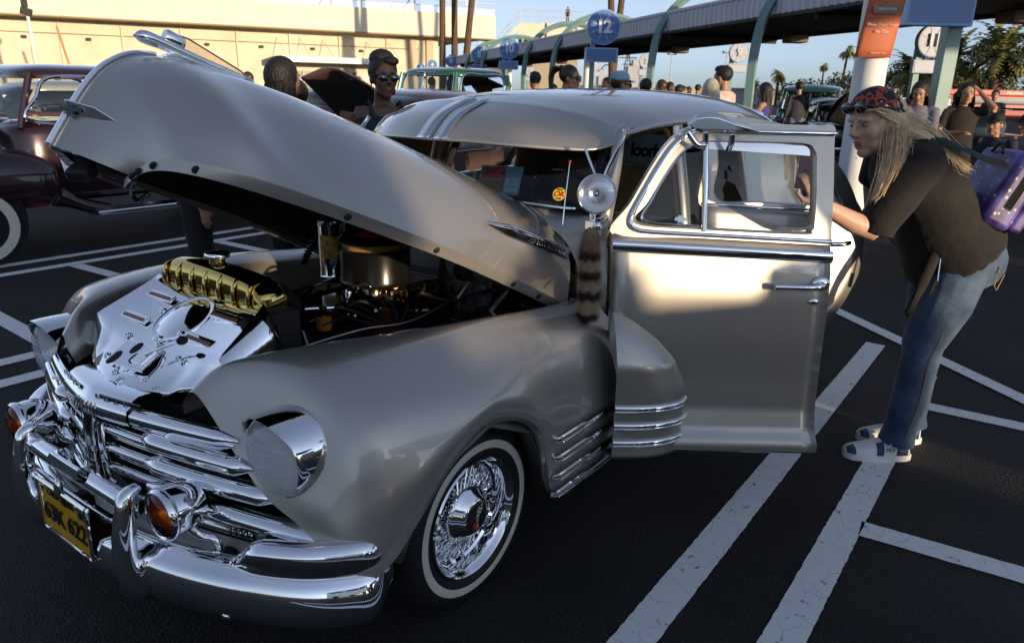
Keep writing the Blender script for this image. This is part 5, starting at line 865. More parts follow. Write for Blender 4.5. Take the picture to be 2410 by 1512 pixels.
# ------------------------------------------------------------------ vehicles
def sell(k, c, r, e1=.5, e2=.5, n=28, lo=-math.pi/2, hi=math.pi/2, mi=0):
    f = lambda w, m: math.copysign(abs(w)**m, w); th = np.linspace(0, 2*math.pi, n, endpoint=False)
    k.grid(np.array([[V(*c)+V(r[0]*f(math.cos(p), e1)*f(math.cos(t), e2), r[1]*f(math.cos(p), e1)*f(math.sin(t), e2), r[2]*f(math.sin(p), e1)) for t in th] for p in np.linspace(lo, hi, n//2+1)]), cu=True, mi=mi); return k
def paint(name, col, rough=.22): return mat(name, col, rough, .35, 1)
def swheel(par, x, y, z=.33, r=.33, hub=CHROME, ww=True):
    s = 1 if y > 0 else -1; o = V(x, y, z); w = MB().lathe([(0, -.2), (r*.7, -.2), (r*.97, -.17), (r, -.1), (r*.97, -.03), (r*.85, 0), (r*.62, 0)], o, (0, s, 0), 32).build('wheel', RUBBER, par)
    if ww: MB().lathe([(r*.86, .003), (r*.75, .008), (r*.62, .003)], o, (0, s, 0), 36).build('whitewall', WWALL, w)
    MB().lathe([(r*.62, 0), (r*.58, -.03), (r*.35, -.01), (r*.3, .03), (r*.2, .05), (0, .055)], o, (0, s, 0), 28).build('hub_cap', hub, w)
def pickup(label, x, y, rz, col, sc=1., group='vintage pickups parked in the lot', hubm=CHROME, cardc=False, visor=False, roofz=1.72, cx=.25):
    t = thing('pickup_truck', label, 'pickup', (x, y, 0), rz, group, sc); pm = paint('pickup paint %.2f %.2f %.2f' % col, col); dk = mat('cab interior', (.02, .018, .017), .8)
    k = MB(); sell(k, (-1.50+cx, 0, .78), (.76, .80, .36), .25, .3); tub = k.build('cab', pm, t, sm=60)
    k = MB(); sell(k, (-1.56+cx, 0, roofz-.135), (.62, .69, .135), .62, .42, 36, 0); k.build('cab_roof', pm, tub, sm=70)
    zt = roofz-.11
    for s in (1, -1):
        MB().tube([(-.84+cx, .70*s, 1.08), (-1.00+cx, .64*s, zt+.02)], .030, 8).build('cab_pillar', pm, tub); MB().tube([(-2.13+cx, .70*s, 1.08), (-2.10+cx, .64*s, zt)], .07, 8).build('cab_pillar', pm, tub)
        wq = spl([(-.90+cx, .728*s, 1.15), (-1.45+cx, .73*s, 1.10), (-1.98+cx, .728*s, 1.11), (-2.02+cx, .70*s, 1.28), (-2.0+cx, .672*s, zt-.03), (-1.5+cx, .668*s, zt), (-1.12+cx, .672*s, zt-.02), (-1.0+cx, .70*s, 1.34)], 40, True)
        g = MB().add(wq, [tuple(range(40))]).build('side_window', GLASS, tub, sm=0); MB().tube(wq+V(0, .008*s, 0), .016, 6, closed=True).build('window_trim', CHROME, g)
        g = MB().add([(-.78+cx, .02*s, 1.10), (-.88+cx, .64*s, 1.10), (-1.02+cx, .585*s, zt), (-.95+cx, .02*s, zt+.02)], [(0, 1, 2, 3)]).build('windscreen', GLASS, tub, sm=0); MB().tube([(-.765+cx, .01*s, 1.10), (-.865+cx, .65*s, 1.10), (-1.005+cx, .59*s, zt), (-.935+cx, .01*s, zt+.02)], .018, 6, closed=True).build('windscreen_trim', CHROME, g)
        k = MB(); sell(k, (-.02, .72*s, .60), (.72, .26, .34), .75, .62, 28, -.35); k.tube(spl([(-.5, .74*s, .62), (-.85, .76*s, .42), (-1.1, .78*s, .34)], 8), [(.14, .16), (.1, .14), (.1, .12)]+[(.06, .12)]*5, 10, flat=(0, 0, 1)); fd = k.build('front_fender', pm, t, sm=70)
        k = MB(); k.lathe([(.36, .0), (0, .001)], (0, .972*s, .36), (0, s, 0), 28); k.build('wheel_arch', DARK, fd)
        k = MB(); k.lathe([(.105, -.08), (.112, 0), (.105, .03), (.09, .035)], (.62, .62*s, .78), (1, 0, 0), 24); h = k.build('headlight', CHROME, fd); MB().lathe([(.092, .03), (.06, .05), (0, .058)], (.62, .62*s, .78), (1, 0, 0), 20).build('lens', mat('lamp lens', (.5, .52, .55), .08, coat=1), h)
        MB().box((-1.65, .82*s, .33), (1.4, .22, .05)).build('running_board', CHROMED, t, bevel=.015)
        k = MB(); sell(k, (-2.95, .78*s, .52), (.55, .22, .36), .7, .6, 24, -.3); k.build('rear_fender', pm, t, sm=70)
        swheel(t, 0, .985*s, hub=hubm); swheel(t, -2.95, .985*s, hub=hubm)
        k = MB(); k.box((-3.0, .62*s, .80), (1.75, .05, .46)); k.build('bed_side', pm, t, bevel=.02)
    k = MB(); sell(k, (-.18, 0, .70), (.78, .52, .46), .55, .5, 32, -.2); k.tube([(.58, 0, .9), (.3, 0, 1.13), (-.2, 0, 1.165), (-.85, 0, 1.15)], .012, 6); hd = k.build('hood', pm, t, sm=60)
    MB().box((-3.85, 0, .80), (.05, 1.26, .46)).build('tailgate', pm, t, bevel=.02); MB().box((-3.0, 0, .56), (1.7, 1.2, .05)).build('bed_floor', mat('bed wood', (.16, .08, .035), .6, noise=(8, .4)), t)
    MB().box((-1.6+cx, 0, .72), (.9, 1.1, .3)).build('bench_seat', dk, t, bevel=.08); MB().box((-1.95+cx, 0, 1.0), (.16, 1.1, .42)).build('seat_back', dk, t, bevel=.06)
    for i in range(5): MB().tube(spl([(.50, -.46, .48+.075*i), (.63, -.25, .48+.075*i), (.655, 0, .48+.075*i), (.63, .25, .48+.075*i), (.50, .46, .48+.075*i)], 14), [(.018, .02)]*14, 8, flat=(0, 0, 1)).build('grille_bar', CHROME, t)
    MB().tube(spl([(.55, -.92, .36), (.74, -.7, .37), (.80, 0, .37), (.74, .7, .37), (.55, .92, .36)], 24), [(.07, .03)]*24, 10, flat=(0, 0, 1)).build('front_bumper', CHROME, t)
    if visor: k = MB(); k.grid(patch([[(-.72+cx, -.62, zt-.06), (-.64+cx, 0, zt-.07), (-.72+cx, .62, zt-.06)], [(-.86+cx, -.66, zt+.02), (-.80+cx, 0, zt+.05), (-.86+cx, .66, zt+.02)], [(-1.10+cx, -.64, zt+.06), (-1.05+cx, 0, zt+.12), (-1.10+cx, .64, zt+.06)]], 14, 8)); k.build('sun_visor', pm, t, sm=70, solid=.01)
    if cardc:
        k = MB().box((-.93+cx, .36, 1.22), (.01, .32, .2), ry=-.35, rz=-.12); k.build('dash_card', WHITE, t); MB().box((-.918+cx, .30, 1.22), (.01, .15, .15), ry=-.35, rz=-.12).build('dash_card_print', RED, t)
    return t
def oldcar(label, x, y, rz, col, top=None, hood_up=False, sc=1., group='show cars parked in the lot', low=0, conv=False, cat='car'):
    t = thing('parked_car', label, cat, (x, y, 0), rz, group, sc); pm = paint('car paint %.2f %.2f %.2f' % col, col); tm = pm if top is None else paint('roof paint %.2f %.2f %.2f' % top, top)
    k = MB(); sell(k, (-1.35, 0, .62), (2.28, .88, .36), .42, .30, 36); b = k.build('body', pm, t, sm=60); MB().tube([(.72, .89, .68), (-3.4, .89, .68)], .016, 6).build('side_trim', CHROME, b); MB().tube([(.72, -.89, .68), (-3.4, -.89, .68)], .016, 6).build('side_trim', CHROME, b)
    if not conv:
        k = MB(); sell(k, (-1.75, 0, .95), (1.12, .72, .48), .62, .5, 32, 0); k.build('glasshouse', mat('tinted glass', (.012, .014, .016), .05, coat=1), b, sm=70); k = MB(); sell(k, (-1.78, 0, 1.30), (.86, .66, .17), .75, .5, 32, 0); k.build('roof', tm, b, sm=70)
        for s in (1, -1):
            for x0, x1 in ((-.82, -1.12), (-1.78, -1.78), (-2.78, -2.45)): MB().tube([(x0, .735*s, .95), (x1, .63*s, 1.34)], .035, 8).build('roof_pillar', tm, b)
        MB().tube([(-.72, 0, .95), (-1.02, 0, 1.34)], .018, 6).build('windscreen_bar', CHROME, b)
    else:
        g = MB().add([(-.85, -.64, .95), (-.85, .64, .95), (-1.10, .58, 1.36), (-1.10, -.58, 1.36)], [(0, 1, 2, 3)]).build('windscreen', GLASS, b, sm=0); MB().tube([(-.85, -.64, .95), (-.85, .64, .95), (-1.10, .58, 1.36), (-1.10, -.58, 1.36)], .022, 8, closed=True).build('windscreen_trim', CHROME, g)
        k = MB(); sell(k, (-2.3, 0, .98), (.7, .68, .36), .7, .5, 28, 0); k.build('soft_top', tm, b, sm=70)
    for s in (1, -1):
        k = MB(); sell(k, (-.02, .70*s, .60), (.85, .24, .31), .7, .55, 24, -.2); k.build('front_fender', pm, b, sm=70); k = MB(); sell(k, (-2.75, .72*s, .58), (.75, .22, .30), .7, .6, 24, -.2); k.build('rear_fender', pm, b, sm=70)
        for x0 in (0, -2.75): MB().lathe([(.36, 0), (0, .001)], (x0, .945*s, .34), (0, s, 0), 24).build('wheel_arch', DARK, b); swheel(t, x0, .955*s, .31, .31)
        k = MB(); k.lathe([(.10, -.1), (.108, 0), (.10, .03), (.085, .03)], (.80, .66*s, .70), (1, 0, 0), 20); h = k.build('headlight', CHROME, b); MB().lathe([(.088, .028), (.05, .045), (0, .05)], (.80, .66*s, .70), (1, 0, 0), 16).build('lens', mat('lamp lens', (.5, .52, .55), .08, coat=1), h)
    for i in range(4): MB().tube([(.90, -.42, .46+.07*i), (.955, 0, .46+.07*i), (.90, .42, .46+.07*i)], .015, 6).build('grille_bar', CHROME, t)
    for x0, x1 in ((.98, .80), (-3.72, -3.55)): MB().tube(spl([(x1, -.86, .38), (x0, -.5, .39), (x0+(.04 if x0 > 0 else -.04), 0, .39), (x0, .5, .39), (x1, .86, .38)], 18), [(.06, .03)]*18, 8, flat=(0, 0, 1)).build('bumper', CHROME, t)
    if hood_up:
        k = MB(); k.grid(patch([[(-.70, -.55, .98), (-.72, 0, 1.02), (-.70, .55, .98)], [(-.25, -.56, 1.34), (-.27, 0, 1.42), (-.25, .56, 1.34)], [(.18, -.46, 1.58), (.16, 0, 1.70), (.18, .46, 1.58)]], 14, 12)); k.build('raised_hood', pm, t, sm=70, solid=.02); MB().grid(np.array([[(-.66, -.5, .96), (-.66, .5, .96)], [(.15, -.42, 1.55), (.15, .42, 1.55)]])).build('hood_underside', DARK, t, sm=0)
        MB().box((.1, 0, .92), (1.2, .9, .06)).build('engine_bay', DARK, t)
    return t
mt = pickup('dark maroon pickup with white lettering beside the silver sedan', -.72, -5.92, 0, (.028, .009, .013), 1., roofz=1.62, cx=.32)
k = text('CHEVROLET', .075, CHROME, 'hood_lettering', mt, (-.36, .535, .885), (-1, 0, 0), (0, 0, 1), .004, sp=1.1)
for dz in (0, .13): MB().box((-.95+.32, .30, 1.32-dz), (.07, .07, .07), rz=.5, ry=.3).build('hanging_die', WHITE, mt, bevel=.008)
pickup('green pickup with split windscreen and a printed card on its dash', *LF(-1.95, 11.9)[:2], R(-6), (.025, .13, .062), 1.02, cardc=True, roofz=1.78)
pickup('teal pickup with chrome grille behind the man in the dark shirt', *LF(7.55, 20.0)[:2], R(8), (.008, .075, .065), 1.04, visor=True, hubm=CHROME)
oldcar('dusky rose coupe with its hood raised behind the sunglasses woman', *LF(-2.15, 9.3)[:2], R(6), (.26, .15, .13), hood_up=True)
oldcar('red and white hardtop beyond the rose coupe', *LF(-3.4, 19.5)[:2], R(0), (.35, .02, .02))
oldcar('pale blue sedan left of the green pickup', *LF(-2.9, 14.8)[:2], R(-4), (.30, .42, .50), (.7, .7, .68))
oldcar('dark green coupe with its hood raised right of the teal pickup', *LF(7.9, 17.5)[:2], R(30), (.012, .03, .028), hood_up=True)
oldcar('grey convertible with upright windscreen at the right edge', *LF(7.3, 11.2)[:2], R(24), (.20, .22, .24), (.02, .03, .045), conv=True)
oldcar('navy sedan far behind the ash blond woman', *LF(5.0, 24)[:2], R(12), (.012, .02, .045))
oldcar('coral red coupe at the far left beyond the maroon pickup', *LF(-9.3, 12.4)[:2], R(0), (.42, .09, .07), (.6, .57, .5), hood_up=False)
oldcar('black sedan in the back row left of the building doors', *LF(-14, 24)[:2], R(0), (.012, .012, .014))
oldcar('silver coupe in the back row under the building canopy', *LF(-9.5, 26)[:2], R(0), (.4, .4, .4))
oldcar('burgundy sedan in the back row behind the dark haired woman', *LF(-6.4, 22)[:2], R(0), (.14, .012, .016))
# white truck and red tour bus at the right
wtk = thing('box_truck', 'white box truck parked before the trees at the right', 'truck', LF(15.2, 30), RZ_, None, .8)
MB().box((0, 0, 1.35), (3.4, 1.9, 1.1)).build('cargo_box', WHITE, wtk, bevel=.05); MB().box((2.35, 0, 1.05), (1.2, 1.8, 1.1)).build('cab', WHITE, wtk, bevel=.15); MB().box((2.5, -.92, 1.35), (.7, .02, .4)).build('cab_window', mat('tinted glass', (.012, .014, .016), .05, coat=1), wtk)
for x in (-1.1, 2.2): MB().lathe([(0, 0), (.36, 0), (.38, .05), (.38, .2), (0, .22)], (x, -.98, .38), (0, 1, 0), 20).build('wheel', RUBBER, wtk)
tbus = thing('food_trailer', 'long red trailer with white banner lettering at the right', 'trailer', LF(40.5, 62), RZ_); REDB = mat('bus red', (.45, .03, .03), .4)
MB().box((0, 0, 1.1), (13, 2.4, 1.6)).build('bus_body', REDB, tbus, bevel=.12); MB().box((0, -1.215, 1.45), (12.2, .03, .55)).build('window_band', mat('tinted glass', (.012, .014, .016), .05, coat=1), tbus)
MB().box((0, 0, 2.10), (13, 2.3, .42)).build('roof_board', REDB, tbus, bevel=.05); text('Hooked', .36, WHITE, 'bus_lettering', tbus, (-1.2, -1.165, 2.1), (1, 0, 0), (0, 0, 1), .01)
for x in (-4.4, 4.2): MB().lathe([(0, 0), (.45, 0), (.48, .05), (.48, .2), (0, .22)], (x, -1.25, .48), (0, 1, 0), 20).build('wheel', RUBBER, tbus)
text('at Sea', .36, WHITE, 'bus_lettering', tbus, (.9, -1.165, 2.1), (1, 0, 0), (0, 0, 1), .01)
# ------------------------------------------------------------------ covered walkway, arches and number signs
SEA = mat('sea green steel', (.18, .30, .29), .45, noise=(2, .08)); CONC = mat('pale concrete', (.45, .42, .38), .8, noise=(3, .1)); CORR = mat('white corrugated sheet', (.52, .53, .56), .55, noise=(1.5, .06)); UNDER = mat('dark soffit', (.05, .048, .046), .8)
c0 = V(10.58, -6, 0); cdir = V(-.26, 1, 0); cdir /= np.linalg.norm(cdir); cper = V(cdir[1], -cdir[0], 0)
def cw(s, p, z): q = c0+cdir*s+cper*p; return V(q[0], q[1], z)
wk = thing('covered_walkway', 'long covered walkway with white corrugated fascia crossing the lot', 'walkway', (0, 0, 0)); 
def lot(v): v = np.atleast_2d(v); return V(CAM[0], CAM[1], 0)+v[:, :1]*_rt+v[:, 1:2]*_fw+v[:, 2:3]*V(0, 0, 1)
S = np.arange(8, 60.01, .055)
for p, nm in ((0, 'near_fascia'), (3.3, 'far_fascia')):
    k = MB(); sg_ = 1 if p == 0 else -1; off = [(-.03*sg_ if i % 4 in (0, 1) else 0) for i in range(len(S))]
    k.grid(np.array([[cw(s, p+o, z) for s, o in zip(S, off)] for z in (2.98, 3.42)])); k.xf(lot).build(nm, CORR, wk, sm=0)
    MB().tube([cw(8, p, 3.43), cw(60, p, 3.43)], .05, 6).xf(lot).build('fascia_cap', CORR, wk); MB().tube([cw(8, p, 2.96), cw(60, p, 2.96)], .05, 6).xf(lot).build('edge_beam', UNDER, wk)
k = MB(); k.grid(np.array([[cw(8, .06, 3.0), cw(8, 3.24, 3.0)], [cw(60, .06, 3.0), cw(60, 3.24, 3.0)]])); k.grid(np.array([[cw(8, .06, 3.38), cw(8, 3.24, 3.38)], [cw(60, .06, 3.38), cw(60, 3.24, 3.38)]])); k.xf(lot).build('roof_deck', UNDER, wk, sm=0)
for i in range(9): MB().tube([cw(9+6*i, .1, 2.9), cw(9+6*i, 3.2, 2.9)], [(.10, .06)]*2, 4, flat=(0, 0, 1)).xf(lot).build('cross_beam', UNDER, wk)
for i in range(7): MB().box((0, 0, 0), (.5, .5, .22)).xf(lambda v, i=i: lot(v+cw(13+6.2*i, 2.7, 2.84))).build('ceiling_lamp', mat('lamp box', (.2, .15, .1), .6), wk, bevel=.04)
for s0 in (33.8, 45, 55): MB().lathe([(.13, 0), (.13, 2.98)], (0, 0, 0), (0, 0, 1), 16).xf(lambda v, s0=s0: lot(v+cw(s0, .35, 0))).build('column', WHITE, wk)
arch_g = 'sea green arches over the walkway'
def arch(s, label):
    t = thing('arched_post', label, 'post', (0, 0, 0), 0, arch_g)
    pth = spl([cw(s, -.35, 0), cw(s, -.35, 1.2), cw(s, -.33, 2.4), cw(s, -.10, 3.2), cw(s, .55, 3.85), cw(s, 1.5, 4.15), cw(s, 2.6, 4.02), cw(s, 3.4, 3.45)], 40); MB().tube(pth, [(.11, .11)]*40, 4, flat=tuple(cdir)).xf(lot).build('arch_beam', SEA, t, sm=0)
    MB().tube([cw(s, 1.9, 4.1), cw(s, 1.9, 3.4)], .06, 8).xf(lot).build('hanger', SEA, t)
arch(22.2, 'tallest sea green arched post, nearest of the row'); arch(27.0, 'arched post right of the large twelve sign'); arch(35.7, 'arched post just left of the ponytail woman'); arch(39.7, 'arched post beside the white shirted man'); arch(48.5, 'arched post behind the ten sign'); arch(53, 'arched post behind the eight sign')
SBLUE = mat('sign blue', (.10, .20, .44), .5); SLITE = mat('sign light blue', (.26, .46, .72), .5); SNUM = mat('sign numeral', (.75, .78, .80), .5); SPALE = mat('sun hazed sign lilac', (.42, .44, .52), .5); SPALE2 = mat('sun hazed sign rim', (.30, .40, .50), .5); SNUM2 = mat('sun hazed numeral', (.58, .58, .58), .5)  # pale set for the odd signs has sunlit haze mixed into its colours
def sign(num, lb, r, d, z, dia, pale=False, post=True, board=True, px=-.28, bz=None, bw=None):
    col = 'pale' if pale else 'blue'; t = thing('number_sign', lb, 'sign', LF(r, d, 0), RZ_, 'round number signs on posts'); a, b_, c_ = (SPALE, SPALE2, SNUM2) if pale else (SBLUE, SLITE, SNUM); R0 = dia/2
    k = MB().lathe([(0, -.07), (R0, -.07), (R0, .07), (R0*.95, .075), (R0*.93, .06), (0, .06)], (0, 0, z), (0, -1, 0), 48); ds = k.build('disc', [b_], t, sm=40); MB().lathe([(R0*.93, .066), (0, .066)], (0, 0, z), (0, -1, 0), 48).build('disc_face', a, ds, sm=0)
    for i in range(8): th = i*math.pi/4+.39; MB().prism([(-.030*dia, .13*dia), (.030*dia, .13*dia), (.004*dia, .46*dia), (-.004*dia, .46*dia)], (0, -.067, z), (math.cos(th), 0, math.sin(th)), (-math.sin(th), 0, math.cos(th)), (0, -.006, 0)).build('star_ray', b_, ds, sm=0)
    text(num, dia*.52, c_, 'numeral', ds, (0, -.10, z), (1, 0, 0), (0, 0, 1), .03*dia, w=2.6, sp=.85)
    if board:
        bz = bz or z-dia*.78; bw = bw or dia*.98; bo = MB().box((-.02, 0, bz), (bw, .12, bw*.42)).build('lower_board', b_, t, bevel=.01); MB().box((-.02, -.062, bz), (bw*.9, .01, bw*.34)).build('board_face', a, bo)
    if post: MB().box((px*dia, .12, (z-.1)/2), (.13, .13, z-.1)).build('post', SEA, t, bevel=.01)
    return t
sign('12', 'large blue round sign reading twelve, nearest of the blue signs', 2.32, 21.5, 3.164, .914); sign('10', 'blue round sign reading ten above the green pickup', -.366, 32, 3.09, .823); sign('8', 'blue round sign reading eight left of the ten sign', -2.08, 42, 3.24, .84); sign('6', 'blue round sign reading six right of the palm trunks', -4.29, 50, 3.17, .76, px=-.1); sign('4', 'small blue round sign reading four before the cream building', -6.4, 58, 3.14, .73, px=0); sign('2', 'smallest blue round sign, reading two, left of the four sign', -8.0, 64, 3.03, .70, px=0)
sign('11', 'pale round sign reading eleven under the large blue board', 8.44, 16, 2.62, .64, True); sign('9', 'pale round sign reading nine beside the tallest arched post', 7.36, 26, 2.83, .64, True); sign('7', 'pale round sign reading seven behind an arched post', 5.94, 36, 2.88, .64, True); sign('5', 'pale round sign reading five right of the twelve sign post', 4.39, 44, 2.94, .64, True); sign('3', 'pale round sign reading three above the ponytail woman', 3.63, 52, 2.9, .64, True); sign('1', 'pale round sign reading one beside the white shirted man', .96, 60, 2.9, .72, True)
# near post with its big blue board, white column with the orange notice
bp1 = thing('sign_post', 'sea green post carrying a large blue board at the right', 'post', LF(5.0, 9, 0), RZ_)
MB().box((0, .1, 1.35), (.17, .17, 2.7)).build('post', SEA, bp1, bevel=.012); b_ = MB().box((-.28, -.06, 2.50), (.76, .14, .46)).build('blue_board', SLITE, bp1, bevel=.012); MB().box((-.28, -.132, 2.50), (.70, .01, .39)).build('board_face', mat('board blue', (.16, .25, .48), .5), b_); MB().lathe([(0, -.07), (.5, -.07), (.5, .07), (0, .07)], (-.28, 0, 3.28), (0, -1, 0), 40).build('disc', SLITE, bp1); text('14', .5, SNUM, 'numeral', bp1, (-.28, -.1, 3.28), (1, 0, 0), (0, 0, 1), .03, w=2.6)
clm = thing('white_column', 'round white column standing behind the leaning person', 'column', LF(3.52, 7.75, 0), RZ_); MB().lathe([(.17, 0), (.17, .02), (.155, .03), (.155, 3.4), (0, 3.4)], (0, 0, 0), (0, 0, 1), 36).build('column_shaft', mat('white painted column', (.72, .72, .70), .55, noise=(4, .05)), clm); MB().lathe([(.0045, 0), (.0045, .008), (0, .009)], (-.05, -.152, .9), (0, -1, 0), 8).build('column_bolt', STEEL, clm)
nt_ = thing('notice', 'orange paper notice taped to the white column', 'notice', LF(3.47, 7.56, 2.10), RZ_); ORG = mat('orange paper', (.44, .115, .045), .65, noise=(8, .06))
k = MB(); k.grid(np.array([[(x*.175+.03*y-.0, -.02+.03*(x*x), y*.27) for x in np.linspace(-1, 1, 9)] for y in np.linspace(-.9, 2., 9)])); k.build('paper', ORG, nt_, sm=60, solid=.002)
for s_, z_, f_ in (('Please Don\'t Touch', .05, .037), ('the Cars', -.01, .037), ('THE PORT OF LA', -.205, .020)): text(s_, f_, mat('notice lettering', (.62, .42, .36), .6), 'notice_text', nt_, (.005, -.036, z_), (1, 0, 0), (.1, 0, 1), .0005, w=1.6)
k = MB(); k.prism([(-.11, -.04), (.11, -.04), (.13, .03), (.06, .025), (0, .06), (-.06, .025), (-.13, .03)], (.02, -.034, .19), (1, 0, 0), (.1, 0, 1), (0, .002, 0)); k.build('notice_badge', mat('badge grey red', (.22, .14, .13), .6), nt_); text('CARS & STRIPES', .026, CREAM, 'notice_text', nt_, (.02, -.037, .19), (1, 0, 0), (.1, 0, 1), .0005)
# ------------------------------------------------------------------ terminal building
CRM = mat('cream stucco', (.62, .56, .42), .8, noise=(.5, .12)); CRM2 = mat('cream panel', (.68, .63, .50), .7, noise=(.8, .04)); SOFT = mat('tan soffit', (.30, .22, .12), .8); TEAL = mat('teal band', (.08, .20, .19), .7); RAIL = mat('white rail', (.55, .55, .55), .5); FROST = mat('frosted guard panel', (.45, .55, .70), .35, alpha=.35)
bA, bB = V(-46, 57, 0), V(-7.7, 75, 0); bd = (bB-bA)/np.linalg.norm(bB-bA); bL = np.linalg.norm(bB-bA); bnm = V(bd[1], -bd[0], 0)
bang = math.atan2(bd[1], bd[0]); bld = thing('terminal_building', 'long cream terminal building with roof railing at the left', 'building', LF(bA[0], bA[1], 0), RZ_+bang)
MB().box((bL/2-10, 8, 3.0), (bL+20, 16, 6.0)).build('wall', CRM, bld); MB().box((bL/2-10, -.03, .45), (bL+20, .05, .9)).build('teal_band', TEAL, bld); k = MB()
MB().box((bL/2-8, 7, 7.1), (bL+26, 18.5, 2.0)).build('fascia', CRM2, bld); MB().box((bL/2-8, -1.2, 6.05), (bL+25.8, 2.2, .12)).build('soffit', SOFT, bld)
for i in range(12): MB().box((i*3.6+1, -2.265, 7.1), (.04, .03, 1.98)).build('panel_joint', CRM, bld)
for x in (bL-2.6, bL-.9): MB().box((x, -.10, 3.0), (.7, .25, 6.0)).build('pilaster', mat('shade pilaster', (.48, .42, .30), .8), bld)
MB().box((bL-10.2, -1.6, 3.6), (10.5, 3.2, .5)).build('entrance_canopy', WHITE, bld, bevel=.05); 
for i in range(5):
    g = MB().box((bL-14+2.1*i, -.06, 1.5), (1.9, .1, 2.6)).build('door', mat('dark doorway', (.015, .012, .010), .3), bld)
    for x, z, w, h in ((0, 2.75, 2.0, .1), (-.98, 1.5, .1, 2.6), (0, .9, .08, 1.9), (0, 1.9, 1.9, .1)): MB().box((bL-14+2.1*i+x, -.14, z), (w, .1, h)).build('door_frame', CRM2, g)
for i in range(6): MB().tube([(bL-15+2.0*i, -.05, 5.4), (bL-14.6+2.0*i, -2.9, 3.8)], .03, 6).build('canopy_rod', CRM2, bld)
for i in range(20): MB().tube([(-6+2.7*i, -2.1, 8.1), (-6+2.7*i, -2.1, 9.2)], .04, 6).build('rail_post', RAIL, bld)
for z in (9.2, 8.7): MB().tube([(-8, -2.1, z), (bL+5, -2.1, z)], .035, 6).build('hand_rail', RAIL, bld)
MB().grid(np.array([[(-8, -2.05, 8.12), (bL+5, -2.05, 8.12)], [(-8, -2.05, 8.68), (bL+5, -2.05, 8.68)]])).build('guard_panel', FROST, bld, sm=0)
fl_g = 'floodlights on the roof edge'
for i, (x, lb) in enumerate(((bL-10.6, 'roof floodlight on a tripod left of the palm trunks'), (bL-3.0, 'roof floodlight on a tripod behind the palm trunks'))):
    q = V(bA[0], bA[1], 0)+bd*x+bnm*1.2; t = thing('floodlight', lb, 'floodlight', LF(q[0], q[1], 8.1), RZ_, fl_g); MB().box((.5, 0, 1.9), (.8, .5, .6), ry=.2).build('lamp_head', CREAM, t, bevel=.05)
    for a in ((-.9, 0), (.25, .4), (.35, -.4)): MB().tube([(a[0], a[1], 0), (.35, 0, 1.7)], .06, 6).build('leg', mat('rust leg', (.25, .15, .1), .7), t)
for i in range(9): MB().tube([(2+4.4*i, -.12, .9), (2+4.4*i, -.12, 5.9)], .05, 6).build('downpipe', CRM2, bld)
for i in range(8): MB().box((4+4.4*i, -.15, 4.6), (.35, .25, .22)).build('wall_lamp', UNDER, bld, bevel=.03)
for i in range(6): MB().box((3.2+6.1*i, -.06, 1.9), (.9, .1, .6)).build('vent', mat('vent grey', (.25, .24, .22), .7), bld)
MB().tube([(0, -.1, 4.95), (bL-2, -.1, 4.95)], .035, 6).build('conduit', SOFT, bld)
# stair tower and deck to the right of the building
st = thing('stair_deck', 'raised cream deck with white railings and stairs', 'deck', LF(0, 80, 0), RZ_)
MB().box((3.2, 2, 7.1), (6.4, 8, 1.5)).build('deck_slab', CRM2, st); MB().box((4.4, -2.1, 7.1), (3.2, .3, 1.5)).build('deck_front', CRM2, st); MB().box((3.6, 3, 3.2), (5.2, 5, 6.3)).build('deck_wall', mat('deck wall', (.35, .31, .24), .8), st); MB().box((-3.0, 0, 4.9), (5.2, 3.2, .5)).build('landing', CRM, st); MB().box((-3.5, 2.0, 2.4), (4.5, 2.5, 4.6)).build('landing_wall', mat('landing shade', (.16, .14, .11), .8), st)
for i in range(12): MB().box((-2.1+.2*i, -1.4, 5.3+.21*i), (.28, 1.6, .08)).build('step', UNDER, st)
k = MB(); k.tube([(-2.4, -2.25, 5.0), (.3, -2.25, 7.8)], [(.18, .05)]*2, 4, flat=(0, 0, 1)); k.build('stringer', CRM2, st)
for z in (.55, 1.1): MB().tube([(-5.4, -1.6, 5.15+z), (-2.2, -1.6, 5.15+z), (.1, -2.3, 7.85+z), (6.3, -2.3, 7.85+z)], .035, 6).build('hand_rail', RAIL, st)
for i in range(7): MB().tube([(.1+1.03*i, -2.3, 7.8), (.1+1.03*i, -2.3, 8.95)], .035, 6).build('rail_post', RAIL, st)
for i in range(6): MB().tube([(-5.4+.64*i, -1.6, 5.1), (-5.4+.64*i, -1.6, 6.25)], .03, 6).build('rail_post', RAIL, st)
for i in range(4): MB().tube([(-2.2+.7*i, -2.25, 5.1+.8*i), (-2.2+.7*i, -2.25, 6.3+.8*i)], .03, 6).build('rail_post', RAIL, st)
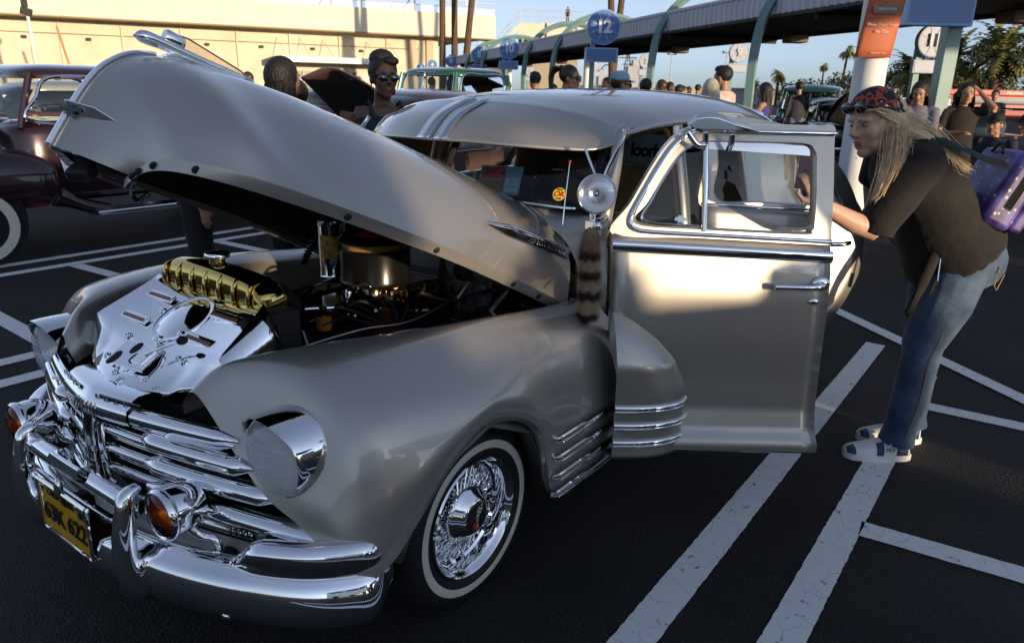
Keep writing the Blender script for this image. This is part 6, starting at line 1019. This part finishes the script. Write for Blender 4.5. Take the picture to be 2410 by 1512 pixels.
# ------------------------------------------------------------------ light poles, far ship, low sheds
pole_g = 'tall light poles'
def lpole(r, d, h, lb, rad=.12, heads=True):
    t = thing('light_pole', lb, 'light pole', LF(r, d, 0), RZ_, pole_g); MB().tube([(0, 0, 0), (0, 0, h)], [rad, rad*.6], 8).build('pole', mat('pole grey', (.42, .41, .40), .6), t)
    if heads: MB().tube([(-.6, 0, h), (.6, 0, h)], .05, 6).build('cross_arm', UNDER, t); [MB().box((x, -.1, h+.1), (.3, .3, .25)).build('lamp_head', UNDER, t) for x in (-.55, .55)]
lpole(23.7, 120, 7.2, 'thin light pole with twin heads right of the warship'); lpole(29.5, 110, 7.1, 'light pole with twin heads right of the number 9 sign'); lpole(36.0, 66, 9.5, 'bare slender pole above the palms at the right', .07, False); lpole(49, 105, 9.5, 'distant mast behind the orange notice', .1)
lp2 = thing('camera_pole', 'pale pole with cameras before the building at the far left', 'light pole', LF(-31.2, 50, 0), RZ_); MB().tube([(0, 0, 0), (0, 0, 3.5)], .16, 10).build('pole', CREAM, lp2); MB().tube([(0, 0, 3.5), (-.05, 0, 5.3)], .10, 10).build('upper_pole', WHITE, lp2); MB().box((-.1, 0, 5.55), (.6, .4, .45), ry=.3).build('camera_cluster', UNDER, lp2, bevel=.05); MB().box((-.15, 0, 6.05), (.3, .3, .5)).build('camera_dome', UNDER, lp2, bevel=.05); MB().tube([(2.0, 1, 0), (1.1, 1, 4.8)], .08, 6).build('leaning_pipe', mat('orange pipe', (.5, .22, .08), .6), lp2)
shp = thing('warship', 'distant grey warship superstructure with lattice mast', 'ship', LF(28.6, 200, 0), RZ_); GREY = mat('haze grey', (.38, .40, .43), .8)
for c, s in (((0, 0, 2.5), (9, 5, 5)), ((1.2, 0, 6), (3.5, 4, 4)), ((1.6, 0, 8.6), (1.6, 2, 2)), ((-6.5, 0, 3), (3, 4, 5)), ((6, 0, 2.2), (8, 4, 3)), ((-14, 0, 1.6), (14, 5, 2)), ((-6.8, 0, 6), (2, 2, 2))): MB().box(c, s).build('superstructure', GREY, shp, bevel=.3)
k = MB()
for a, b in (((-1.4, 0, 5), (-.4, 0, 12)), ((1., 0, 5), (-.2, 0, 12)), ((-.3, 0, 9), (-.3, 0, 14)), ((-2.6, 0, 10), (2., 0, 10)), ((-2., 0, 11.2), (1.4, 0, 11.2)), ((-1.6, 0, 8.4), (1.4, 0, 8.4)), ((-8, 0, 6), (-6, 0, 8.2)), ((-4.8, 0, 8), (-6, 0, 8.2))): k.tube([a, b], .16, 6)
k.build('lattice_mast', mat('mast dark', (.10, .11, .13), .8), shp)
for i, (r, d, w, h, lb) in enumerate(((36, 150, 26, 2.2, 'low white shed on the far right skyline'), (19, 160, 14, 2.6, 'low flat building right of the warship'), (52, 130, 34, 2.4, 'long low warehouse before the far palms'))):
    t = thing('low_building', lb, 'building', LF(r, d, 0), RZ_); MB().box((0, 0, h/2), (w, 6, h)).build('wall', mat('shed wall', (.40, .40, .40), .8), t); MB().box((0, 0, h+.1), (w+.6, 6.6, .22)).build('roof', CONC, t)
# ------------------------------------------------------------------ trees
LEAF = mat('palm leaf', (.17, .17, .045), .6, noise=(1.5, .4)); LEAFD = mat('dry palm skirt', (.10, .065, .03), .8); BARK = mat('palm bark', (.10, .06, .035), .9, noise=(6, .3), bump=(8, .8)); LEAFB = mat('broad leaf', (.055, .075, .022), .65, noise=(.8, .55)); LEAFC = mat('olive leaf', (.11, .115, .03), .65, noise=(.8, .5))
def frond(k, base, az, el, L, wid, rr, n=11, droop=1.):
    d = V(math.cos(az)*math.cos(el), math.sin(az)*math.cos(el), math.sin(el)); p = V(*base); step = L/n; sd_ = V(-math.sin(az), math.cos(az), 0); pts = []
    for i in range(n+1): pts.append(p.copy()); d = d+V(0, 0, -.13*droop*(1+.1*i)); d /= np.linalg.norm(d); p = p+d*step
    for i in range(1, n+1):
        t = i/n; w = wid*math.sin(math.pi*min(1, .12+.88*t))**.7+.05; a = pts[i-1]; 
        for s in (1, -1): q = a+sd_*s*w+(pts[i]-a)*1.2+V(0, 0, -.25*w*rr.uniform(.3, 1.4)); k.add([a, pts[i], q], [(0, 1, 2)])
def palm(label, r, d, h, crown, feather=True, trad=.28, n=46, lean=0, seed=1, group='palm trees at the right'):
    rr = random.Random(seed); t = thing('palm_tree', label, 'palm', LF(r, d, 0), RZ_, group); MB().tube(spl([(0, 0, 0), (lean*.4, 0, h*.5), (lean, 0, h)], 10), [trad*(1.25-.05*i) for i in range(10)], 10).build('trunk', BARK, t); k = MB(); top = V(lean, 0, h)
    for i in range(n): frond(k, top, rr.uniform(0, 6.28), rr.uniform(-.5, 1.35), crown*rr.uniform(.8, 1.05), crown*(.17 if feather else .22), rr, 9, 1. if feather else 1.5)
    k.build('crown', LEAF, t, sm=0, weld=0, norm=False); k = MB()
    for i in range(n//3): frond(k, top-V(0, 0, .2), rr.uniform(0, 6.28), rr.uniform(-1.3, -.6), crown*.45, crown*.12, rr, 5, .6)
    k.build('dry_skirt', LEAFD, t, sm=0, weld=0, norm=False); return t
palm('large date palm, leftmost of the big ones beside the right post', 41.9, 75, 5.4, 3.8, n=58, seed=1, trad=.42); palm('large date palm, tallest of the big ones at the right', 45.8, 74, 6.4, 4.0, n=58, seed=2, trad=.45); palm('large date palm cut by the right edge of the picture', 46.0, 68, 6.0, 3.8, n=58, seed=3, trad=.42); palm('large date palm with a leaning head, second from the right edge', 43.2, 70, 5.2, 3.6, n=58, seed=4, trad=.4); palm('shadowed date palm behind the number 11 sign', 39.6, 78, 4.2, 3.3, n=58, seed=5, trad=.4)
palm('tall fan palm left of the white column', 50.4, 120, 8.2, 1.9, False, .2, 34, .3, 6); palm('small fan palm left of the tall fan palm', 46.6, 118, 6.0, 1.2, False, .14, 26, 0, 7); palm('fan palm touching the left side of the white column', 53.3, 116, 7.4, 1.7, False, .18, 30, 0, 8); palm('double headed fan palm just right of the white column', 57.5, 108, 8.6, 1.9, False, .2, 34, -.3, 9); palm('fan palm at the left end of the tree line', 41.2, 122, 4.6, 2.0, False, .2, 30, 0, 10); palm('low fan palm at the very left of the tree line', 38.2, 124, 3.4, 1.5, False, .2, 26, 0, 11); palm('fan palm rising from the dark trees right of the column', 61.5, 104, 8.2, 1.8, False, .2, 30, 0, 12)
def broadtree(label, r, d, h, w, seed, m=LEAFB, n=2600):
    rr = random.Random(seed); t = thing('broadleaf_tree', label, 'tree', LF(r, d, 0), RZ_, 'broadleaf trees at the right'); MB().tube([(0, 0, 0), (.1, 0, h*.3), (0, 0, h*.55)], [.25, .2, .1], 8).build('trunk', BARK, t); k = MB()
    for i in range(5): a = i*1.26+seed; MB().tube([(0, 0, h*.3), (w*.25*math.cos(a), w*.25*math.sin(a), h*.62)], [.12, .04], 6).build('limb', BARK, t)
    bl = [(V(rr.uniform(-.42, .42)*w, rr.uniform(-.35, .35)*w, h*rr.uniform(.40, .82)), rr.uniform(.16, .30)*w) for _ in range(11)]; vv, ff_ = [], []
    for i in range(n):
        c, q = rr.choice(bl); u = np.array([rr.gauss(0, 1) for _ in range(3)]); u /= np.linalg.norm(u); p = c+u*q*rr.uniform(.55, 1.05)*V(1, 1, .8); a = np.array([rr.gauss(0, 1) for _ in range(3)])*.16; b2 = np.array([rr.gauss(0, 1) for _ in range(3)])*.16; o = len(vv); vv += [p, p+a, p+a+b2, p+b2]; ff_.append((o, o+1, o+2, o+3))
    k.add(vv, ff_); k.build('crown', m, t, sm=0, weld=0, norm=False); return t
broadtree('dark rounded tree right of the white column', 55.5, 105, 6.4, 9, 21); broadtree('olive tree mass left of the white column', 49.5, 112, 4.4, 9, 22, LEAFC); broadtree('dark tree behind the number 11 sign', 51.5, 92, 5.2, 10, 23); broadtree('low olive tree at the left end of the tree line', 44, 118, 3.2, 7, 24); broadtree('dark tree behind the date palms', 54, 92, 4.0, 11, 25, LEAFC); broadtree('wide tree at the right edge behind the bus', 62, 92, 4.0, 12, 26); broadtree('small tree between the fan palms', 61, 112, 5.4, 8, 27)
bare_g = 'bare palm trunks rising out of the picture'
def bare(r, d, h, lean, lb, rad=.26): t = thing('tall_palm', lb, 'palm', LF(r, d, 0), RZ_, bare_g); MB().tube(spl([(0, 0, 0), (lean*.35, 0, h*.4), (lean, 0, h)], 14), [rad*(1.1-.03*i) for i in range(14)], 10).build('trunk', BARK, t); k = MB(); rr = random.Random(int(r*10)); [frond(k, (lean, 0, h), rr.uniform(0, 6.28), rr.uniform(-.5, 1.2), 2., .4, rr, 8, 1.4) for _ in range(24)]; k.build('crown', LEAF, t, sm=0, weld=0, norm=False)
bare(-5.84, 60, 15, .05, 'leftmost of the three tall brown palm trunks'); bare(-4.9, 60, 16, .0, 'middle of the three tall brown palm trunks'); bare(-4.2, 58, 15, 1.6, 'rightmost of the three palm trunks, leaning right'); bare(6.9, 55, 15, -1.2, 'left palm trunk of the pair behind the number 12 sign'); bare(6.75, 56, 15, 1.0, 'right leaning palm trunk behind the number 12 sign')
# slim white masts on the building roof
for i, (r, lb) in enumerate(((-4.9, 'slim white mast beside the leftmost palm trunk'), (-3.9, 'slim white mast between the palm trunks'))): t = thing('roof_mast', lb, 'mast', LF(r-1.2, 76, 8), RZ_, 'white masts'); MB().tube([(0, 0, 0), (0, 0, 6)], .09, 6).build('mast', WHITE, t)
# ------------------------------------------------------------------ small things on the tarmac
tb = thing('tote_bag', 'light blue woven tote bag on the tarmac behind the leaning person', 'bag', LF(3.62, 6.35, 0), RZ_); k = MB(); k.grid(np.array([[(x*(1+.15*z), y, z*.30) for x, y in ((-.13, -.06), (.13, -.06), (.13, .06), (-.13, .06))] for z in np.linspace(0, 1, 5)]), cu=True); k.build('bag_body', mat('pale blue weave', (.20, .50, .62), .7, bump=(60, .6)), tb, sm=30); MB().tube(spl([(-.09, -.065, .29), (-.06, -.07, .42), (0, -.07, .46), (.06, -.07, .42), (.09, -.065, .29)], 14), .008, 6).build('handle', mat('blue strap', (.06, .35, .6), .6), tb)
bt = thing('drink_bottle', 'pink drink bottle standing beside the blue tote bag', 'bottle', LF(3.80, 6.25, 0), RZ_); MB().lathe([(0, 0), (.045, 0), (.048, .02), (.048, .16), (.03, .20), (.018, .22)], (0, 0, 0), (0, 0, 1), 16).build('bottle', mat('pink drink', (.65, .06, .16), .15, coat=1), bt); MB().lathe([(.02, .22), (.02, .25), (0, .25)], (0, 0, 0), (0, 0, 1), 12).build('lid', WHITE, bt)
b2 = thing('plastic_bag', 'white plastic bag slumped behind the pink bottle', 'bag', LF(3.85, 6.6, 0), RZ_); k = MB(); sell(k, (0, 0, .16), (.13, .10, .2), .7, .8, 20); k.tube([(0, 0, .3), (.03, 0, .42)], [.05, .02], 8); k.build('bag', mat('white film', (.6, .62, .66), .4, bump=(14, 1)), b2, sm=60)
chair_g = 'folding chairs behind the white column'
def fchair(r, d, rz, lb): 
    t = thing('folding_chair', lb, 'chair', LF(r, d, 0), RZ_+rz, chair_g); MB().box((0, 0, .42), (.46, .46, .03)).build('seat', mat('blue fabric', (.03, .10, .38), .8), t, bevel=.01); MB().box((-.24, 0, .72), (.03, .46, .42), ry=-.15).build('backrest', mat('blue fabric', (.03, .10, .38), .8), t, bevel=.01)
    for x, y in ((-.22, -.22), (-.22, .22), (.22, -.22), (.22, .22)): MB().tube([(x, y, 0), (-x*.6, y, .42)], .012, 6).build('leg', CHROMED, t)
fchair(3.05, 7.6, R(20), 'blue folding chair at the foot of the white column'); fchair(6.1, 9.2, R(160), 'folding chair under the seated man in the navy shirt'); fchair(6.55, 9.3, R(170), 'folding chair under the seated man in the grey shirt')
sg_ = 'chrome stanchions by the walkway'
for r, d, lb in ((4.02, 8.6, 'white slanting post between the rear door and the column'), (5.6, 16, 'chrome stanchion seen through the open door window')): t = thing('stanchion', lb, 'post', LF(r, d, 0), RZ_, sg_); MB().lathe([(.18, 0), (.17, .03), (.03, .05), (.028, 1.0), (.04, 1.02), (0, 1.04)], (0, 0, 0), (0, 0, 1), 20).build('stanchion_post', CHROMED if d > 10 else WHITE, t)
bbn = thing('blue_bin', 'tall blue bin seen through the open front door window', 'bin', LF(3.25, 10.2, 0), RZ_); MB().box((0, 0, .5), (.48, .48, 1.0)).build('bin_body', mat('blue plastic', (.02, .06, .32), .45), bbn, bevel=.04); MB().box((0, 0, 1.03), (.52, .52, .06)).build('bin_lid', mat('blue plastic', (.02, .06, .32), .45), bbn, bevel=.02)
# ------------------------------------------------------------------ bystanders
BK = (.012, .012, .013)
person('woman with long dark hair seen from behind beyond the raised hood', (-1.40, 4.55), 60, 1.62, SKINT, HBLACK, BK, BK, 'longer')
person('woman in sunglasses and navy sleeveless top beside the windshield', (-.80, 4.55), -62, 1.64, SKINB, HBLACK, (.02, .025, .05), BK, 'updo', sleeves=False, bare=True, extra='shades', vox=.010, build=1.15)
k = bpy.data.objects.get('person')
person('person in black trousers standing behind the raised hood', (-1.95, 4.45), 20, 1.5, SKINT, HBROWN, BK, (.006, .006, .007), 'short')
person('person in khaki trousers behind the engine bay', (-1.38, 4.75), 200, 1.5, SKINT, HBROWN, (.1, .1, .1), (.19, .155, .115), 'short', build=1.1)
person('woman with a brown ponytail and sunglasses over the sedan roof', (.52, 8.0), -20, 1.72, SKINT, HBROWN, (.3, .3, .3), BK, 'pony', extra='shades', vox=.010)
person('man in white shirt seen from behind near the number 1 sign', (.28, 12), 110, 1.74, SKINT, HBLACK, (.6, .58, .55), (.05, .05, .07), 'top')
person('person in pale blue cap and sunglasses over the sedan roof', (1.05, 8.0), 10, 1.66, SKINT, HBROWN, (.2, .2, .25), BK, 'short', extra='shades', cap=mat('blue cap', (.22, .38, .52), .8), vox=.012)
person('woman with ash blond hair seen from behind', (2.14, 8.5), 70, 1.63, SKIN, HGREY, (.35, .38, .42), BK, 'long')
person('man in pale pink tee beside the ash blond woman', (2.55, 9.5), 140, 1.80, SKINT, HBLACK, (.52, .42, .38), (.04, .05, .08), 'top')
person('woman in violet blue camisole with long dark hair', (3.88, 12), 150, 1.66, SKINT, HBLACK, (.05, .035, .22), BK, 'longer', sleeves=False, bare=True, arms={1: ((.12, .20, 1.15), (.32, .12, 1.18)), -1: ((.05, -.22, 1.13), (.28, -.1, 1.15))})
person('small girl in magenta beside the camisole woman', (3.45, 12.6), 120, 1.25, SKINT, HBROWN, (.4, .05, .2), (.3, .05, .2), 'long')
person('man in dark long sleeved shirt before the teal pickup', (6.75, 18.4), 95, 1.80, SKINT, HBLACK, (.025, .028, .04), (.10, .14, .2), 'short', longs=True)
person('man in dark red shirt beyond the tallest arched post', (3.56, 18), -30, 1.72, SKINB, HBLACK, (.25, .02, .025), BK, 'short')
person('man in black tee right of the dark red shirt', (4.3, 20), 0, 1.66, SKINT, HBROWN, BK, BK, 'short')
person('woman in dark top far behind the ash blond woman', (2.95, 14), 30, 1.62, SKINT, HBLACK, (.05, .03, .03), BK, 'short')
person('dark haired woman looking down behind the leaning person', (4.72, 9.0), 235, 1.66, SKINT, HBLACK, (.16, .15, .2), (.06, .08, .13), 'long', vox=.010, tilt=.35, arms={1: ((.12, .22, 1.12), (.30, .08, 1.10)), -1: ((.12, -.22, 1.12), (.30, -.06, 1.12))})
person('woman in black lifting one arm to her hair', (5.25, 9.0), 255, 1.66, SKINT, HBLACK, (.016, .013, .011), BK, 'long', vox=.010, arms={1: ((.16, .30, 1.42), (.02, .14, 1.62)), -1: ((.05, -.24, 1.12), (.25, -.06, 1.15))})
person('seated man in navy tee and black cap at the right', (6.0, 9.5), 215, 1.74, SKINT, HBLACK, (.014, .018, .035), BK, 'short', seated=True, cap=mat('black cap', (.012, .012, .014), .8), build=1.15, vox=.012)
person('seated man in grey shirt and black cap at the right edge', (6.48, 9.6), 190, 1.74, SKINT, HBLACK, (.13, .125, .13), BK, 'short', seated=True, cap=mat('black cap', (.012, .012, .014), .8), build=1.2, vox=.012)
person('dark clothed person hidden behind the leaning person', (3.98, 8.7), 180, 1.66, SKINT, HBROWN, (.03, .04, .05), BK, 'short')
def lift(t, z): t.location.z = z; return t
lift(person('person in red shirt standing on the stair landing', (-3.15, 78.2), -90, 1.6, SKINT, HBROWN, (.5, .03, .03), BK, 'short', vox=.03)[0], 5.2); lift(person('dark dressed person standing on the cream deck', (4.8, 77.9), -90, 1.5, SKINB, HBLACK, (.05, .03, .03), (.03, .03, .04), 'short', vox=.03)[0], 7.86)
cr = random.Random(11); cg = 'distant show visitors'
base = [person('man in black tee in the crowd left of the rose coupe', (-4.2, 13), -60, 1.70, SKINT, HBLACK, BK, BK, 'short', group=cg)[0], person('person in pale yellow shirt in the crowd left of the rose coupe', (-3.6, 12.0), 0, 1.68, SKINT, HBROWN, (.55, .45, .2), (.2, .2, .2), 'short', group=cg)[0], person('person in red top in the crowd beyond the raised hood', (-4.4, 15), 180, 1.62, SKIN, HBROWN, (.5, .05, .04), (.05, .06, .1), 'long', group=cg)[0]]
spots = [(-11.0, 15.5, 'orange lit visitor at the far left edge, nearest of two'), (-10.2, 17, 'visitor at the far left edge, farther of two'), (-5.6, 16, 'visitor standing behind the dark haired woman'), (-1.9, 17, 'visitor between the blue sedan and the green pickup'), (1.75, 15, 'head peeping over the sedan roof near the number 5 sign'), (4.9, 22, 'visitor left of the navy sedan'), (5.4, 23, 'visitor right of the navy sedan'), (8.6, 15, 'visitor beside the raised dark green hood'), (9.6, 14, 'visitor behind the woman looking down'), (11.2, 18, 'visitor before the white box truck'), (12.9, 17, 'visitor right of the blue board post'), (.9, 19, 'visitor under the walkway by the number 1 sign'), (1.75, 10.5, 'visitor right of the pale blue cap'), (-.25, 15.5, 'visitor right of the green pickup cab'), (3.1, 16.5, 'visitor between the pink tee man and the camisole woman'), (7.4, 13.5, 'visitor left of the grey convertible')]
for i, (r, d, lb) in enumerate(spots): c = copytree(base[i % 3]); c.location = LF(r, d, 0); c.rotation_euler.z = RZ_+cr.uniform(0, 6.28); c['label'] = lb; s_ = cr.uniform(.95, 1.04); c.scale = (s_,)*3
# ------------------------------------------------------------------ unseen shadow casters added behind the photographer (they also show in the chrome)
og = 'unseen vehicles added as shadow casters'
for i, (x, y, rz, col, lb) in enumerate(((-6.9, 8.2, R(180), (.05, .06, .08), 'unseen slate sedan added as a shadow caster, farthest along the row'), (-1.75, 8.0, R(180), (.30, .28, .25), 'unseen beige sedan added to the row as a shadow caster'))): oldcar(lb, x-2.7, y, rz, col, group=og)  # unseen sedans added to keep low sun off tarmac and lower bodywork
def bvan(label, x, y, L_, h, col):  # box van body, added out of view to block sun
    van = thing('shadow_van', label, 'van', (x, y, 0), 0, og); vm = paint('van paint %.2f' % col[0], col); MB().box((0, 0, .25+h/2), (L_, 2.0, h-.25)).build('van_body', vm, van, bevel=.12, seg=4); tg_ = mat('tinted glass', (.012, .014, .016), .05, coat=1)
    for q in (-.30, .28):
        for y_ in (-1, 1): MB().lathe([(0, 0), (.32, 0), (.34, .04), (.34, .18), (0, .2)], (q*L_, y_*1.01-.1, .34), (0, 1, 0), 20).build('wheel', RUBBER, van)
    for q in (-.28, 0, .28): MB().box((q*L_, -1.005, .25+h*.72), (L_*.24, .02, h*.26)).build('van_window', tg_, van, bevel=.005)
    MB().box((0, -1.01, .62), (L_*.9, .02, .05)).build('side_strip', CHROMED, van)
bvan('unseen white high roofed van added to shade the hood front', 5.0, 7.9, 6.4, 2.55, (.70, .70, .68)); bvan('unseen low dark wagon added to shade the lower door', .74, 7.9, 2.0, 1.30, (.02, .025, .04))  # tall one shades the hood front, low one the door bottom; both added
pg = 'unseen people added as shadow casters'
def wperson(label, x, y, ang, **kw):
    d = V(x, y, 0)-V(CAM[0], CAM[1], 0); return person(label, (float(d@_rt), float(d@_fw)), ang, group=pg, **kw)
wperson('unseen man in denim shirt added to shade the front fender', .60, 6.0, 90, h=1.76, shirt=(.06, .09, .16), pants=BK, style='top', longs=True)  # unseen figure placed so its shadow falls on the fender
wperson('unseen man in plaid red shirt added to shade the front door', -.15, 6.2, 110, h=1.72, shirt=(.3, .05, .05), pants=(.05, .06, .1))  # unseen figure placed to darken the rear part of the door
cpy = thing('shade_canopy', 'unseen blue canopy added to shade the sedan roof', 'canopy', (-1.7, 10.6, 0)); CB = mat('canopy fabric', (.05, .10, .28), .8)  # unseen canopy put in so the sedan roof falls in shade
a, b, z0, z1 = 2.9, 1.6, 2.30, 2.55; k = MB(); k.add([(-a, -b, z1), (a, -b, z1), (a, b, z1), (-a, b, z1), (-a*.3, 0, 3.2), (a*.3, 0, 3.2)], [(0, 1, 5, 4), (1, 2, 5), (2, 3, 4, 5), (3, 0, 4)]); k.build('canopy_roof', CB, cpy, sm=0); k = MB(); k.grid(np.array([[(-a, -b, z), (a, -b, z), (a, b, z), (-a, b, z)] for z in (z0, z1)]), cu=True); k.build('valance', CB, cpy, sm=0)
for x in (-a, a):
    for y in (-b, b): MB().tube([(x, y, 0), (x, y, z1)], .025, 8).build('leg', STEEL, cpy)
